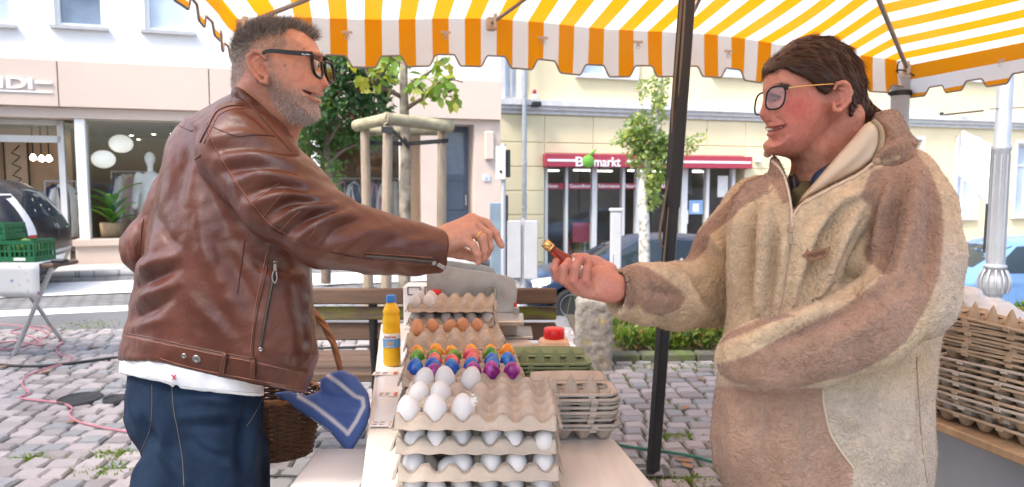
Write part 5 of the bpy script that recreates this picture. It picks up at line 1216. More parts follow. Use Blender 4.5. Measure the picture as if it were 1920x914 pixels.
tag(obj('moss', leaves_mesh(pts, r.normal(size=(n, 3))*[.5, .5, .3]+[0, 0, .7], .022, .008, green(n, 3, (.10, .18, .02), (.22, .30, .04)), 3), m_leaf), 'bright green moss and weeds in the sett joints', 'moss', kind='stuff')
# ================================================================ DRAIN COVER, CABLES
for k, (px, py, rx) in enumerate(((150, 748, .125), (218, 748, .075))):
    c = on_z(px, py, .012); t = thing('drain_cover', ['oval iron drain cover in the setts left of the man', 'small iron cover beside the man in the setts'][k], 'drain cover', c)
    MB().lathe([(rx, -.03), (rx, .006), (rx*.92, .010), (rx*.9, .006), (0, .006)], c, 28).build('lid', m_iron, t)
m_pink = mat('pink cable', (.46, .17, .20), .5); m_bcab = mat('black cable', (.02, .02, .02), .5); m_gcab = mat('green hose', (.03, .16, .12), .5)
def cable(name, lab, pix, r_, m_, z=.016):
    P = smooth_path([on_z(x, y, z) for x, y in pix], 8); o = MB().tube(P, r_, 7).build(name, m_); return tag(o, lab, 'cable')
coil = [(-40, 605), (40, 612), (90, 625), (70, 640), (20, 655), (-20, 648), (30, 640), (80, 648), (60, 632), (20, 622), (70, 612), (95, 618), (118, 640), (105, 652), (112, 665), (130, 668), (128, 680), (90, 690), (50, 706), (42, 722), (55, 738), (36, 746), (80, 752), (115, 756), (135, 765), (130, 778), (145, 790), (170, 797), (215, 806), (260, 812)]
cable('pink_cable', 'pink power cable coiled under the trestle table and trailing across setts', coil, .0055, m_pink)
cable('black_cable', 'black power cable running across the setts behind the man', [(-60, 680), (40, 687), (110, 684), (170, 677), (225, 670), (300, 664), (560, 655), (700, 650)], .011, m_bcab)
cable('green_hose', 'thin green hose on the setts behind the tent pole', [(1120, 825), (1180, 838), (1240, 846), (1300, 856), (1345, 868), (1420, 880)], .007, m_gcab)
cable('black_cable', 'short black cable on the setts between basket and table', [(480, 893), (540, 893), (600, 897), (700, 900)], .006, m_bcab)
# ================================================================ LEFT STALL TABLE WITH CRATES
def print_mat():
    m, t, p = newmat('floral oilcloth'); N = t.nodes; L = t.links; tc = N.new('ShaderNodeTexCoord'); vo = N.new('ShaderNodeTexVoronoi'); vo.inputs['Scale'].default_value = 16; L.new(tc.outputs['Object'], vo.inputs[0])
    rp = N.new('ShaderNodeValToRGB'); rp.color_ramp.elements[0].position = .18; rp.color_ramp.elements[1].position = .30; L.new(vo.outputs['Distance'], rp.inputs[0])
    hs = N.new('ShaderNodeHueSaturation'); hs.inputs['Saturation'].default_value = .7; hs.inputs['Value'].default_value = .42; L.new(vo.outputs['Color'], hs.inputs['Color'])
    nz = N.new('ShaderNodeTexNoise'); nz.inputs['Scale'].default_value = 7; L.new(tc.outputs['Object'], nz.inputs[0]); rq = N.new('ShaderNodeValToRGB'); rq.color_ramp.elements[0].position = .5; rq.color_ramp.elements[1].position = .58; L.new(nz.outputs[0], rq.inputs[0])
    mn = N.new('ShaderNodeMath'); mn.operation = 'MAXIMUM'; L.new(rp.outputs[0], mn.inputs[0]); iv = N.new('ShaderNodeMath'); iv.operation = 'SUBTRACT'; iv.inputs[0].default_value = 1; L.new(rq.outputs[0], iv.inputs[1]); L.new(iv.outputs[0], mn.inputs[1])
    mx = N.new('ShaderNodeMix'); mx.data_type = 'RGBA'; L.new(mn.outputs[0], mx.inputs[0]); L.new(hs.outputs[0], mx.inputs[6]); mx.inputs[7].default_value = (.56, .56, .54, 1); L.new(mx.outputs[2], p.inputs['Base Color']); p.inputs['Roughness'].default_value = .4; return m
LT = thing('trestle_table', 'folding trestle table with crossed metal legs at the left edge', 'table', (-4.3, 5.2, 0))
tz = .74; x1_ = (118-960)/1280*5.12; MB().box((x1_-1.0, 5.13, tz-.015), (2.0, .30, .03), bev=.006).build('tabletop', m_plank, LT)
m_alu = mat('aluminium leg', (.62, .63, .65), .35, metal=.85, var=.1)
for y_, f in ((4.98, 0),):
    A = on_z(26, 668, 0); B = at(100, 495, 5.02); C_ = on_z(117, 640, 0); D_ = at(40, 532, 5.3)
    for a, b in ((A, B), (C_, D_)): MB().tube([a, b], .017, 8).build('leg', m_alu, LT)
    for a, b in ((A, B), (C_, D_)): MB().tube([a-[1.6, 0, 0], b-[1.6, 0, 0]], .017, 8).build('leg', m_alu, LT)
    MB().box(at(112, 490, 4.98), (.10, .06, .03), bev=.006).build('hinge', m_blk, LT)
P = np.zeros((24, 12, 3))
for i in range(24):
    for j in range(12):
        x = x1_-.09-1.9*i/23; s_ = j/11*.56
        if s_ < .30: y, z = 5.27-s_, tz+.006
        else: y, z = 4.965-.014*math.sin(x*16)*((s_-.30)/.26), tz+.006-(s_-.30)*(.92 if i > 3 else .97)
        P[i, j] = [x, y, z]
tag(MB().grid(P, thick=.002).build('tablecloth', print_mat()), 'pale floral oilcloth hanging over the left trestle table', 'tablecloth')
m_crate = mat('green crate plastic', (.015, .12, .045), .4, var=.1)
def crate(name, lab, x0, x1, y0, z0, h_, dp, m_, group):
    t = thing(name, lab, 'crate', ((x0+x1)/2, y0+dp/2, z0), group); w_ = x1-x0; mb = MB()
    def side(A, B):
        A = np.array(A, float); B = np.array(B, float); L_ = np.linalg.norm(B-A); d = (B-A)/L_; an = math.atan2(d[1], d[0]); c = (A+B)/2
        for zz, hh in ((h_-.015, .03), (.02, .04), (h_*.5, .012)): mb.box(c+[0, 0, zz], (L_, .016, hh), R=Rz(an))
        nn = max(3, int(L_/.035))
        for k in range(nn+1): mb.box(A+d*L_*k/nn+[0, 0, h_/2], (.01 if k % 4 else .022, .012, h_), R=Rz(an))
    side((x0, y0, z0), (x1, y0, z0)); side((x0, y0+dp, z0), (x1, y0+dp, z0)); side((x0, y0, z0), (x0, y0+dp, z0)); side((x1, y0, z0), (x1, y0+dp, z0)); mb.build('sides', m_, t)
    MB().box(((x0+x1)/2, y0+dp/2, z0+.006), (w_, dp, .012)).build('floor', m_, t); return t
kx = 5.05/1280
cr = crate('green_crate', 'large green plastic vegetable crate on the floral cloth', -960*kx-.35, (66-960)*kx, 5.02, tz+.01, .16, .22, m_crate, 'green crates'); MB().box(((40-960)*kx, 5.006, tz+.032), (.085, .004, .02)).build('label_card', m_paper, cr)
crate('green_crate', 'upper green crate stacked on the large green crate', -960*kx-.5, (10-960)*kx, 5.04, tz+.173, .12, .2, m_crate, 'green crates')
for k in range(9):
    c = np.array([-960*kx-.3+.06*k, 5.08+.05*(k % 3), tz+.04+.03*(k % 2)]); t = tag(MB().lathe([(0, 0), (.05, .03), (.055, .06), (.03, .10), (0, .11)], c, 10).build('lettuce', mat('lettuce', (.14, .26, .05), .7, var=.3) if k == 0 else bpy.data.materials['lettuce']), 'pale green vegetable heaped inside the large green crate', 'vegetable', 'vegetables in the green crate')
# ================================================================ RIGHT HAND TABLE WITH PILES OF EGG BOXES
RT = thing('packing_table', 'plywood packing table behind the woman with piles of egg boxes', 'table', (1.35, 1.95, 0))
pw = mat('plywood top', (.40, .26, .15), .6, var=.25, vscale=8, stretch=(1, 6, 1))
rz_ = -.62; c0 = on_z(1758, 792, TZ-.0); c1 = on_z(1925, 858, TZ-.0); e = (c1-c0)/np.linalg.norm(c1-c0); nrm_ = np.array([-e[1], e[0], 0]); nrm_ = nrm_ if nrm_[1] > 0 else -nrm_
a_ = math.atan2(e[1], e[0]); ctr = c0-e*.25+e*.75+nrm_*.40
MB().box(ctr-[0, 0, .012]+nrm_*.0, (1.9, .80, .022), R=Rz(a_), bev=.003).build('tabletop', pw, RT)
for s_ in (.44, .95):
    for u_ in (.08, .72):
        lp = c0-e*.25+e*(s_*1.25+.03)+nrm_*u_; MB().box(lp-[0, 0, TZ-(TZ-.09)/2], (.05, .05, TZ-.09), R=Rz(a_)).build('leg', m_blk, RT); MB().box(lp-[0, 0, .055], (.06, .06, .065), R=Rz(a_), bev=.004).build('leg_block', pw, RT)
sk = c0+e*.05+nrm_*.30; MB().box(sk-[0, 0, .39], (1.0, .012, .68), R=Rz(a_)).build('skirt', mat('grey tarpaulin', (.42, .43, .46), .6, var=.12, vscale=4), RT)
BB = box_mesh(5, .046, m_pulpb, 11); LB = lid_mesh(5, .046, m_pulpb)
k_ = 1.62/1280
box_stack((*(c0+e*.245+nrm_*.13)[:2], TZ+.003), 22, BB, LB, .0098, a_+.05, 'brown pulp egg box in tall pile behind the woman', 'brown egg boxes in the tall pile', .092, jit=.006, lidtop=False) if False else None
def pile(c, n, label, group, dz, rz, tilt, mlist, jit):
    for k in range(n):
        nm = 'topmost' if k == n-1 else 'lowest' if k == 0 else ['', 'second', 'third', 'fourth', 'fifth', 'sixth', 'seventh', 'eighth', 'ninth', 'tenth', 'eleventh', 'twelfth', 'thirteenth', 'fourteenth', 'fifteenth'][n-1-k]+' from top'
        t = thing('egg_box', f'{label}, {nm}', 'egg box', (c[0]+rng.normal(0, jit)+tilt*k, c[1]+rng.normal(0, jit), c[2]+dz*k), group, rz+rng.normal(0, .05))
        o = bpy.data.objects.new('tray', mlist[k % len(mlist)]); link(o); o.parent = t; o.rotation_euler = (rng.normal(0, .025), rng.normal(0, .025), 0)
BB2 = box_mesh(4, .048, m_pulpb, 12); BB3 = box_mesh(5, .047, m_pulpg, 13)
q0 = np.array([1.155, 1.60, TZ])
pile((*q0[:2], TZ+.003), 10, 'brown egg box in loose lower half of tall pile', 'loose brown egg boxes in the tall pile', .0145, a_+.10, 0, [BB, BB3], .006)
pile((q0[0]+.01, q0[1]+.0, TZ+.003+.148), 11, 'brown egg box nested in upper half of tall pile', 'nested brown egg boxes in the tall pile', .0085, a_+.14, 0, [BB], .002)
pile((1.30, 1.66, TZ+.003), 16, 'brown egg box in pile cut by the right edge', 'brown egg boxes at the right edge', .0135, a_+.05, 0, [BB2, BB], .005)
pile((1.12, 1.78, TZ+.003), 7, 'brown egg box in low pile behind the fleece jacket', 'brown egg boxes in the low pile', .0145, a_+.3, 0, [BB2], .006)
bc = np.array([1.29, 2.02, TZ]); crb = crate('black_crate', 'black plastic crate on the packing table behind the fleece jacket', bc[0]-.13, bc[0]+.13, bc[1]-.1, TZ+.003, .13, .2, m_blk, None)
pile((bc[0], bc[1], TZ+.137), 5, 'brown egg box in pile on the black crate', 'brown egg boxes on the black crate', .0145, a_+.4, 0, [BB2], .004)
# thin plastic bag
m_bag, t_, p_ = newmat('white film'); p_.inputs['Base Color'].default_value = (.85, .84, .85, 1); p_.inputs['Roughness'].default_value = .3; p_.inputs['Transmission Weight'].default_value = .25; p_.inputs['Alpha'].default_value = .75
bg_ = at(1850, 590, 2.25); t = thing('plastic_bag', 'crumpled white plastic bag lying behind the egg box piles', 'bag', (bg_[0], 2.25, TZ))
fd = Field(np.arange(bg_[0]-.2, bg_[0]+.25, .008), np.arange(2.08, 2.42, .008), np.arange(TZ-.01, TZ+.40, .008))
fd.ell((bg_[0]+.02, 2.25, TZ+.09), (.13, .10, .10), .02); fd.ell((bg_[0]-.02, 2.25, TZ+.15), (.09, .07, .06), .04); fd.cone((bg_[0]-.05, 2.25, TZ+.17), (bg_[0]-.06, 2.25, TZ+.22), .02, .03, .04)
vt, q = fd.mesh(); N_ = normals(vt, q); vt = vt+N_*(.010*np.abs(vnoise(vt*38, 3))+.012*np.abs(vnoise(vt*19, 4)))[:, None]; vt[:, 2] = np.maximum(vt[:, 2], TZ+.001); obj('film', mesh_from(vt, q, True), m_bag, t)
# ================================================================ LAMP POST (far right), SIGNS
lx, ly = at(1862, 560, 7.2)[0], 7.2; lz = float(gz(lx, ly)); t = thing('lamp_post', 'ornate silver cast lamp post at right before the pale blue car', 'lamp post', (lx, ly, lz))
m_silver = mat('silver paint', (.40, .41, .43), .35, metal=.5, var=.08)
def zy(py): return at(1862, py, ly)[2]-lz
k = ly/1280
MB().lathe([(.26, 0), (.26, .08), (.20, .10), (.17, max(.12, zy(585))), (32*k*.8, zy(578)), (22*k, zy(570)), (18*k, zy(560)), (14*k, zy(553)), (21*k, zy(548)), (24*k, zy(535)), (22*k, zy(520)), (15*k, zy(505)), (19*k, zy(502)), (19*k, zy(498)), (15*k, zy(495))], (lx, ly, lz), 28).build('base', m_silver, t)
for q in range(12):
    a = q*math.pi/6; mb = MB().tube(smooth_path([(lx+math.cos(a)*22*k, ly+math.sin(a)*22*k, lz+zy(548)), (lx+math.cos(a)*26*k, ly+math.sin(a)*26*k, lz+zy(530)), (lx+math.cos(a)*23*k, ly+math.sin(a)*23*k, lz+zy(516)), (lx+math.cos(a)*18*k, ly+math.sin(a)*18*k, lz+zy(506))], 4), .012, 6); mb.build('leaf_ornament', m_silver, t)
MB().lathe([(15*k, zy(495)), (14*k, zy(285)), (16*k, zy(281)), (16*k, zy(276)), (13.5*k, zy(270)), (11*k, 4.5), (9*k, 5.2)], (lx, ly, lz), 24).build('shaft', m_silver, t)
for q in range(8):
    a = q*math.pi/4+.2; MB().cyl((lx+math.cos(a)*14.5*k, ly+math.sin(a)*14.5*k, lz+zy(488)), (lx+math.cos(a)*13.5*k, ly+math.sin(a)*13.5*k, lz+zy(290)), .009, 6).build('flute', m_silver, t)
MB().lathe([(.02, 5.2), (.20, 5.25), (.24, 5.6), (.15, 5.75), (.02, 5.8)], (lx, ly, lz), 20).build('lantern', m_let, t)
MB().tube([(lx-.15, ly, lz+zy(205)), (lx+1.5, ly-.3, lz+zy(196))], .006, 6).build('wire', m_blk, t)
m_back_ = mat('grey sign back', (.46, .47, .48), .5, var=.08)
# parking information sign and blank backs of signs
def signpost(name, lab, px, Y, plates, r_=.03, top=270):
    b = at(px, 500, Y); z0 = float(gz(b[0], Y)); t = thing(name, lab, 'sign', (b[0], Y, z0)); MB().cyl((b[0], Y, z0), (b[0], Y, at(px, top, Y)[2]), r_, 10).build('post', m_sill, t)
    for (x0, y0, x1, y1, m_, dy) in plates:
        A, B = at(x0, y0, Y-dy), at(x1, y1, Y-dy); MB().box(((A[0]+B[0])/2, Y-dy, (A[2]+B[2])/2), (abs(B[0]-A[0]), .02, abs(A[2]-B[2])), bev=.008).build('plate', m_, t)
    return t
signpost('street_sign', 'white street information plate on a grey post by the drainpipe', 944, 8.6, [(930, 275, 948, 337, m_let, .05), (948, 281, 957, 333, m_iron, .02)], top=270)
c = at(939, 322, 8.5); tag(MB().lathe([(0, 0), (.02, .002), (.02, .004)], (c[0], 8.53, c[2]), 12, axis=(0, -1, 0)).build('plate_emblem', m_blk, bpy.data.objects['street_sign']))
signpost('ticket_sign', 'pair of blank white sign backs on a grey post near the man\'s hand', 981, 7.4, [(951, 414, 977, 522, m_back_, .06), (983, 414, 1008, 524, m_back_, .05)], .035, 410)
t = thing('glass_pillar', 'blue grey glazed advertising pillar behind the pointing hand', 'pillar', (at(931, 450, 9.4)[0], 9.4, 0))
A = at(931, 380, 9.4); MB().box((A[0], 9.4, A[2]/2), (.18, .12, A[2]), bev=.01).build('body', mat('pillar glass', (.25, .33, .40), .15, metal=.3, var=.3, vscale=3), t); MB().box((A[0]+.13, 9.38, A[2]/2+.05), (.06, .1, A[2]+.1), bev=.01).build('frame', m_iron, t)
t = thing('white_stele', 'slim white metal post standing in front of the dark blue car', 'post', (at(1155, 500, 8.4)[0], 8.4, float(gz(at(1155, 500, 8.4)[0], 8.4))))
A = at(1155, 397, 8.4); z0 = t.location.z; MB().box((A[0], 8.4, (A[2]+z0)/2), (.13, .10, A[2]-z0), bev=.012).build('shaft', m_back_, t); MB().box((A[0], 8.4, A[2]+.02), (.16, .12, .04), bev=.01).build('cap', m_back_, t)
# advertising board far right
t = thing('banner_frame', 'slanted white sign frame standing before the right windows', 'sign', (at(1815, 420, 11)[0], 11, float(gz(at(1815, 420, 11)[0], 11))))
A = [at(1806, 245, 11), at(1846, 275, 11.2), at(1838, 385, 11.2), at(1800, 330, 11)]
MB().prism([(p[0], p[2]) for p in A], 11, 11.03).build('panel', m_let, t)
z0 = t.location.z; MB().cyl((A[2][0]-.02, 11.02, z0), (A[1][0]-.02, 11.02, A[1][2]), .025, 8).build('post', m_iron, t)
# ================================================================ CARS
m_tyre = mat('tyre rubber', (.025, .025, .026), .8, var=.1); m_rim = mat('alloy rim', (.55, .56, .58), .3, metal=.8, var=.05)
m_carglass = mat('car glass', (.02, .03, .038), .06, var=0, spec=.45); m_chrome = mat('chrome', (.7, .7, .72), .15, metal=1, var=0)
m_taill = mat('tail light', (.42, .02, .02), .15, var=0, spec=.8); m_clear = mat('clear lens', (.7, .7, .72), .1, var=0, spec=.8)
def car(name, lab, prof, paint, loc, rz, W=.86, belt=.92, inset=.26, wheels=(-1.30, 1.35), wr=.31, windows=(), pillars=(), rear=None, plate=None, emblem=None):
    root = thing(name, lab, 'car', loc, None, rz)
    poly = np.array(prof, float); fd = Field(np.arange(-2.5, 2.6, .035), np.arange(-1.0, 1.01, .035), np.arange(.05, 1.8, .03))
    us = np.arange(-2.6, 2.7, .03); vs = np.arange(0, 1.9, .03); Dg = poly_sdf(us[:, None], vs[None, :], poly)
    def sdist(X, Z):
        iu = np.clip((X+2.6)/.03, 0, len(us)-1.001); iv = np.clip(Z/.03, 0, len(vs)-1.001); iu, iv = np.broadcast_arrays(iu, iv); i = iu.astype(int); j = iv.astype(int); a = iu-i; b = iv-j
        return Dg[i, j]*(1-a)*(1-b)+Dg[i+1, j]*a*(1-b)+Dg[i, j+1]*(1-a)*b+Dg[i+1, j+1]*a*b
    def sdf(X, Y, Z):
        s_ = sdist(X, Z); wz = W - inset*ss((Z-belt)/(1.5-belt)) - .05*ss((.5-Z)/.4) + .012*np.exp(-((Z-belt+.10)/.03)**2)
        q = np.maximum(1+s_/.22, 0); return ((q**2.6+(np.abs(Y)/wz)**2.6)**(1/2.6)-1)*.22
    fd.op(sdf, (-2.5, -1, 0), (2.6, 1, 1.8), 0)
    for x in wheels:
        for sy in (-1, 1): fd.op(lambda X, Y, Z: np.maximum(np.sqrt((X-x)**2+(Z-wr)**2)-(wr+.045)+0*Y, np.abs(Y-sy*W)-.26+0*X), (x-.5, sy*W-.3, 0), (x+.5, sy*W+.3, .8), 0, 's')
    vt, q = fd.mesh(); vt = relax(vt, q, 1, .4)
    b = obj('body', mesh_from(vt, q, True), paint, root, world=False)
    def project(P, ax, sg, off):
        """move grid points inwards along axis ax until they meet the body"""
        P = P.copy(); lo = np.zeros(P.shape[:-1]); hi = np.full(P.shape[:-1], 2.6 if ax == 0 else 1.1)
        for _ in range(26):
            m = (lo+hi)/2; T = P.copy(); T[..., ax] = sg*m; v = sdf(T[..., 0], T[..., 1], T[..., 2]); ins = v < 0; lo = np.where(ins, m, lo); hi = np.where(ins, hi, m)
        P[..., ax] = sg*(lo+off); return P
    def patch(nm, quad, ax, sg, m_, par, off=.006, n=8):
        """curved patch on the body: four corners in (x,z) for sides, (y,z) for the rear"""
        q4 = np.array(quad, float); P = np.zeros((n, n, 3)); u = np.linspace(0, 1, n)
        for i in range(n):
            for j in range(n):
                a = (q4[0]*(1-u[i])+q4[1]*u[i])*(1-u[j])+(q4[3]*(1-u[i])+q4[2]*u[i])*u[j]
                P[i, j] = (a[0], 0, a[1]) if ax == 1 else (0, a[0], a[1])
        P = project(P, ax, sg, off); mb = MB().grid(P, thick=.012, nrm=(0, -sg, 0) if ax == 1 else (-sg, 0, 0)) if False else MB().grid(P)
        o = mb.build(nm, m_, None, fixn=False); o.parent = par; return o
    for sy in (-1, 1):
        for wq in windows: patch('side_window', wq, 1, sy, m_carglass, b)
        for x, w_ in pillars: patch('door_handle', [(x, .80), (x+w_, .80), (x+w_, .83), (x, .83)], 1, sy, m_chrome, b, .02, 3)
        for x in wheels:
            wl = MB().lathe([(wr*.62, -.1), (wr*.93, -.1), (wr, -.06), (wr, .06), (wr*.93, .1), (wr*.66, .1), (wr*.62, .07)], (x, sy*(W-.13), wr), 24, axis=(0, sy, 0)).build('wheel', m_tyre, None); wl.parent = root
            mb = MB().lathe([(0, .045), (wr*.14, .07), (wr*.16, .05)], (x, sy*(W-.13), wr), 16, axis=(0, sy, 0)).lathe([(wr*.56, .06), (wr*.63, .085), (wr*.65, .06)], (x, sy*(W-.13), wr), 24, axis=(0, sy, 0))
            for k in range(6):
                a = k*math.pi/3; mb.box((x+math.cos(a)*wr*.36, sy*(W-.075), wr+math.sin(a)*wr*.36), (wr*.5, .02, .045), R=Rax((0, 1, 0), -a))
            o = mb.build('rim', m_rim, None); o.parent = wl
    if rear:
        for nm, quad, m_ in rear:
            o = patch(nm, quad, 0, -1, m_, b, .008)
            if nm == 'number_plate' and plate:
                me = text_mesh(plate, .085, .001, True); x_ = min(v.co.x for v in o.data.vertices)-.006 if False else o.data.vertices[0].co.x-.01
                xs = [v.co.x for v in me.vertices]; k = .42/(max(xs)-min(xs)); y0 = quad[1][0]
                for v in me.vertices: v.co = Vector((x_-v.co.z, .21-v.co.x*k, quad[0][1]+.025+v.co.y))
                me.materials.clear(); l_ = obj('plate_letters', me, m_blk, b, world=False)
    return root, patch, b
hatch = [(-2.05, .30), (-2.13, .6), (-2.09, .88), (-1.95, 1.05), (-1.62, 1.33), (-1.2, 1.44), (-.5, 1.49), (.15, 1.45), (.6, 1.28), (1.15, .99), (1.75, .88), (2.05, .70), (2.14, .48), (2.05, .24), (1.6, .20), (-1.9, .20)]
m_navy = mat('navy paint', (.018, .034, .075), .28, var=.03, coat=.2, spec=.4)
win_h = [[(-.28, .96), (.95, .98), (.20, 1.36), (-.22, 1.40)], [(-1.22, .97), (-.36, .96), (-.30, 1.40), (-1.05, 1.36)], [(-1.66, 1.02), (-1.30, .98), (-1.16, 1.34), (-1.42, 1.27)]]
c1x = at(1193, 500, 12.2)[0]
ca, pt, bd = car('parked_car', 'dark blue hatchback parked across the street behind the small bottle', hatch, m_navy, (c1x+.05, 12.3, -1.0), math.pi+.08, windows=win_h, pillars=((-.28, .16), (-1.15, .16)))
for sy in (-1, 1): pt('headlight', [(1.72, .70), (2.0, .62), (2.0, .72), (1.70, .80)], 1, sy, m_clear, bd)
pt('windscreen', [(-.58, 1.04), (.58, 1.04), (.50, 1.36), (-.50, 1.36)], 0, 1, m_carglass, bd)
for sy in (-1, 1): o = MB().box((.86, sy*.93, 1.0), (.16, .16, .11), bev=.03).build('door_mirror', m_navy, None); o.parent = bd
m_pale = mat('pale blue paint', (.13, .25, .47), .28, var=.03, coat=.2, spec=.4)
ca, pt, bd = car('parked_car', 'pale blue car parked behind the silver lamp post', hatch, m_pale, (at(1885, 500, 11)[0]+.2, 11.4, -1.0), math.pi+.1, windows=win_h, pillars=((-.28, .16), (-1.15, .16)))
pt('windscreen', [(-.58, 1.04), (.58, 1.04), (.50, 1.36), (-.50, 1.36)], 0, 1, m_carglass, bd)
for sy in (-1, 1): pt('headlight', [(1.72, .70), (2.0, .62), (2.0, .72), (1.70, .80)], 1, sy, m_clear, bd)
mpv = [(-1.98, .30), (-2.06, .52), (-2.05, .82), (-1.98, .98), (-1.78, 1.33), (-1.58, 1.46), (-1.2, 1.51), (-.3, 1.53), (.45, 1.48), (.9, 1.28), (1.4, 1.02), (1.85, .90), (2.08, .70), (2.12, .45), (2.03, .24), (1.6, .20), (-1.85, .20)]
m_black = mat('black paint', (.012, .012, .015), .30, var=.03, coat=.15, spec=.35)
win_m = [[(-.2, .97), (1.0, .99), (.42, 1.38), (-.15, 1.42)], [(-1.1, .97), (-.28, .97), (-.23, 1.42), (-1.02, 1.40)], [(-1.62, 1.02), (-1.2, .98), (-1.14, 1.38), (-1.5, 1.33)]]
th = math.pi+FA.ang; loc = np.array([-6.15, 9.15, -.08])+np.array([math.cos(th), math.sin(th), 0])*2.0
pl_m = mat('plate white', (.75, .76, .78), .4, var=.03)
rear = [('rear_window', [(-.66, 1.0), (.66, 1.0), (.52, 1.36), (-.52, 1.36)], m_carglass), ('tail_light', [(.66, .78), (.80, .78), (.66, 1.30), (.56, 1.30)], m_clear), ('tail_light', [(-.80, .78), (-.66, .78), (-.56, 1.30), (-.66, 1.30)], m_clear), ('bumper_strip', [(-.80, .52), (.80, .52), (.80, .56), (-.80, .56)], m_sill), ('brake_light', [(.67, .70), (.79, .70), (.79, .79), (.67, .79)], m_taill), ('brake_light', [(-.79, .70), (-.67, .70), (-.67, .79), (-.79, .79)], m_taill), ('number_plate', [(-.26, .36), (.26, .36), (.26, .48), (-.26, .48)], pl_m), ('badge', [(-.07, .84), (.07, .84), (.07, .90), (-.07, .90)], m_chrome), ('model_script', [(-.55, .82), (-.33, .82), (-.33, .85), (-.55, .85)], m_chrome)]
ca, pt, bd = car('parked_van', 'black people carrier seen from behind at the left edge', mpv, m_black, loc, th, windows=win_m, pillars=((-.25, .16),), rear=rear, plate='F-SV 1707', W=.88)
o = MB().cyl((-1.0, 0, 1.5), (-1.35, 0, 1.78), .006, 6).build('aerial', m_blk, None); o.parent = bd
o = MB().tube([(-2.03, 0, .62), (-2.09, .10, .80), (-2.06, .22, .99)], .007, 6).build('rear_wiper', m_blk, None); o.parent = bd
# ================================================================ PEOPLE: shared tools
def poly_px(Vt, poly, feather=2.5):
    """1 inside the outline (photograph pixels), 0 outside, soft edge"""
    u, v = proj(Vt[:, 0], Vt[:, 1], Vt[:, 2]); d = poly_sdf(u, v, np.array(poly, float)); return np.clip(.5-d/(2*feather), 0, 1)
def line_px(Vt, line, w):
    u, v = proj(Vt[:, 0], Vt[:, 1], Vt[:, 2]); d, t = seg_dist(u, v, line); return np.exp(-(d/w)**2), t
def folds(Vt, Q, strokes, side=None):
    """cloth folds: each stroke (line, height in m, width in px) raises or sinks the cloth that faces the stall aisle"""
    N = normals(Vt, Q); u, v = proj(Vt[:, 0], Vt[:, 1], Vt[:, 2]); D = np.zeros(len(Vt)); face = ss((-N[:, 1]+.15)/.5)
    for st in strokes:
        line, h, w = st[:3]; L = smooth_path([(*p, 0) for p in line], 4)[:, :2]; lo = L.min(0)-3*w; hi = L.max(0)+3*w
        m = (u > lo[0]) & (u < hi[0]) & (v > lo[1]) & (v < hi[1])
        if not m.any(): continue
        d, t = seg_dist(u[m], v[m], L); D[m] += h*np.exp(-(d/w)**2)*np.sin(np.pi*np.clip(t*.9+.05, 0, 1))**.6
    return Vt + N*(D*face)[:, None]
def surf_line(bvh, pix, off=.001, n=6, fb=None):
    """3-D polyline on a garment under a traced line"""
    P = smooth_path([(*p, 0) for p in pix], n)[:, :2]; out = []
    for p in P:
        h = hit(bvh, *p, off)
        if h is not None and (not out or np.linalg.norm(h[0]-out[-1]) < .06): out.append(h[0])
    return np.array(out) if len(out) > 2 else None
def seam(bvh, pix, r, m, parent, name='seam', off=.0006, dash=None):
    P = surf_line(bvh, pix, off)
    if P is None: return None
    return MB().tube(P, r, 5).build(name, m, parent)
def sample_quads(Vt, Q, w, n, seed):
    """n random points on the mesh, density by per-vertex weight w: points, normals, vertex index"""
    r = np.random.default_rng(seed); a = np.linalg.norm(np.cross(Vt[Q[:, 2]]-Vt[Q[:, 0]], Vt[Q[:, 3]]-Vt[Q[:, 1]]), axis=1)*w[Q].mean(1); a = a/a.sum(); f = r.choice(len(Q), n, p=a)
    s, t = r.random((n, 1)), r.random((n, 1)); q = Q[f]; P = (Vt[q[:, 0]]*(1-s)+Vt[q[:, 1]]*s)*(1-t)+(Vt[q[:, 3]]*(1-s)+Vt[q[:, 2]]*s)*t; return P, q[:, 0], r
def ribbons(P0, dirs, L, wid, bend, cols, r, seg=3):
    """hairs: thin tapering ribbons; bend (n,3) is added quadratically"""
    n = len(P0); s = np.cross(dirs, r.normal(size=(n, 3))); s /= np.linalg.norm(s, axis=1)[:, None]+1e-9
    V_ = []; 
    for k in range(seg+1):
        t = k/seg; c = P0+dirs*(L*t)[:, None]+bend*(L*t*t)[:, None]; ww = (wid*(1-.8*t))[:, None]; V_ += [c-s*ww, c+s*ww]
    V_ = np.stack(V_, 1); m = 2*(seg+1); base = (np.arange(n)*m)[:, None]
    Fq = np.concatenate([base+np.array([2*k, 2*k+1, 2*k+3, 2*k+2])[None] for k in range(seg)])
    return mesh_from(V_.reshape(-1, 3), Fq, True, col=np.repeat(cols, m, axis=0))
def mixc(c, w, new): return c*(1-w[:, None])+np.array(new)*w[:, None]
def rings(c, lat, up, pts):  return np.array([np.array(c)+np.array(lat)*a+np.array(up)*b for a, b in pts])
def lens_outline(w_, h_, n=28, pw=3.0):
    out = []
    for k in range(n):
        a = 2*math.pi*k/n; cx, sy = math.cos(a), math.sin(a); out.append((w_/2*math.copysign(abs(cx)**(2/pw), cx), h_/2*math.copysign(abs(sy)**(2/pw), sy)*(1 if sy > 0 else 1.08)))
    return out
def skin_mat(name, bump=.25):
    m = mat(name, (0, 0, 0), .44, attr=True, var=.13, vscale=110, bump=.5, bscale=520, bdist=.0014, spec=.45, sss=.30)
    return m
m_hair = mat('hair', (0, 0, 0), .42, attr=True, var=.0, spec=.45); m_iris = mat('dark iris', (.035, .02, .012), .15, var=0, spec=.8); m_eye = mat('eye white', (.62, .58, .55), .25, var=.03); m_teeth = mat('teeth', (.72, .66, .56), .3, var=.04)
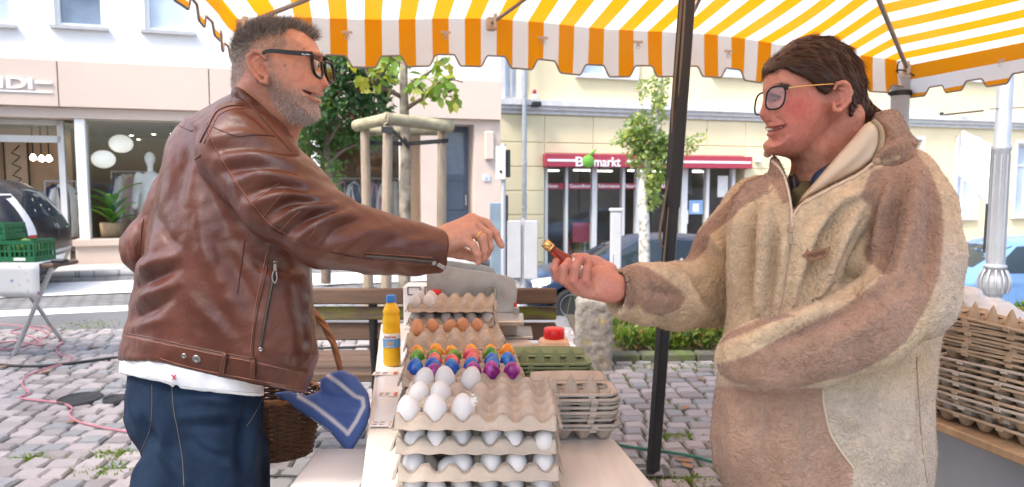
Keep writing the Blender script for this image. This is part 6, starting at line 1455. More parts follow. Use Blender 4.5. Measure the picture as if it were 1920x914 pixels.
m_rimb = mat('black acetate', (.010, .010, .011), .32, var=.0, spec=.35); m_lens = glass_mat('spectacle lens', (.90, .93, .95), .97, .02); m_gold = mat('gold metal', (.72, .45, .16), .25, metal=1, var=.05)

# ================================================================ THE MAN
HY = 1.52
man = thing('person', 'grey bearded man with black glasses in brown leather jacket pointing across the table', 'person', (-.62, 1.6, 0))
xs = axis_pts(-1.02, .02, .011, [(-.645, -.395, .0018), (-.165, -.008, .0019)])
ys = axis_pts(1.22, 2.02, .011, [(1.335, 1.615, .0021)])
zs = axis_pts(.0, 1.70, .011, [(1.135, 1.255, .0019), (1.40, 1.69, .0018)])
fd = Field(xs, ys, zs)
skull = [(437, 165), (437, 140), (435, 110), (441, 84), (456, 63), (480, 50), (510, 44), (545, 47), (572, 57), (590, 76), (597, 90), (601, 103), (603, 114), (601, 126), (601, 140), (603, 156), (604, 170), (605, 176), (602, 181), (601, 186), (600, 191), (596, 198), (598, 208), (597, 218), (591, 225), (575, 229), (555, 230), (535, 222), (520, 208), (500, 200), (470, 195), (445, 182)]
fd.outline(skull, HY, .077, .080, k=.004)
fd.outline([(598, 120), (604, 132), (611, 147), (616, 157), (616, 162), (611, 166), (603, 169), (590, 168), (582, 160), (590, 140), (594, 122)], HY, .0165, .013, k=.008)
def P3(px, py, dy): return at(px, py, HY+dy)
for s_ in (-1, 1):
    fd.ell(P3(600, 162, s_*.010), (.009, .008, .0075), .005)                      # nostril wings
    fd.ell(P3(556, 150, s_*.050), (.030, .014, .028), .020)                       # cheekbones
    fd.ell(P3(594, 104, s_*.028), (.010, .020, .007), .010)                       # brow
    fd.ell(P3(592, 122, s_*.034), (.013, .014, .012), .008, 's')                  # eye sockets
    fd.ell(P3(586, 122, s_*.036), (.0125, .0135, .0115), .004)                    # lids over the eyes
    fd.ell(P3(608, 167, s_*.007), (.004, .0035, .003), .002, 's')
    fd.ell(P3(540, 85, s_*.070), (.03, .010, .03), .01, 's')
# lips and slightly open mouth
fd.chain([P3(575, 173, -.060), P3(589, 173, -.046), P3(602, 177, 0), P3(589, 173, .046), P3(575, 173, .060)], [.0022, .0036, .0042, .0036, .0022], .004)
fd.chain([P3(576, 177, -.059), P3(588, 187, -.047), P3(599, 190, 0), P3(588, 187, .047), P3(576, 177, .059)], [.0022, .0038, .0045, .0038, .0022], .004)
fd.ell(P3(590, 180, 0), (.019, .070, .0050), .0015, 's', R=Rax((0, 1, 0), .40))
fd.cone(P3(560, 168, -.052), P3(572, 182, -.040), .003, .003, .008, 's')          # smile line
# ears
for s_ in (-1, 1):
    y = s_*.0745; fd.ell(P3(483, 124, y), (.019, .007, .032), .006, R=Rax((0, 1, 0), -.35))
    ear = [(497, 110), (488, 99), (476, 97), (467, 105), (465, 119), (470, 133), (480, 145), (491, 154), (498, 155), (500, 146)]
    fd.chain([P3(a, b, y+s_*.007) for a, b in ear], [.0042]*8+[.0052, .0045], .003)
    fd.chain([P3(a, b, y+s_*.005) for a, b in ((486, 108), (477, 114), (478, 126), (487, 138), (494, 142))], [.003, .0032, .0032, .003, .003], .003)
    fd.ell(P3(490, 126, y+s_*.010), (.0075, .010, .013), .004, 's', R=Rax((0, 1, 0), -.3))
    fd.chain([P3(499, 124, y+s_*.002), P3(502, 134, y+s_*.001)], [.004, .004], .004)
# neck, torso, legs (inside the clothes)
fd.cone(P3(494, 175, .0), P3(488, 228, .03), .060, .056, .02); fd.cone(P3(530, 215, 0), P3(510, 260, .02), .045, .055, .03)
sh = at(455, 290, 1.45); el = at(610, 432, 1.345); wr = at(824, 455, 1.392)
fd.cone(at(450, 345, 1.58), at(400, 620, 1.62), .10, .12, .04); fd.cone(at(490, 240, 1.55), at(460, 340, 1.58), .05, .09, .04); fd.cone(sh, at(440, 310, 1.73), .06, .06, .04)
fd.chain([sh, el, wr], [.055, .043, .027], .02)
lsh, lel, lwr = at(415, 300, 1.76), at(285, 468, 1.80), at(440, 545, 1.86)
fd.chain([lsh, lel, lwr], [.05, .042, .03], .02); fd.chain([lwr, at(485, 556, 1.865)], [.03, .036], .02)
for dy, c in ((-.085, 370), (.085, 395)): fd.chain([at(c, 780, 1.61+dy), (at(c, 780, 1.61)[0]+.01, 1.61+dy, .50), (at(c, 780, 1.61)[0]-.02, 1.61+dy, .07)], [.045, .04, .03], .03)
for k in range(4): fd.chain([at(486+4*k, 552+5*k, 1.845-.012*k), at(502+3*k, 560+6*k, 1.84-.012*k), at(500, 575+4*k, 1.86)], [.012, .011, .010], .006)
# right hand: knuckles, four fingers, thumb
K = [at(884, 411, 1.415), at(887, 421, 1.398), at(883, 434, 1.383), at(873, 450, 1.374)]
for i, (kp, rr) in enumerate(zip(K, (.0125, .0125, .012, .011))): fd.cone(wr+np.array([0, (i-1.5)*-.009, (1.5-i)*.006]), kp, .020-.001*i, rr, .014)
fd.ell(at(850, 446, 1.40), (.030, .020, .026), .012)
fd.chain([K[0], at(912, 420, 1.418), at(930, 441, 1.416), at(940, 461, 1.412)], [.0125, .0095, .0085, .0068], .004)
fd.chain([K[1], at(914, 440, 1.398), at(918, 464, 1.398), at(910, 484, 1.40)], [.0120, .0098, .0088, .0070], .004)
fd.chain([K[2], at(904, 447, 1.377), at(908, 470, 1.376), at(905, 487, 1.379)], [.0115, .0096, .0086, .0068], .003)
fd.chain([K[3], at(888, 462, 1.364), at(896, 478, 1.362), at(897, 492, 1.364)], [.0105, .0086, .0078, .0062], .003)
fd.chain([at(838, 468, 1.412), at(862, 474, 1.428), at(884, 480, 1.432), at(898, 484, 1.425)], [.016, .013, .0105, .008], .008)
Vm, Qm = fd.mesh(); Nm = normals(Vm, Qm); um, vm = proj(Vm[:, 0], Vm[:, 1], Vm[:, 2])
# fine skin relief
Vm = Vm+Nm*(.00035*vnoise(Vm*260, 1)+.0006*vnoise(Vm*90, 2))[:, None]
for ln, h in (([(560, 118), (548, 116)], -.0010), ([(561, 122), (549, 124)], -.0010), ([(560, 126), (551, 131)], -.0008), ([(596, 78), (586, 80)], -.0006)):
    g, _ = line_px(Vm, ln, 1.6); Vm = Vm+Nm*(g*h)[:, None]
col = np.tile([.50, .245, .162], (len(Vm), 1)); col = col*(1+.12*vnoise(Vm*45, 5)+.08*vnoise(Vm*160, 8))[:, None]
head_m = (Vm[:, 2] > 1.38)
cheek = np.exp(-((um-560)**2+(vm-142)**2)/(2*20**2))*head_m; col = mixc(col, .45*cheek, (.54, .19, .125))
nose_w = np.exp(-((um-612)**2+(vm-160)**2)/(2*9**2))*head_m; col = mixc(col, .6*nose_w, (.50, .15, .10))
ear_w = np.exp(-((um-482)**2/(2*17**2)+(vm-125)**2/(2*26**2)))*head_m; col = mixc(col, .55*ear_w, (.53, .18, .12))
neck_w = np.clip((vm-190)/40, 0, 1)*(um < 545)*head_m; col = mixc(col, .3*neck_w, (.50, .20, .13))
beardP = [(512, 128), (524, 150), (535, 165), (555, 168), (566, 172), (575, 163), (590, 163), (603, 172), (606, 178), (600, 188), (604, 205), (600, 226), (575, 233), (550, 232), (528, 215), (512, 196), (502, 168), (505, 140)]
bw = poly_px(Vm, beardP, 5)*head_m
for ln, w_ in (([(575, 174), (590, 174), (602, 178)], 3.2), ([(577, 179), (588, 187), (598, 190)], 3.6)): bw = bw*(1-np.clip(line_px(Vm, ln, w_*1.35)[0]*1.3, 0, 1))
col = mixc(col, .40*bw, (.38, .27, .22))
for ln, w_ in (([(577, 174), (590, 173), (603, 178)], 2.6), ([(578, 180), (588, 187), (598, 190)], 3.0)): col = mixc(col, .45*line_px(Vm, ln, w_)[0]*head_m, (.40, .14, .10))
col = mixc(col, .8*line_px(Vm, [(578, 176), (590, 181), (602, 184)], 1.8)[0]*head_m, (.10, .02, .018))
hairP = [(436, 168), (426, 100), (440, 55), (490, 30), (550, 32), (600, 62), (596, 80), (588, 76), (570, 62), (548, 54), (537, 55), (534, 72), (538, 84), (530, 92), (506, 94), (510, 128), (503, 130), (497, 104), (478, 92), (463, 103), (462, 130), (452, 148)]
hw_ = poly_px(Vm, hairP, 3)*head_m; col = mixc(col, .55*hw_, (.20, .15, .12))
hand_m = (Vm[:, 0] > -.18) & (Vm[:, 2] < 1.3); kn = np.zeros(len(Vm))
for kp in K: kn += np.exp(-((Vm-kp)**2).sum(1)/(2*.010**2))
col = mixc(col, np.clip(kn, 0, 1)*.35*hand_m, (.50, .17, .11)); col = mixc(col, hand_m*.25, (.50, .24, .155))
for c, rr in (((570, 92), 1.6), ((535, 123), 2.2), ((558, 87), 1.0)): col = mixc(col, np.exp(-((um-c[0])**2+(vm-c[1])**2)/(2*rr**2))*.8*(Vm[:, 1] < HY), (.16, .06, .045))
m_skin = skin_mat('skin of the man'); body = obj('body', mesh_from(Vm, Qm, True, col=col), m_skin, man)
# nails
# hair and beard strands
P, vi, r = sample_quads(Vm, Qm, hw_*(hw_ > .4)*(.3+1.0*poly_px(Vm, [(430, 110), (430, 30), (600, 30), (605, 90), (540, 60), (480, 72), (450, 110)], 6)), 15000, 1)
up_w = np.clip((1.645-P[:, 2])/.03, 0, 1); u_, v_ = proj(P[:, 0], P[:, 1], P[:, 2])
topw = poly_px(P, [(430, 95), (430, 20), (610, 20), (612, 95), (560, 66), (500, 66), (455, 90)], 8)
flow = np.stack([.55*topw-.35*(1-topw), np.zeros(len(P)), .55*topw-.75*(1-topw)], 1)
d = Nm[vi]*(.55+.35*topw)[:, None]+flow+r.normal(0, .28, P.shape); d /= np.linalg.norm(d, axis=1)[:, None]
L = (.005+.010*topw)*(.6+.8*r.random(len(P))); front = np.clip((u_-555)/40, 0, 1)*topw; L *= 1+.35*front
g = r.random(len(P)); grey = np.clip(.85-.55*topw+.30*r.normal(size=len(P)), 0, 1); hc = np.array([.075, .052, .038])*(1-grey[:, None])+np.array([.52, .48, .44])*grey[:, None]; hc *= (.7+.6*g)[:, None]
obj('hair', ribbons(P, d, L, np.full(len(P), .00042), r.normal(0, .25, P.shape), hc, r), m_hair, man)
P, vi, r = sample_quads(Vm, Qm, bw*(bw > .3), 9000, 2)
d = Nm[vi]*.55+np.array([.15, 0, -.75])+r.normal(0, .3, P.shape); d /= np.linalg.norm(d, axis=1)[:, None]
u_, v_ = proj(P[:, 0], P[:, 1], P[:, 2]); chin = np.clip((v_-165)/50, 0, 1); g = np.clip(.55+.5*chin+.3*r.normal(size=len(P)), 0, 1)
mous = ((u_ > 572) & (v_ < 176)); g = np.where(mous, g*.45, g)
hc = np.array([.14, .085, .06])*(1-g[:, None])+np.array([.70, .63, .58])*g[:, None]
obj('beard', ribbons(P, d, (.0024+.0028*chin)*(.6+.8*r.random(len(P))), np.full(len(P), .00034), r.normal(0, .3, P.shape), hc, r, 2), m_hair, man)
# eyebrow
P, vi, r = sample_quads(Vm, Qm, poly_px(Vm, [(578, 107), (585, 101), (602, 103), (604, 109), (590, 108)], 2)*head_m+1e-9, 500, 3)
obj('eyebrows', ribbons(P, (lambda q: q/np.linalg.norm(q, axis=1)[:, None])(Nm[vi]*.5+np.array([-.5, 0, .1])+r.normal(0, .3, P.shape)), .006*(.6+.8*r.random(500)), np.full(500, .0004), r.normal(0, .2, P.shape), np.tile([.10, .07, .055], (500, 1)), r, 2), m_hair, man)
# eyes, teeth
for s_ in (-1, 1):
    c = P3(588, 122, s_*.0345); e_ = MB().lathe([(max(1e-5, .0118*math.sin(math.pi*i/14)), .0118-.0118*math.cos(math.pi*i/14)) for i in range(15)], c-np.array([.0118, 0, 0]), 18, axis=(1, 0, 0)).build('eye', m_eye, man)
    MB().lathe([(.0056, 0), (.0045, .0012), (0, .0016)], c+np.array([.0104, -s_*.0, -.001]), 14, axis=(1, 0, 0)).build('iris', m_iris, e_)
mb = MB()
for k in range(9):
    a = (k-4)/4; mb.box(P3(598-12*abs(a)**1.7, 179.5-2.5*abs(a), a*.043), (.006, .0060, .0075), bev=.0018)
mb.build('teeth', m_teeth, man)
# spectacles
gl = obj('glasses', mesh_from(np.zeros((3, 3)), [(0, 1, 2)]), m_rimb, man); bpy.data.objects.remove(gl)
lat = np.array([.12, .993, 0]); lat /= np.linalg.norm(lat); upv = np.array([-.10, 0, .995]); c0_ = P3(595, 125, -.034)
frm = MB(); LO = lens_outline(.048, .042)
for q in (0, 1):
    c = c0_+lat*.068*q; frm.tube(rings(c, lat, upv, LO), .0032, 8, closed=True)
frm.tube(smooth_path([c0_+lat*.0245+upv*.008, c0_+lat*.034+upv*.014, c0_+lat*.0435+upv*.008], 5), .003, 8)
hin = c0_-lat*.027+upv*.019; tips = [hin, at(584, 102, HY-.078), at(545, 99, HY-.083), at(512, 96, HY-.085), at(499, 97, HY-.084), at(492, 101, HY-.083)]
def bar(mb, pts, h0, th):
    P = smooth_path(pts, 5); n = len(P); G = np.zeros((n, 5, 3))
    for i in range(n):
        hh = np.interp(i/(n-1), [0, .15, .75, 1], h0)
        for j, (dy, dz) in enumerate(((-th, hh), (th, hh), (th, -hh), (-th, -hh), (-th, hh))): G[i, j] = P[i]+[0, dy, dz]
    mb.grid(G, smooth=False); mb.add(G[0, :4], [(0, 1, 2, 3)]); mb.add(G[-1, :4], [(0, 1, 2, 3)])
bar(frm, tips, [.0066, .0052, .0034, .003], .0022)
bar(frm, [c0_+lat*.095+upv*.019, P3(590, 102, .080), P3(545, 99, .084), P3(500, 97, .084)], [.0075, .006, .004, .003], .002)
fr = frm.build('glasses', m_rimb, man)
for q in (0, 1):
    c = c0_+lat*.068*q; pts = rings(c, lat, upv, [(a*.96, b*.96) for a, b in LO]); MB().add(pts, [tuple(range(len(pts)))]).build('lens', m_lens, fr)
put_text('temple_letters', 'Ray-Ban', .0052, m_let, fr, at(566, 103.5, HY-.0858), (1, 0, -.03), (0, 0, 1), depth=.0001)
# ring
c = at(897, 441, 1.380); ax_ = np.array(at(904, 447, 1.377)-K[2]); ax_ /= np.linalg.norm(ax_); u1 = np.cross(ax_, [0, 1, 0]); u1 /= np.linalg.norm(u1); u2 = np.cross(ax_, u1)
c = K[2]+(at(904, 447, 1.377)-K[2])*.72; MB().tube([c+.0108*(math.cos(a)*u1+math.sin(a)*u2) for a in np.linspace(0, 2*math.pi, 24, endpoint=False)], .0018, 8, closed=True).build('ring', m_gold, man)

# ---------------------------------------------------------------- his leather jacket
fd = Field(np.arange(-1.02, -.06, .0048), np.arange(1.20, 1.98, .0052), np.arange(.68, 1.58, .0048))
torso = [(440, 172), (415, 186), (384, 203), (352, 222), (335, 236), (318, 262), (310, 290), (303, 334), (290, 385), (281, 412), (261, 482), (246, 550), (238, 602), (230, 628), (214, 664), (223, 674), (296, 677), (367, 696), (413, 706), (484, 719), (550, 731), (594, 736), (597, 668), (589, 577), (584, 506), (584, 450), (576, 380), (566, 325), (552, 292), (530, 262), (500, 225), (470, 196)]
torso = [(q[0], q[1]+(70 if q[1] > 660 and q[0] < 590 else 0)) if q[1] > 660 else q for q in torso]
fd.outline([(q[0], q[1]) for q in torso if q != (594, 736)], 1.605, .178, .150, k=.006, p=2.3)
fd.cut([(180, 662), (214, 665), (223, 675), (296, 677), (367, 696), (413, 706), (484, 719), (550, 731), (594, 736), (640, 738), (640, 860), (180, 860)])
# collar stand
fd.outline([(433, 172), (438, 163), (452, 163), (480, 186), (512, 224), (537, 254), (554, 270), (550, 284), (532, 276), (500, 240), (465, 210), (440, 195)], 1.535, .085, .010, k=.006, p=4)
# sleeves: blended among themselves, joined to the trunk with a crease
fd_t = fd; fd = Field(fd_t.x, fd_t.y, fd_t.z)
fd.chain([at(448, 272, 1.47), at(462, 292, 1.425), at(535, 372, 1.350), at(612, 432, 1.318), at(700, 455, 1.345), at(770, 466, 1.370), at(820, 471, 1.388)], [.088, .092, .084, .070, .058, .050, .046], .030)
fd_t.chain([at(400, 285, 1.74), at(345, 380, 1.79), at(282, 466, 1.80), at(350, 505, 1.84), at(425, 538, 1.86)], [.085, .075, .062, .055, .048], .045)
fd.F = smin(fd_t.F, fd.F, .010)
Vj, Qj = fd.mesh()
# open the cuff: sink the end of the sleeve around the wrist
cd = np.array(at(835, 472, 1.394)-at(770, 466, 1.370)); cd /= np.linalg.norm(cd); c_ = at(820, 471, 1.388); rel = Vj-c_; tt_ = rel @ cd; rad = np.linalg.norm(rel-tt_[:, None]*cd, axis=1)
m = (np.linalg.norm(rel, axis=1) < .09) & (tt_ > .012); Vj[m] -= cd*(tt_[m]-.012)[:, None]; rel = Vj-c_; tt_ = rel @ cd; rad = np.linalg.norm(rel-tt_[:, None]*cd, axis=1); m = (np.linalg.norm(rel, axis=1) < .09) & (tt_ > .005) & (rad < .038); Vj[m] -= cd*.03
Vj = relax(Vj, Qj, 2, .5)
FM = [([(395, 262), (450, 252), (520, 262)], .006, 9), ([(400, 282), (470, 276), (548, 288)], -.006, 8), ([(410, 300), (480, 293), (556, 304)], .008, 10), ([(420, 322), (490, 312), (565, 326)], -.007, 8), ([(435, 345), (500, 328), (572, 345)], .009, 11), ([(455, 370), (520, 348), (585, 362)], -.007, 8),
 ([(470, 385), (530, 365), (598, 372)], .008, 9), ([(500, 405), (545, 380), (612, 380)], -.008, 7), ([(510, 425), (560, 395), (628, 388)], .009, 8), ([(530, 440), (580, 408), (640, 392)], -.008, 7), ([(555, 455), (600, 420), (655, 400)], .008, 9), ([(590, 468), (635, 430), (690, 410)], -.006, 8), ([(620, 470), (680, 440), (740, 425)], .006, 10), ([(690, 475), (740, 450), (790, 440)], -.004, 9), ([(650, 485), (730, 478), (800, 492)], -.004, 9), ([(740, 440), (775, 452), (810, 448)], .004, 8),
 ([(330, 250), (322, 300), (312, 360), (300, 420)], .008, 16), ([(352, 262), (345, 320), (332, 372)], -.005, 12), ([(300, 430), (288, 480), (270, 545)], .008, 14), ([(262, 520), (295, 492), (335, 478)], .009, 11), ([(258, 545), (292, 520), (332, 506)], -.009, 9), ([(252, 572), (290, 548), (334, 532)], .008, 10), ([(250, 600), (285, 582), (322, 562)], -.007, 9), ([(244, 618), (280, 606), (312, 598)], .005, 9), ([(298, 400), (310, 440), (330, 462)], -.007, 10),
 ([(378, 300), (392, 360), (420, 420), (450, 470)], -.007, 16), ([(362, 330), (372, 420), (392, 500)], .006, 18), ([(380, 450), (420, 540), (462, 620)], .006, 16), ([(410, 450), (450, 520), (478, 580)], -.006, 14), ([(360, 560), (400, 600), (440, 650)], .005, 14), ([(530, 560), (548, 620), (545, 690)], .006, 16), ([(560, 530), (570, 600), (575, 660)], -.005, 12), ([(540, 520), (560, 515), (580, 520)], .006, 9), ([(470, 480), (500, 500), (540, 505)], -.008, 12),
 ([(345, 225), (370, 235), (390, 228)], .005, 8), ([(420, 215), (455, 225), (480, 240)], .006, 9), ([(440, 205), (475, 215), (505, 245)], -.005, 7), ([(252, 420), (246, 455), (256, 500)], .006, 9), ([(268, 425), (262, 470), (268, 508)], -.007, 7)]
FM = [(a, h*1.3, w_) for a, h, w_ in FM]
Vj = folds(Vj, Qj, FM)
Nj = normals(Vj, Qj); q = Vj*np.array([16, 14, 16.]); 
Vj = Vj+Nj*(.0024*(np.abs(vnoise(q+vnoise(Vj*7, 9)[:, None]*1.5, 4))**.7-.4)+.0016*vnoise(Vj*48, 6))[:, None]
# belt band at the hem stands proud
gband = poly_px(Vj, [(236, 628), (301, 640), (423, 665), (474, 675), (597, 700), (597, 745), (400, 730), (200, 690)], 1.6)
Vj = Vj+normals(Vj, Qj)*(.0028*gband)[:, None]
bj = bvh_of(Vj, Qj)
def leather():
    m, t, p = newmat('brown leather'); N = t.nodes; L = t.links; tc = N.new('ShaderNodeTexCoord')
    n1 = N.new('ShaderNodeTexNoise'); n1.inputs['Scale'].default_value = 7; n1.inputs['Detail'].default_value = 7; L.new(tc.outputs['Object'], n1.inputs[0])
    rp = N.new('ShaderNodeValToRGB'); e = rp.color_ramp.elements; e[0].position = .3; e[0].color = (.054, .0142, .0073, 1); e[1].position = .72; e[1].color = (.114, .032, .0152, 1); L.new(n1.outputs[0], rp.inputs[0]); L.new(rp.outputs[0], p.inputs['Base Color'])
    mr = N.new('ShaderNodeMapRange'); mr.inputs[1].default_value = .3; mr.inputs[2].default_value = .7; mr.inputs[3].default_value = .26; mr.inputs[4].default_value = .46; L.new(n1.outputs[0], mr.inputs[0]); L.new(mr.outputs[0], p.inputs['Roughness'])
    vo = N.new('ShaderNodeTexVoronoi'); vo.feature = 'DISTANCE_TO_EDGE'; vo.inputs['Scale'].default_value = 420; L.new(tc.outputs['Object'], vo.inputs[0])
    n2 = N.new('ShaderNodeTexNoise'); n2.inputs['Scale'].default_value = 60; n2.inputs['Detail'].default_value = 5; n2.inputs['Distortion'].default_value = .8; L.new(tc.outputs['Object'], n2.inputs[0])
    b1 = N.new('ShaderNodeBump'); b1.inputs['Strength'].default_value = .25; b1.inputs['Distance'].default_value = .0006; L.new(vo.outputs['Distance'], b1.inputs['Height'])
    b2 = N.new('ShaderNodeBump'); b2.inputs['Strength'].default_value = .35; b2.inputs['Distance'].default_value = .003; L.new(n2.outputs[0], b2.inputs['Height']); L.new(b1.outputs[0], b2.inputs['Normal']); L.new(b2.outputs[0], p.inputs['Normal'])
    p.inputs['Specular IOR Level'].default_value = .55; return m
m_lea = leather(); jk = obj('leather_jacket', mesh_from(Vj, Qj, True), m_lea, man)
m_thr = mat('seam thread', (.075, .022, .013), .5, var=.2); m_thl = mat('light stitching', (.24, .09, .05), .6, var=.2); m_zip = mat('dark brass zip', (.10, .085, .07), .35, metal=.8); m_snap = mat('antique nickel', (.30, .28, .26), .35, metal=.9)
for pts, r_ in (([(458, 198), (428, 200), (406, 211), (393, 233), (375, 268)], .0019), ([(336, 236), (357, 245), (379, 249)], .0016), ([(376, 292), (364, 303), (347, 338), (342, 360), (338, 395), (341, 440), (342, 483), (336, 530), (322, 577), (309, 638), (296, 674)], .0019), ([(388, 248), (406, 286), (432, 329), (463, 373), (498, 417), (533, 443), (581, 463), (640, 478), (700, 488)], .0016), ([(388, 233), (414, 245), (445, 255), (480, 253), (515, 256)], .0012), ([(236, 625), (301, 638), (360, 651), (423, 663), (474, 673), (530, 686), (595, 700)], .0017), ([(459, 450), (452, 500), (444, 551)], .0013), ([(507, 462), (497, 520), (484, 577), (476, 630), (474, 668)], .0015), ([(440, 178), (470, 198), (502, 235), (530, 266), (546, 284)], .0014), ([(270, 410), (266, 430), (262, 470), (252, 510)], .0013)):
    seam(bj, pts, r_, m_thr, jk)
for pts in ([(471, 380), (500, 362), (524, 343)], [(493, 408), (515, 380), (532, 360)], [(524, 434), (545, 412), (563, 395)], [(576, 452), (590, 430), (598, 413)], [(238, 631), (301, 644), (423, 669), (474, 679), (594, 706)], [(300, 672), (367, 691), (484, 714), (588, 731)], [(392, 250), (410, 288), (437, 331), (468, 375), (503, 417), (537, 439)], [(382, 270), (398, 238), (410, 217), (432, 206), (460, 203)], [(371, 300), (352, 340), (347, 362), (343, 395), (346, 440), (347, 483), (341, 530), (327, 577), (314, 638), (301, 672)], [(501, 470), (479, 577), (470, 660)]):
    seam(bj, pts, .0009, m_thl, jk, 'stitching')
for a, b in (((423, 664), (416, 703)), ((476, 671), (475, 708))):
    P = surf_line(bj, [a, ((a[0]+b[0])/2, (a[1]+b[1])/2), b], .003)
    if P is not None:
        n_ = hit(bj, *a)[1]; G = np.array([[p+np.array([w_, 0, 0])*1.0 for w_ in (-.0055, .0055)] for p in P]); MB().grid(G, thick=.004).build('belt_loop', m_lea, jk)
zp_ = seam(bj, [(516, 497), (511, 530), (502, 575), (494, 620), (489, 650)], .0034, m_zip, jk, 'pocket_zip', .001)
for k, (c, r_) in enumerate((((516, 492), .005), ((489, 655), .005), ((369, 673), .0095), ((346, 667), .0062))):
    h = hit(bj, *c, .0005); MB().lathe([(r_, 0), (r_, .002), (r_*.8, .0034), (r_*.55, .0034), (r_*.45, .0024), (0, .0026)], h[0], 20, axis=h[1]).build('snap_button' if k > 1 else 'rivet', m_snap, jk)
h = hit(bj, 515, 515, .005); MB().box(h[0]+[0, 0, .012], (.009, .005, .016), bev=.002).tube(smooth_path([h[0]+[-.003, -.003, .004], h[0]+[-.005, -.005, -.010], h[0]+[.001, -.006, -.020], h[0]+[.005, -.005, -.009], h[0]+[.003, -.003, .004]], 5), .0016, 6).build('zip_pull', m_snap, jk)
seam(bj, [(684, 480), (720, 483), (770, 487), (812, 491)], .0036, m_zip, jk, 'cuff_zip', .0012); seam(bj, [(684, 474), (720, 477), (770, 480), (810, 483)], .0010, m_thl, jk, 'stitching')
h = hit(bj, 813, 492, .004); MB().box(h[0], (.010, .006, .009), bev=.002).box(h[0]+[.014, 0, -.006], (.018, .003, .008), R=Rax((0, 1, 0), .5), bev=.0015).build('cuff_zip_pull', m_snap, jk)
P = surf_line(bj, [(592, 705), (594, 660), (590, 610)], .001)
# ---------------------------------------------------------------- polo shirt, jeans, shoes
def garment_field(name, m_, par, outl, Y0, T, R, step=.006, strokes=(), nz=(.002, 20), p=2.2, extra=None, box=None, rel=2, colf=None):
    lo = at(min(q[0] for q in outl), max(q[1] for q in outl), Y0); hi = at(max(q[0] for q in outl), min(q[1] for q in outl), Y0)
    b = box or ((lo[0]-.06, Y0-T-.06, lo[2]-.06), (hi[0]+.06, Y0+T+.06, hi[2]+.06))
    f = Field(*[np.arange(b[0][k], b[1][k], step) for k in range(3)]); f.outline(outl, Y0, T, R, k=.006, p=p)
    if extra: extra(f)
    v, q = f.mesh(); v = relax(v, q, rel, .5); v = folds(v, q, strokes); v = v+normals(v, q)*(nz[0]*vnoise(v*nz[1], 3)+nz[0]*.4*vnoise(v*nz[1]*3, 4))[:, None]
    return obj(name, mesh_from(v, q, True, col=colf(v) if colf else None), m_, par), v, q
polo = [(232, 630), (226, 668), (223, 700), (226, 790), (496, 800), (494, 700), (490, 640), (400, 600), (260, 600)]
m_polo = mat('white pique', (.80, .80, .80), .85, var=.03, bump=.3, bscale=900, bdist=.0006)
po, vp, qp = garment_field('polo_shirt', m_polo, man, polo, 1.605, .166, .142, .0048, [([(240, 668), (245, 690), (250, 704)], -.004, 6), ([(275, 670), (285, 700), (288, 712)], .004, 8), ([(310, 680), (322, 705), (327, 722)], .004, 6), ([(380, 700), (390, 720), (395, 732)], -.004, 8)], (.0012, 30), extra=lambda f_: f_.cut([(180, 700), (221, 699), (245, 706), (290, 713), (318, 722), (325, 728), (331, 716), (337, 729), (380, 734), (440, 740), (487, 744), (530, 746), (530, 860), (180, 860)], .002))
bp_ = bvh_of(vp, qp); seam(bp_, [(322, 703), (330, 712)], .0012, m_stamp, po, 'cross_stitch', .001); seam(bp_, [(329, 703), (324, 712)], .0012, m_stamp, po, 'cross_stitch', .001); seam(bp_, [(223, 693), (290, 708), (322, 717)], .0006, m_sill, po, 'hem_stitch'); seam(bp_, [(340, 723), (420, 732), (486, 738)], .0006, m_sill, po, 'hem_stitch')
def denim():
    m, t, p = newmat('blue denim'); N = t.nodes; L = t.links; tc = N.new('ShaderNodeTexCoord')
    n1 = N.new('ShaderNodeTexNoise'); n1.inputs['Scale'].default_value = 9; n1.inputs['Detail'].default_value = 6; L.new(tc.outputs['Object'], n1.inputs[0])
    rp = N.new('ShaderNodeValToRGB'); e = rp.color_ramp.elements; e[0].position = .32; e[0].color = (.0045, .010, .0225, 1); e[1].position = .74; e[1].color = (.017, .035, .068, 1); L.new(n1.outputs[0], rp.inputs[0])
    wv = N.new('ShaderNodeTexNoise'); wv.inputs['Scale'].default_value = 700; mp = N.new('ShaderNodeMapping'); mp.inputs['Scale'].default_value = (1, 1, .25); L.new(tc.outputs['Object'], mp.inputs[0]); L.new(mp.outputs[0], wv.inputs[0])
    mx = N.new('ShaderNodeMix'); mx.data_type = 'RGBA'; mx.blend_type = 'OVERLAY'; mx.inputs[0].default_value = .45; L.new(rp.outputs[0], mx.inputs[6]); L.new(wv.outputs[0], mx.inputs[7]); L.new(mx.outputs[2], p.inputs['Base Color'])
    b = N.new('ShaderNodeBump'); b.inputs['Strength'].default_value = .4; b.inputs['Distance'].default_value = .001; L.new(wv.outputs[0], b.inputs['Height']); L.new(b.outputs[0], p.inputs['Normal']); p.inputs['Roughness'].default_value = .9; p.inputs['Specular IOR Level'].default_value = .15; return m
jeans = [(240, 660), (236, 740), (231, 790), (243, 822), (262, 848), (271, 880), (275, 930), (278, 1000), (290, 1060), (470, 1060), (486, 1000), (488, 930), (490, 860), (493, 800), (494, 720), (480, 660)]
jz = lambda f: [f.chain([(at(380, 900, 1.61)[0]+a, 1.61+dy, .62), (at(380, 900, 1.61)[0]+a+.02, 1.61+dy, .42), (at(380, 900, 1.61)[0]+a-.02, 1.61+dy, .09)], [.098, .080, .066], .03) for a, dy in ((-.02, -.085), (.03, .085))]
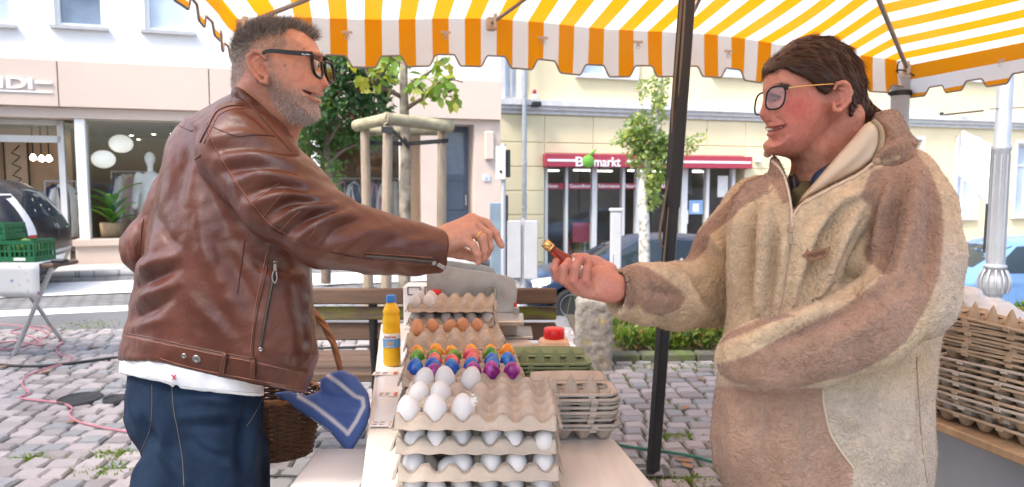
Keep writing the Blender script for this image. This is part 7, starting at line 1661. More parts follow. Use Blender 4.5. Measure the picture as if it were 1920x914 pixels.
jn, vjn, qjn = garment_field('jeans', denim(), man, jeans, 1.61, .150, .140, .007, [(a_, h_*2.2, w_) for a_, h_, w_ in [([(300, 780), (310, 830), (290, 870)], .005, 12), ([(262, 780), (280, 815), (300, 840)], -.006, 9), ([(470, 760), (455, 800), (450, 880)], -.010, 9), ([(485, 770), (475, 830), (470, 900)], .005, 10), ([(340, 780), (420, 775), (480, 770)], .003, 9), ([(340, 800), (420, 798), (470, 790)], -.003, 8), ([(400, 840), (430, 870), (440, 910)], .004, 12), ([(280, 840), (300, 870), (310, 910)], .004, 11), ([(350, 820), (390, 850), (450, 860)], -.004, 8), ([(350, 745), (420, 752), (480, 758)], .003, 7), ([(300, 850), (330, 880), (340, 912)], -.004, 9), ([(240, 740), (250, 770), (262, 800)], .004, 8)]], (.0022, 22), extra=jz, box=((-1.05, 1.38, .05), (-.5, 1.84, 1.06)))
bjn = bvh_of(vjn, qjn); m_dst = mat('pale denim stitching', (.16, .13, .10), .7)
for pts in ([(322, 722), (326, 770), (334, 810), (342, 860), (345, 912)], [(285, 722), (285, 770), (280, 810), (262, 850)], [(498, 735), (478, 775), (462, 800)]): seam(bjn, pts, .0007, m_dst, jn, 'stitching')
m_shoe = mat('brown shoe leather', (.10, .05, .03), .5)
for a, dy in ((-.02, -.085), (.03, .085)):
    x = at(380, 900, 1.61)[0]+a; f = Field(np.arange(x-.16, x+.24, .008), np.arange(1.61+dy-.08, 1.61+dy+.08, .008), np.arange(-.02, .16, .008)); f.cone((x-.04, 1.61+dy, .045), (x+.15, 1.61+dy, .035), .042, .036, .02); f.cone((x-.02, 1.61+dy, .05), (x-.02, 1.61+dy, .11), .045, .042, .02)
    v, q = f.mesh(); v[:, 2] = np.maximum(v[:, 2], .016); obj('shoe', mesh_from(v, q, True), m_shoe, man)
# ================================================================ THE WOMAN
WY = 1.40; AX = .34      # face turned a little towards us: its middle plane is skewed
woman = thing('person', 'brown haired woman with glasses in cream and tan fleece jacket holding a small bottle', 'person', (.58, 1.42, 0))
xs = axis_pts(.02, 1.02, .011, [(.065, .245, .0019), (.498, .76, .0018)])
ys = axis_pts(1.10, 1.78, .011, [(1.29, 1.50, .0020)])
zs = axis_pts(.0, 1.66, .011, [(1.03, 1.17, .0019), (1.32, 1.64, .0019)])
fd = Field(xs, ys, zs)
Xc = at(1520, 190, WY)[0]
def W3(px, py, dy=0.):
    """point at lateral distance dy from the face's middle plane, seen at the pixel"""
    x = at(px, py, WY)[0]; Y = WY+AX*(x-Xc)+dy
    for _ in range(3): x = at(px, py, Y)[0]; Y = WY+AX*(x-Xc)+dy
    return at(px, py, Y)
face = [(1434, 138), (1431, 158), (1430, 172), (1433, 186), (1434, 200), (1436, 214), (1438, 228), (1436, 238), (1440, 246), (1441, 254), (1444, 262), (1437, 271), (1438, 281), (1447, 289), (1474, 296), (1500, 294), (1525, 280), (1545, 258), (1560, 234), (1585, 222), (1604, 206), (1612, 170), (1607, 128), (1585, 100), (1550, 84), (1515, 82), (1480, 92), (1450, 114)]
fd.outline(face, WY, .073, .070, ax=AX, X0=Xc, k=.004, p=2.25)
fd.outline([(1437, 176), (1431, 192), (1427, 208), (1425, 216), (1427, 223), (1434, 228), (1446, 229), (1456, 225), (1455, 212), (1446, 190)], WY-.020, .016, .0125, ax=AX, X0=Xc, k=.009)
fd.ell(W3(1450, 220, -.030), (.0095, .009, .008), .004); fd.ell(W3(1443, 227.5, -.030), (.0048, .006, .0030), .002, 's')
fd.ell(W3(1487, 216, -.050), (.034, .016, .028), .022)                            # cheek
fd.ell(W3(1462, 168, -.040), (.020, .010, .006), .010); fd.ell(W3(1458, 186, -.047), (.014, .012, .010), .008, 's'); fd.ell(W3(1459, 187, -.0385), (.0140, .0128, .0118), .005); fd.ell(W3(1449, 188, -.046), (.011, .010, .0030), .0015, 's')
fd.ell(W3(1434, 192, .015), (.010, .012, .010), .008, 's')
fd.chain([W3(1472, 234, -.066), W3(1458, 236.5, -.054), W3(1444, 238, -.034), W3(1436, 241, -.010)], [.0018, .0026, .0030, .0026], .003)
fd.chain([W3(1472, 236, -.065), W3(1460, 247, -.054), W3(1447, 252.5, -.037), W3(1440, 252.5, -.012)], [.0018, .0032, .0038, .0030], .003)
fd.chain([W3(1472, 235.5, -.056), W3(1462, 241, -.048), W3(1450, 244, -.038), W3(1438, 246, -.022)], [.0016, .0042, .0050, .0042], .0015) if False else [fd.cone(a_, b_, r1, r2, .0012, 's') for a_, b_, r1, r2 in ((W3(1474, 234.5, -.067), W3(1464, 240, -.060), .0016, .0046), (W3(1464, 240, -.060), W3(1451, 244.5, -.048), .0046, .0058), (W3(1451, 244.5, -.048), W3(1437, 246.5, -.026), .0058, .0050))]
fd.ell(W3(1450, 275, -.015), (.018, .020, .014), .012)
# ear
y = -.072
fd.ell(W3(1577, 178, y), (.017, .007, .030), .006, R=Rax((0, 1, 0), .18))
fd.chain([W3(a, b, y-.007) for a, b in ((1563, 168), (1568, 158), (1579, 155), (1590, 161), (1595, 174), (1591, 189), (1582, 200), (1572, 208), (1564, 206), (1562, 196))], [.0038, .0042, .0044, .0044, .0044, .0042, .0042, .005, .005, .004], .003)
fd.chain([W3(a, b, y-.005) for a, b in ((1572, 166), (1582, 170), (1584, 182), (1576, 192), (1568, 196))], [.003]*5, .003); fd.ell(W3(1571, 182, y-.010), (.0075, .010, .012), .004, 's')
# neck, trunk, arms, legs
fd.cone(W3(1566, 225, .005), W3(1552, 340, .03), .055, .068, .012); fd.cone(W3(1522, 285, .0), W3(1535, 350, .02), .040, .052, .02)
fd.chain([at(1555, 400, 1.44), at(1560, 900, 1.44)], [.10, .12], .04)
rw = at(1150, 540, 1.372); fd.chain([at(1420, 430, 1.56), at(1320, 560, 1.56), rw], [.05, .042, .026], .02); fd.chain([at(1680, 400, 1.32), at(1700, 560, 1.26), at(1410, 665, 1.235)], [.045, .040, .03], .02)
for dy in (-.09, .09): fd.chain([(.60, 1.44+dy, .80), (.60, 1.44+dy, .45), (.60, 1.44+dy, .07)], [.085, .055, .035], .03)
# hand round the bottle: palm, heel, four fingers in front, thumb behind
fd.chain([rw, at(1128, 530, 1.368)], [.027, .027], .012)
MC = [at(1066, 530, 1.356), at(1080, 541, 1.350), at(1096, 548, 1.346), at(1112, 549, 1.348)]
for i, kp in enumerate(MC): fd.cone(rw+np.array([-.012, (i-1.5)*-.006, 0]), kp, .019, .0115, .012)
fd.ell(at(1122, 520, 1.372), (.030, .016, .022), .012); fd.ell(at(1142, 552, 1.358), (.026, .018, .016), .012); fd.ell(at(1096, 528, 1.362), (.028, .011, .018), .010)
FI = [([MC[0], at(1046, 520, 1.352), at(1040, 504, 1.346), at(1043, 491, 1.350)], [.0115, .0100, .0092, .0075]), ([MC[1], at(1055, 524, 1.338), at(1057, 503, 1.333), at(1066, 490, 1.339)], [.0115, .0102, .0095, .0078]), ([MC[2], at(1075, 526, 1.332), at(1078, 502, 1.329), at(1089, 484, 1.338)], [.0115, .0102, .0094, .0078]), ([MC[3], at(1098, 525, 1.334), at(1100, 507, 1.333), at(1105, 493, 1.340)], [.0110, .0096, .0088, .0074])]
for pts, rr in FI: fd.chain(pts, rr, .003)
fd.chain([at(1142, 508, 1.384), at(1118, 494, 1.398), at(1096, 486, 1.396), at(1078, 482, 1.388)], [.017, .0135, .0110, .0085], .008)
Vw, Qw = fd.mesh(); Nw = normals(Vw, Qw); Vw = Vw+Nw*(.00035*vnoise(Vw*260, 1)+.0006*vnoise(Vw*80, 2))[:, None]; uw_, vw_ = proj(Vw[:, 0], Vw[:, 1], Vw[:, 2])
for ln, h_, w__ in (([(1456, 222), (1468, 228), (1476, 240), (1478, 252)], -.0022, 3.0), ([(1476, 176), (1466, 178)], -.0012, 1.6), ([(1448, 266), (1458, 264)], -.0012, 3)): Vw = Vw+Nw*(line_px(Vw, ln, w__)[0]*h_*(Vw[:, 2] > 1.25))[:, None]
hm = Vw[:, 2] > 1.25; col = np.tile([.50, .225, .155], (len(Vw), 1))*(1+.10*vnoise(Vw*40, 5)+.07*vnoise(Vw*160, 8))[:, None]
def blob(cx, cy, sx, sy): return np.exp(-((uw_-cx)**2/(2*sx**2)+(vw_-cy)**2/(2*sy**2)))*hm
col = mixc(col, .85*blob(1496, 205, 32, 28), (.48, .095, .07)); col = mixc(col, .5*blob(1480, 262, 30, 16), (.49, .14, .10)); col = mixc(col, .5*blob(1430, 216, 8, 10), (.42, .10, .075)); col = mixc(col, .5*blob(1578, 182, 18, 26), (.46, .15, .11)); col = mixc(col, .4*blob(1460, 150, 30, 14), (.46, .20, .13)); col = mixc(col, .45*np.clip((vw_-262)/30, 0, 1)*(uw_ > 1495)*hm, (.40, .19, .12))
for ln, w_ in (([(1470, 236), (1456, 238), (1443, 239), (1436, 242)], 2.4), ([(1470, 239), (1458, 247), (1447, 252), (1440, 253)], 3.0)): col = mixc(col, .8*line_px(Vw, ln, w_)[0]*hm, (.36, .085, .075))
col = mixc(col, .85*line_px(Vw, [(1472, 235.5), (1464, 240.5), (1451, 245), (1438, 247)], 1.9)[0]*hm, (.10, .02, .018)); col = mixc(col, .8*line_px(Vw, [(1440, 227.5), (1446, 227)], 1.6)[0]*hm, (.12, .03, .02))
hd = ~hm & (Vw[:, 0] < .3); col = mixc(col, hd*.55, (.47, .20, .14))
for pts, rr in FI: col = mixc(col, np.clip(np.exp(-((Vw-pts[3])**2).sum(1)/(2*.011**2))+.6*np.exp(-((Vw-pts[1])**2).sum(1)/(2*.010**2)), 0, 1)*.5*hd, (.50, .14, .105))
col = mixc(col, np.exp(-((uw_-1148)**2+(vw_-548)**2)/(2*13**2))*.4*hd, (.48, .13, .10))
obj('body', mesh_from(Vw, Qw, True, col=col), skin_mat('skin of the woman'), woman)
P, vi, r = sample_quads(Vw, Qw, poly_px(Vw, [(1440, 166), (1452, 158), (1470, 157), (1482, 162), (1470, 162), (1452, 165), (1442, 170)], 1.5)*hm*(Nw[:, 1] < 0)+1e-9, 420, 13)
d = Nw[vi]*.35+np.array([.8, .2, .1])+r.normal(0, .2, P.shape); d /= np.linalg.norm(d, axis=1)[:, None]; obj('eyebrow', ribbons(P, d, .005*(.6+.8*r.random(420)), np.full(420, .0004), r.normal(0, .2, P.shape), np.tile([.06, .025, .014], (420, 1)), r, 2), m_hair, woman)
# eyes, teeth
c = W3(1459, 187.5, -.0365); e_ = MB().lathe([(max(1e-5, .0112*math.sin(math.pi*i/14)), .0112-.0112*math.cos(math.pi*i/14)) for i in range(15)], c+np.array([.0112*.8, .0112*.6, 0])*.0, 18).build('eye', m_eye, woman); e_.data.transform(Matrix.Translation((0, 0, -.0112)))
dirf = Vector((-.90, -.42, -.05)).normalized(); MB().lathe([(.0056, 0), (.0045, .0012), (0, .0016)], Vector(c)+dirf*.0106, 14, axis=dirf).build('iris', m_iris, e_)
mb = MB()
for k in range(7): mb.box(W3(1440+4.2*k, 242.6-.75*k, -.0275-.0047*k), (.0062, .004, .0065), R=Rz(-.4), bev=.0016)
mb.build('teeth', m_teeth, woman)
# ---------------------------------------------------------------- hair: swept back into a knot
f = Field(np.arange(.47, .80, .0026), np.arange(1.28, 1.56, .003), np.arange(1.36, 1.64, .0026))
hairO = [(1432, 143), (1431, 126), (1442, 113), (1458, 102), (1472, 88), (1488, 77), (1519, 68), (1551, 70), (1585, 85), (1608, 109), (1622, 144), (1623, 176), (1616, 204), (1605, 232), (1596, 236), (1592, 210), (1598, 190), (1597, 168), (1588, 156), (1576, 152), (1566, 156), (1558, 172), (1548, 175), (1535, 168), (1520, 152), (1505, 142), (1487, 137), (1474, 127), (1463, 127), (1450, 134)]
f.outline([(1432, 143), (1431, 126), (1442, 113), (1458, 102), (1472, 88), (1488, 77), (1519, 68), (1551, 70), (1585, 85), (1608, 109), (1622, 144), (1623, 176), (1616, 204), (1605, 235), (1590, 262), (1540, 290), (1460, 290), (1437, 240), (1435, 190)], WY, .0815, .072, ax=AX, X0=Xc, k=.004, p=2.25)
f.cut([(1400, 146), (1432, 144), (1450, 135), (1463, 128), (1474, 128), (1487, 138), (1505, 143), (1520, 153), (1535, 169), (1547, 177), (1556, 174), (1562, 160), (1574, 152), (1588, 156), (1597, 168), (1598, 190), (1592, 212), (1598, 244), (1592, 340), (1380, 340)], .005)
f.ell(at(1617, 222, 1.45), (.026, .03, .020), .02); f.cone(at(1605, 205, 1.44), at(1625, 222, 1.45), .028, .024, .02); f.ell(at(1600, 232, 1.42), (.012, .03, .016), .01)
vh, qh = f.mesh(); vh = relax(vh, qh, 2, .5); nh = normals(vh, qh); u_, v_ = proj(vh[:, 0], vh[:, 1], vh[:, 2])
ctr_ = np.array([1622., 226.]); ang_ = np.arctan2(v_-ctr_[1], u_-ctr_[0]); dis_ = np.hypot(u_-ctr_[0], v_-ctr_[1])
wavy = np.sin(ang_*46+2.2*vnoise(vh*30, 2)+vh[:, 1]*240)*.0006+np.sin(ang_*19+1.5*vnoise(vh*18, 7)+vh[:, 1]*90)*.0009
vh = vh+nh*wavy[:, None]; hcol = np.tile([.040, .016, .008], (len(vh), 1))*(1+.5*vnoise(np.stack([ang_*14, dis_*.02, vh[:, 1]*40], 1), 6))[:, None]
ho = obj('hair', mesh_from(vh, qh, True, col=np.clip(hcol, .005, 1)), m_hair, woman)
P, vi, r = sample_quads(vh, qh, np.ones(len(vh)), 16000, 6)
tgt = at(1622, 226, 1.45); d = tgt-P; d = d/(np.linalg.norm(d, axis=1)[:, None]+1e-6); d = d-nh[vi]*(d*nh[vi]).sum(1)[:, None]; d = d/(np.linalg.norm(d, axis=1)[:, None]+1e-6)+nh[vi]*.07+r.normal(0, .10, P.shape); d /= np.linalg.norm(d, axis=1)[:, None]
hc = np.array([.050, .019, .009])*(.4+1.3*r.random(len(P)))[:, None]; k_ = r.random(len(P)) < .12; hc[k_] = np.array([.17, .065, .022])
obj('loose_strands', ribbons(P, d, .018+.026*r.random(len(P)), np.full(len(P), .00034), -nh[vi]*.16+r.normal(0, .07, P.shape), hc, r, 4), m_hair, ho)
# ---------------------------------------------------------------- glasses
upv = np.array([.10, -.03, .995]); c0_ = W3(1454, 183, -.062); LO = lens_outline(.040, .041, pw=2.8)
lat = np.array([-.58, .815, 0]); lat2 = np.array([-.30, .954, 0]); c1_ = c0_+np.array([-.0075, .050, -.005]); LN = ((c0_, lat), (c1_, lat2)); frm = MB()
for c, l_ in LN: frm.tube(rings(c, l_, upv, LO), .0017, 8, closed=True)
frm.tube(smooth_path([c0_+lat*.0195+upv*.006, (c0_+c1_)/2+upv*.010+np.array([-.006, -.004, 0]), c1_-lat2*.0195+upv*.006], 5), .0019, 8)
fr = frm.build('glasses', m_rimb, woman)
for c, l_ in LN: pts = rings(c, l_, upv, [(a*.97, b*.97) for a, b in LO]); MB().add(pts, [tuple(range(len(pts)))]).build('lens', m_lens, fr)
hin = c0_-lat*.0205+upv*.017; MB().tube([hin, W3(1472, 166, -.083), W3(1505, 162, -.090), W3(1541, 159, -.092), W3(1562, 158, -.086)], .0013, 6).build('temple', m_gold, fr); MB().box(hin, (.006, .005, .010), bev=.001).build('hinge', m_rimb, fr)
# ---------------------------------------------------------------- clothes under the jacket
m_olive = mat('olive knit', (.12, .10, .045), .9, var=.1); m_navy2 = mat('navy softshell', (.012, .045, .10), .7, var=.1)
garment_field('undershirt', m_olive, woman, [(1470, 345), (1492, 338), (1540, 330), (1580, 320), (1580, 420), (1490, 430), (1478, 400)], 1.43, .095, .05, .006)
garment_field('inner_collar', m_navy2, woman, [(1519, 345), (1522, 330), (1535, 317), (1566, 299), (1600, 275), (1625, 262), (1625, 330), (1560, 360), (1520, 400), (1514, 380)], 1.415, .100, .02, .005, p=4)
garment_field('inner_zip_edge', m_blk, woman, [(1478, 330), (1490, 322), (1502, 345), (1506, 380), (1488, 412), (1482, 400)], 1.385, .03, .02, .004)
# ---------------------------------------------------------------- fleece jacket
fd = Field(np.arange(.12, 1.02, .0048), np.arange(1.06, 1.72, .0052), np.arange(.52, 1.56, .0048))
torso = [(1447, 296), (1443, 324), (1401, 343), (1378, 372), (1362, 420), (1362, 500), (1365, 580), (1354, 643), (1346, 700), (1338, 760), (1333, 820), (1338, 870), (1354, 905), (1375, 960), (1400, 1100), (1715, 1100), (1742, 960), (1753, 890), (1756, 850), (1752, 758), (1760, 669), (1777, 559), (1786, 490), (1785, 417), (1765, 364), (1745, 318), (1715, 284), (1660, 250), (1600, 240), (1500, 270)]
fd.outline(torso, 1.42, .185, .150, ax=.12, k=.006, p=2.3)
fd.cut([(1440, 200), (1447, 290), (1455, 300), (1468, 322), (1477, 350), (1482, 380), (1484, 404), (1492, 392), (1510, 376), (1560, 350), (1610, 325), (1637, 304), (1660, 262), (1700, 200)], .010)
fd.cut([(1250, 985), (1850, 985), (1850, 1250), (1250, 1250)])
# near sleeve (left arm folded across), far sleeve
fd_t = fd; fd = Field(fd_t.x, fd_t.y, fd_t.z)
fd.chain([at(1676, 352, 1.34), at(1692, 400, 1.285), at(1708, 480, 1.245), at(1700, 555, 1.215), at(1620, 615, 1.185), at(1520, 652, 1.182), at(1430, 668, 1.20), at(1398, 672, 1.225)], [.082, .084, .080, .076, .070, .064, .058, .053], .028)
fd.chain([at(1425, 400, 1.55), at(1375, 470, 1.56), at(1330, 545, 1.53), at(1270, 556, 1.455), at(1210, 552, 1.405), at(1172, 549, 1.388)], [.085, .082, .076, .068, .060, .050], .028)
fd.F = smin(fd_t.F, fd.F, .008)
# hood lying on the back, far collar
fd.outline([(1632, 226), (1640, 212), (1660, 207), (1684, 210), (1698, 235), (1712, 262), (1719, 278), (1690, 290), (1650, 300), (1635, 310), (1640, 280)], 1.45, .13, .05, k=.012)
fd.outline([(1447, 298), (1452, 291), (1462, 305), (1472, 330), (1479, 360), (1483, 395), (1470, 392), (1455, 365), (1444, 330)], 1.40, .055, .018, k=.010)
Vf, Qf = fd.mesh()
cd = np.array(at(1140, 546, 1.378)-at(1210, 552, 1.405)); cd /= np.linalg.norm(cd); c_ = at(1172, 549, 1.388); rel = Vf-c_; tt_ = rel @ cd
m = (np.linalg.norm(rel, axis=1) < .10) & (tt_ > .022); Vf[m] -= cd*(tt_[m]-.022)[:, None]; rel = Vf-c_; tt_ = rel @ cd; rad = np.linalg.norm(rel-tt_[:, None]*cd, axis=1); m = (np.linalg.norm(rel, axis=1) < .10) & (tt_ > .012) & (rad < .040); Vf[m] -= cd*.03
Vf = relax(Vf, Qf, 2, .5)
FW = [([(1393, 385), (1385, 460), (1382, 560)], .010, 12), ([(1413, 385), (1408, 480), (1402, 590)], -.009, 9), ([(1434, 390), (1430, 490), (1424, 590)], .010, 11), ([(1452, 400), (1448, 500), (1440, 590)], -.007, 8), ([(1470, 440), (1462, 520), (1452, 590)], .006, 9), ([(1375, 420), (1368, 500), (1368, 570)], -.006, 7),
 ([(1612, 385), (1570, 450), (1540, 530), (1530, 570)], .011, 13), ([(1588, 385), (1545, 440), (1512, 520), (1500, 575)], -.010, 10), ([(1560, 390), (1520, 440), (1495, 510), (1485, 580)], .009, 11), ([(1640, 420), (1605, 490), (1585, 545)], -.011, 10), ([(1632, 360), (1600, 365), (1560, 385)], .006, 11), ([(1600, 505), (1605, 530), (1610, 550)], -.014, 9),
 ([(1722, 320), (1712, 400), (1690, 500), (1660, 560)], .009, 15), ([(1745, 340), (1748, 430), (1730, 540)], -.006, 12), ([(1690, 340), (1672, 420), (1650, 500), (1625, 535)], -.009, 12), ([(1668, 350), (1650, 420), (1640, 470)], .007, 10), ([(1656, 520), (1640, 545), (1610, 560)], .010, 12), ([(1700, 560), (1640, 600), (1560, 640)], .005, 16), ([(1620, 560), (1560, 590), (1500, 620), (1440, 645)], -.007, 11), ([(1560, 575), (1500, 600), (1440, 625), (1380, 645)], .007, 12), ([(1440, 600), (1410, 618), (1370, 632)], -.006, 8), ([(1380, 700), (1440, 715), (1520, 715)], .004, 14), ([(1366, 640), (1372, 680), (1390, 715)], .005, 10),
 ([(1150, 505), (1160, 550), (1165, 598)], .007, 9), ([(1170, 500), (1182, 545), (1188, 605)], -.008, 8), ([(1195, 500), (1210, 530), (1212, 560)], .006, 10), ([(1210, 545), (1250, 548), (1280, 556)], -.005, 7), ([(1240, 500), (1280, 530), (1310, 590)], .009, 11), ([(1265, 500), (1305, 530), (1332, 590)], -.009, 9), ([(1285, 485), (1325, 515), (1362, 545)], .009, 11), ([(1310, 470), (1345, 500), (1368, 525)], -.009, 9), ([(1295, 560), (1330, 590), (1355, 600)], .007, 10), ([(1330, 440), (1355, 470), (1372, 500)], .009, 11),
 ([(1560, 760), (1620, 800), (1640, 880)], .006, 20), ([(1680, 700), (1640, 760), (1600, 830)], -.006, 18), ([(1700, 720), (1690, 800), (1680, 900)], .006, 18), ([(1480, 740), (1490, 820), (1480, 900)], .005, 16), ([(1380, 745), (1375, 820), (1385, 900)], .005, 14), ([(1450, 740), (1440, 830), (1450, 910)], -.004, 12), ([(1735, 640), (1725, 740), (1730, 860)], -.005, 10), ([(1640, 300), (1680, 298), (1715, 285)], -.012, 7), ([(1650, 290), (1690, 275), (1712, 268)], .007, 9)]
FW = [(a, h*2.4, w_*1.05) for a, h, w_ in FW]
Vf = folds(Vf, Qf, FW); Nf = normals(Vf, Qf)
curl = vnoise(Vf*150, 1)*.0012+vnoise(Vf*75, 2)*.0008+np.abs(vnoise(Vf*110+3, 5))*.0018; Vf = Vf+Nf*(curl+.001*vnoise(Vf*13, 3))[:, None]
bf = bvh_of(Vf, Qf)
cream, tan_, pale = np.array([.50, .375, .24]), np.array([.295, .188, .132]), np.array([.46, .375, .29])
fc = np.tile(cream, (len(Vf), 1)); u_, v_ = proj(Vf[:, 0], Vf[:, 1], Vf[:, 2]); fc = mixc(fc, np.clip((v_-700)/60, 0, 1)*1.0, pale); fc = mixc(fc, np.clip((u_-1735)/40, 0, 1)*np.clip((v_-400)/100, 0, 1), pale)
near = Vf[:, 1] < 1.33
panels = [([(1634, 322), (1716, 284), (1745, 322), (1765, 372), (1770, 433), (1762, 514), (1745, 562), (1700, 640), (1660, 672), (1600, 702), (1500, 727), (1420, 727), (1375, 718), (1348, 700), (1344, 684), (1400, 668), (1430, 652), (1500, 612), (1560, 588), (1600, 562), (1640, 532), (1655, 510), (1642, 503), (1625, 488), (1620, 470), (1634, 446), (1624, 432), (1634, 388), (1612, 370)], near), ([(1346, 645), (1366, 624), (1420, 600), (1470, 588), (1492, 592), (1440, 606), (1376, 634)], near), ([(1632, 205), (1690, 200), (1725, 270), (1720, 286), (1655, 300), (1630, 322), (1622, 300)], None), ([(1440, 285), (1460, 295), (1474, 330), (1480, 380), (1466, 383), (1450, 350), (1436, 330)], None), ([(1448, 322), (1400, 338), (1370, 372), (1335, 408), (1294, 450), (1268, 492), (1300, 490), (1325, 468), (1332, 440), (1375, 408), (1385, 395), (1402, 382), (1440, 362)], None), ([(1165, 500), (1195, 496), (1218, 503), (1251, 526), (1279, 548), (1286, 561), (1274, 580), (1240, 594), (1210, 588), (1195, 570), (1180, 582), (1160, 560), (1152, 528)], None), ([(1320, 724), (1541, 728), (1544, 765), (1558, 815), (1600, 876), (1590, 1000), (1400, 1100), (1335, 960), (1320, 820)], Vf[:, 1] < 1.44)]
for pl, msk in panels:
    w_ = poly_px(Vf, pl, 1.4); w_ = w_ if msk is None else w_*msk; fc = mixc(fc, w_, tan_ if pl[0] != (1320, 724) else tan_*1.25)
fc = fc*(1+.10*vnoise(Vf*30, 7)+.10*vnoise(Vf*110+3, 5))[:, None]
def fleece():
    m = mat('sherpa fleece', (0, 0, 0), .95, attr=True, var=.10, vscale=120, spec=.12, sheen=.25); t = m.node_tree; N = t.nodes; L = t.links; p = N['Principled BSDF']
    tc = N.new('ShaderNodeTexCoord'); nz = N.new('ShaderNodeTexNoise'); nz.inputs['Scale'].default_value = 60; nz.inputs['Detail'].default_value = 3; L.new(tc.outputs['Object'], nz.inputs[0])
    ad = N.new('ShaderNodeVectorMath'); ad.operation = 'MULTIPLY_ADD'; ad.inputs[1].default_value = (.02, .02, .02); L.new(nz.outputs['Color'], ad.inputs[0]); L.new(tc.outputs['Object'], ad.inputs[2])
    vo = N.new('ShaderNodeTexVoronoi'); vo.feature = 'SMOOTH_F1'; vo.inputs['Scale'].default_value = 170; L.new(ad.outputs[0], vo.inputs[0])
    b1 = N.new('ShaderNodeBump'); b1.invert = True; b1.inputs['Strength'].default_value = .7; b1.inputs['Distance'].default_value = .005; L.new(vo.outputs['Distance'], b1.inputs['Height'])
    n2 = N.new('ShaderNodeTexNoise'); n2.inputs['Scale'].default_value = 420; L.new(tc.outputs['Object'], n2.inputs[0]); b2 = N.new('ShaderNodeBump'); b2.inputs['Strength'].default_value = .6; b2.inputs['Distance'].default_value = .0015; L.new(n2.outputs[0], b2.inputs['Height']); L.new(b1.outputs[0], b2.inputs['Normal']); L.new(b2.outputs[0], p.inputs['Normal']); return m
m_fl = fleece()
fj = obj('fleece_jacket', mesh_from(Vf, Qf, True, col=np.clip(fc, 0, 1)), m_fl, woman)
# pile: short curly fibres
Nf = normals(Vf, Qf); P, vi, r = sample_quads(Vf, Qf, (Nf[:, 1] < .35)*1.0+.1, 110000, 9)
d = Nf[vi]*.55+r.normal(0, .45, P.shape)+np.array([0, 0, -.2]); d /= np.linalg.norm(d, axis=1)[:, None]
obj('pile', ribbons(P-Nf[vi]*.0006, d, .0016+.0016*r.random(len(P)), np.full(len(P), .0006), r.normal(0, .6, P.shape), np.clip(fc[vi]*(.72+.55*r.random(len(P)))[:, None], 0, 1), r, 2), m_fl, fj)
m_tape = mat('beige zip tape', (.36, .26, .17), .8, var=.1); m_tooth = mat('cream zip teeth', (.58, .46, .33), .5)
def teeth_line(pix, nm):
    P = surf_line(bf, pix, .002, 14)
    if P is None: return
    s = np.r_[0, np.cumsum(np.linalg.norm(np.diff(P, axis=0), axis=1))]; t = np.arange(0, s[-1], .0042); Pt = np.stack([np.interp(t, s, P[:, k]) for k in range(3)], 1); mb = MB().tube(P, .0022, 5)
    for p in Pt: mb.box(p+[0, -.001, 0], (.0042, .003, .0022))
    mb.build(nm, m_tooth, fj)
teeth_line([(1450, 303), (1466, 326), (1475, 355), (1481, 390), (1484, 425)], 'collar_zip'); teeth_line([(1486, 408), (1497, 392), (1515, 378), (1560, 354), (1610, 329), (1634, 309)], 'collar_zip')
seam(bf, [(1484, 440), (1480, 480), (1470, 540), (1461, 590)], .0016, m_tape, fj, 'zip_line'); seam(bf, [(1424, 732), (1419, 780), (1417, 850), (1424, 912)], .0018, m_tape, fj, 'zip_line'); seam(bf, [(1542, 732), (1546, 770), (1560, 820), (1600, 878)], .0026, m_tooth, fj, 'pocket_edge'); seam(bf, [(1718, 665), (1722, 740), (1730, 850), (1738, 905)], .0014, m_tape, fj, 'seam'); seam(bf, [(1402, 380), (1440, 362), (1450, 352)], .0016, m_tape, fj, 'seam')
h = hit(bf, 1481, 432, .004); MB().box(h[0], (.008, .005, .012), bev=.0015).box(h[0]+[-.001, -.001, -.017], (.009, .0035, .020), bev=.0015).build('zip_pull', m_tape, fj)
# embroidered badge
bp2 = [(1503, 480), (1512, 471), (1513, 466), (1517, 472), (1556, 463), (1553, 476), (1545, 484), (1528, 489), (1512, 486)]
hh_ = [hit(bf, *p, .0) for p in bp2]; cen = np.mean([h[0] for h in hh_], 0); nb = np.mean([h[1] for h in hh_], 0); nb /= np.linalg.norm(nb); offb = np.percentile([(h[0]-cen) @ nb for h in hh_], 75)+.003
def on_badge(px, py, o=0.): d_ = ray(px, py); O_ = np.array([0, 0, CAM_H]); return O_+d_*(((cen+nb*(offb+o)-O_) @ nb)/(d_ @ nb))
pts = [on_badge(*p) for p in bp2]; m_ = len(pts); MB().add(pts+[p-nb*.004 for p in pts], [tuple(range(m_))]+[(i_, (i_+1) % m_, (i_+1) % m_+m_, i_+m_) for i_ in range(m_)]).build('badge', mat('tan badge', (.22, .115, .065), .7, var=.1), fj)
o_ = on_badge(1514, 484, .0008); rr_ = on_badge(1548, 475, .0008)-o_; put_text('badge_letters', 'rapap', .013, mat('badge thread', (.13, .065, .035), .8), fj, o_, rr_, np.cross(nb, rr_), depth=.0006, bold=True, width=float(np.linalg.norm(rr_)))
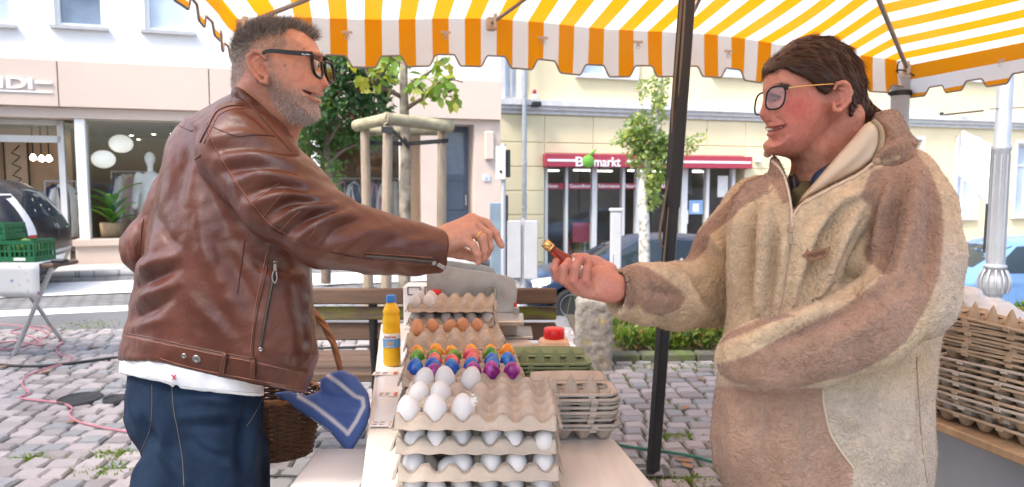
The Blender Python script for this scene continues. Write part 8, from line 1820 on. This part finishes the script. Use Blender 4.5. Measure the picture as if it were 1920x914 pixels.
# hood lining folded open at the neck
lin = [(1640, 228), (1650, 250), (1649, 275), (1637, 302), (1610, 322), (1560, 347), (1515, 372), (1492, 388), (1505, 366), (1535, 332), (1565, 297), (1598, 260), (1618, 236), (1630, 228)]
garment_field('hood_lining', mat('cream jersey lining', (.62, .50, .36), .85, var=.06, bump=.2, bscale=500), woman, lin, 1.325, .030, .016, .0042, [([(1640, 240), (1600, 290), (1530, 350)], .005, 10), ([(1645, 262), (1610, 305), (1550, 345)], -.003, 7), ([(1622, 245), (1575, 305), (1520, 355)], -.003, 7)], (.0008, 30), p=3, extra=lambda f_: None)
P_ = [(1637, 226), (1650, 240), (1654, 262), (1648, 285), (1638, 304)]; MB().tube(smooth_path([at(x, y, 1.302) for x, y in P_], 5), .0048, 8).build('hood_edge', m_fl_edge if 'm_fl_edge' in globals() else mat('hood edge', (.42, .31, .2), .9, var=.1), woman)
h = at(1636, 308, 1.285); MB().lathe([(.004, 0), (.007, .004), (.007, .010), (.004, .014)], h, 12, axis=(1, -.4, .6)).build('cord_knot', m_tape, woman)
h = at(1444, 291, 1.37); MB().lathe([(.004, 0), (.007, .004), (.007, .010), (.004, .014)], h, 12, axis=(-1, -.4, .3)).build('cord_knot', m_tape, woman)
# trousers and shoes
f = Field(np.arange(.38, .84, .008), np.arange(1.22, 1.68, .008), np.arange(.05, .95, .008))
f.ell((.61, 1.44, .80), (.15, .14, .14), .03)
for dy in (-.09, .09): f.chain([(.61, 1.44+dy, .78), (.60, 1.44+dy, .45), (.60, 1.44+dy, .09)], [.10, .08, .07], .03)
v, q = f.mesh(); v = v+normals(v, q)*(.004*vnoise(v*16, 2))[:, None]; obj('trousers', mesh_from(v, q, True), mat('dark trousers', (.03, .033, .04), .85, var=.15), woman)
for dy in (-.09, .09):
    f = Field(np.arange(.40, .72, .008), np.arange(1.44+dy-.08, 1.44+dy+.08, .008), np.arange(-.02, .16, .008)); f.cone((.64, 1.44+dy, .045), (.46, 1.44+dy-.03, .035), .042, .036, .02); f.cone((.61, 1.44+dy, .05), (.61, 1.44+dy, .11), .045, .042, .02); v, q = f.mesh(); v[:, 2] = np.maximum(v[:, 2], .016); obj('shoe', mesh_from(v, q, True), m_shoe, woman)
# ================================================================ MINIATURE BOTTLE in her hand
b0 = at(1098, 522, 1.366); b1 = at(1017, 452, 1.352); ax_ = b1-b0; Lb = np.linalg.norm(ax_); ax_ /= Lb; k = Lb/.112
bo = thing('liquor_bottle', 'miniature bottle of red brown liquor with gold cap held in the woman\'s hand', 'bottle', b0)
m_liq = mat('red brown liquor', (.55, .05, .008), .04, var=0, spec=.8, trans=.75, ior=1.36)
MB().lathe([(.0, 0), (.0138, .001), (.0150, .004), (.0150, .054), (.0142, .060), (.0095, .076), (.0082, .086), (.0082, .094)], b0, 24, axis=ax_).build('body', m_liq, bo)
MB().lathe([(.0090, .0935), (.0098, .0940), (.0098, .0970), (.0090, .0975), (.0096, .098), (.0096, .111), (.0088, .112), (0, .112)], b0, 20, axis=ax_).build('cap', m_gold, bo)
MB().lathe([(.0079, .0890), (.0081, .0895), (.0081, .0935)], b0, 20, axis=ax_).build('neck_seal', m_paper, bo)
side = np.cross(ax_, [0, -1, 0]); side /= np.linalg.norm(side); fr_ = np.cross(side, ax_); lb = MB().lathe([(.0152, .010), (.0153, .012), (.0153, .047), (.0152, .049)], b0, 24, axis=ax_).build('label', m_paper, bo)
mb = MB()
for q_ in range(3): mb.grid(np.array([[b0+ax_*t+.0155*(math.sin(a)*side+math.cos(a)*np.array(fr_ if fr_[1] < 0 else -fr_)) for a in np.linspace(.5, 1.4, 6)] for t in (.016+.010*q_, .021+.010*q_)]))
mb.build('label_print', m_rlid, lb)
# ================================================================ WICKER BASKET with cloth, on his left arm
BC = at(520, 800, 1.90); bx, by = BC[0]-.03, 1.90; zb_, zt__ = at(520, 848, 1.90)[2], at(520, 738, 1.90)[2]
ba = thing('wicker_basket', 'brown wicker basket with arched handle hanging on the man\'s arm', 'basket', (bx, by, zb_))
m_wk = mat('brown willow', (.13, .055, .022), .5, var=.35, vscale=40, bump=.4, bscale=200); m_wk2 = mat('honey willow', (.30, .13, .05), .5, var=.25, vscale=40)
a0_, b0_, = .155, .105; Hh = zt__-zb_; ns = 34
def bell(t, ang, d=0.): sc = .80+.22*t; return np.array([bx+(a0_*sc+d)*math.cos(ang), by+(b0_*sc+d)*math.sin(ang), zb_+Hh*t])
for k in range(ns):
    an = 2*math.pi*k/ns; MB().tube([bell(t, an) for t in (0, .35, .7, 1.0)], .0026, 6).build('stake', m_wk, ba)
nr = 24
for j in range(nr):
    t = (j+.5)/nr; P = [bell(t, 2*math.pi*q_/(ns*2), .0032*math.cos(math.pi*(q_/2+j))) for q_ in range(ns*2)]; MB().tube(P, Hh/nr*.47, 6, closed=True).build('weave', m_wk, ba)
for ph in (0, 1): MB().tube([bell(1.02, 2*math.pi*q_/96, .004*math.cos(q_*.9+math.pi*ph))+np.array([0, 0, .004*math.sin(q_*.9+math.pi*ph)]) for q_ in range(96)], .0058, 7, closed=True).build('rim', m_wk2, ba)
MB().prism([(a0_*.79*math.cos(2*math.pi*q_/24), b0_*.79*math.sin(2*math.pi*q_/24)) for q_ in range(24)], zb_-.001, zb_+.006, lambda p, t: (bx+p[0], by+p[1], t)).build('floor', m_wk, ba)
hx0, hx1 = at(640, 690, 1.90)[0], bx-(at(640, 690, 1.90)[0]-bx)
zap = at(520, 548, 1.90)[2]
for ph in (0, 1, 2):
    P = []
    for q_ in range(60):
        a = math.pi*q_/59; c = np.array([bx+(hx1-bx)*math.cos(a)*(1 if q_ else 1), by, zb_+Hh*.85+(zap-zb_-Hh*.85)*math.sin(a)**.75]); tw = q_*.55+ph*2.09; P.append(c+np.array([.0055*math.cos(tw)*math.sin(a), .0055*math.sin(tw), .0055*math.cos(tw)*abs(math.cos(a))]))
    MB().tube(P, .0062, 7).build('handle', m_wk2, ba)
# cloth: blue with white border stripe
cl_px = [(512, 738), (540, 733), (575, 742), (598, 735), (600, 712), (618, 700), (640, 694), (668, 706), (690, 738), (696, 770), (688, 800), (655, 853), (620, 812), (590, 790), (550, 764)]
m_cl = mat('blue cotton', (.075, .13, .36), .8, attr=True, var=.06, vscale=30, bump=.2, bscale=700)
def clothcol(v):
    c = np.tile([.085, .145, .37], (len(v), 1)); w_ = np.clip(np.maximum.reduce([line_px(v, l, 3.6)[0] for l in ([(560, 744), (590, 762), (620, 785), (645, 806), (652, 814)], [(652, 814), (668, 790), (682, 762), (680, 748), (668, 744)], [(612, 702), (640, 722), (664, 742)])])*1.8, 0, 1)**2
    c = mixc(c, w_, (.72, .68, .70)); return c
cl, vc, qc = garment_field('basket_cloth', m_cl, None, cl_px, 1.835, .030, .016, .0036, [([(530, 742), (580, 765), (630, 800), (655, 840)], .004, 9), ([(600, 720), (610, 745), (640, 760), (680, 752)], -.010, 8), ([(598, 738), (640, 748), (664, 745)], -.008, 6), ([(640, 700), (660, 725), (672, 742)], .006, 8), ([(690, 750), (678, 800), (656, 845)], .005, 8), ([(560, 748), (600, 756), (650, 768), (690, 776)], .006, 9), ([(620, 705), (628, 730), (650, 742)], -.005, 7)], (.0012, 25), p=3, colf=clothcol)
tag(cl, 'blue cotton cloth with white stripe draped over the basket rim', 'cloth')
bc_ = bvh_of(vc, qc); o_ = hit(bc_, 582, 783, .0008); r2_ = hit(bc_, 622, 811, .0008)
if o_ is not None and r2_ is not None: put_text('cloth_letters', 'Hidden Gardens', .011, m_let, cl, o_[0], r2_[0]-o_[0], np.cross(o_[1], r2_[0]-o_[0]), depth=.0003, width=float(np.linalg.norm(r2_[0]-o_[0]))*1.0)
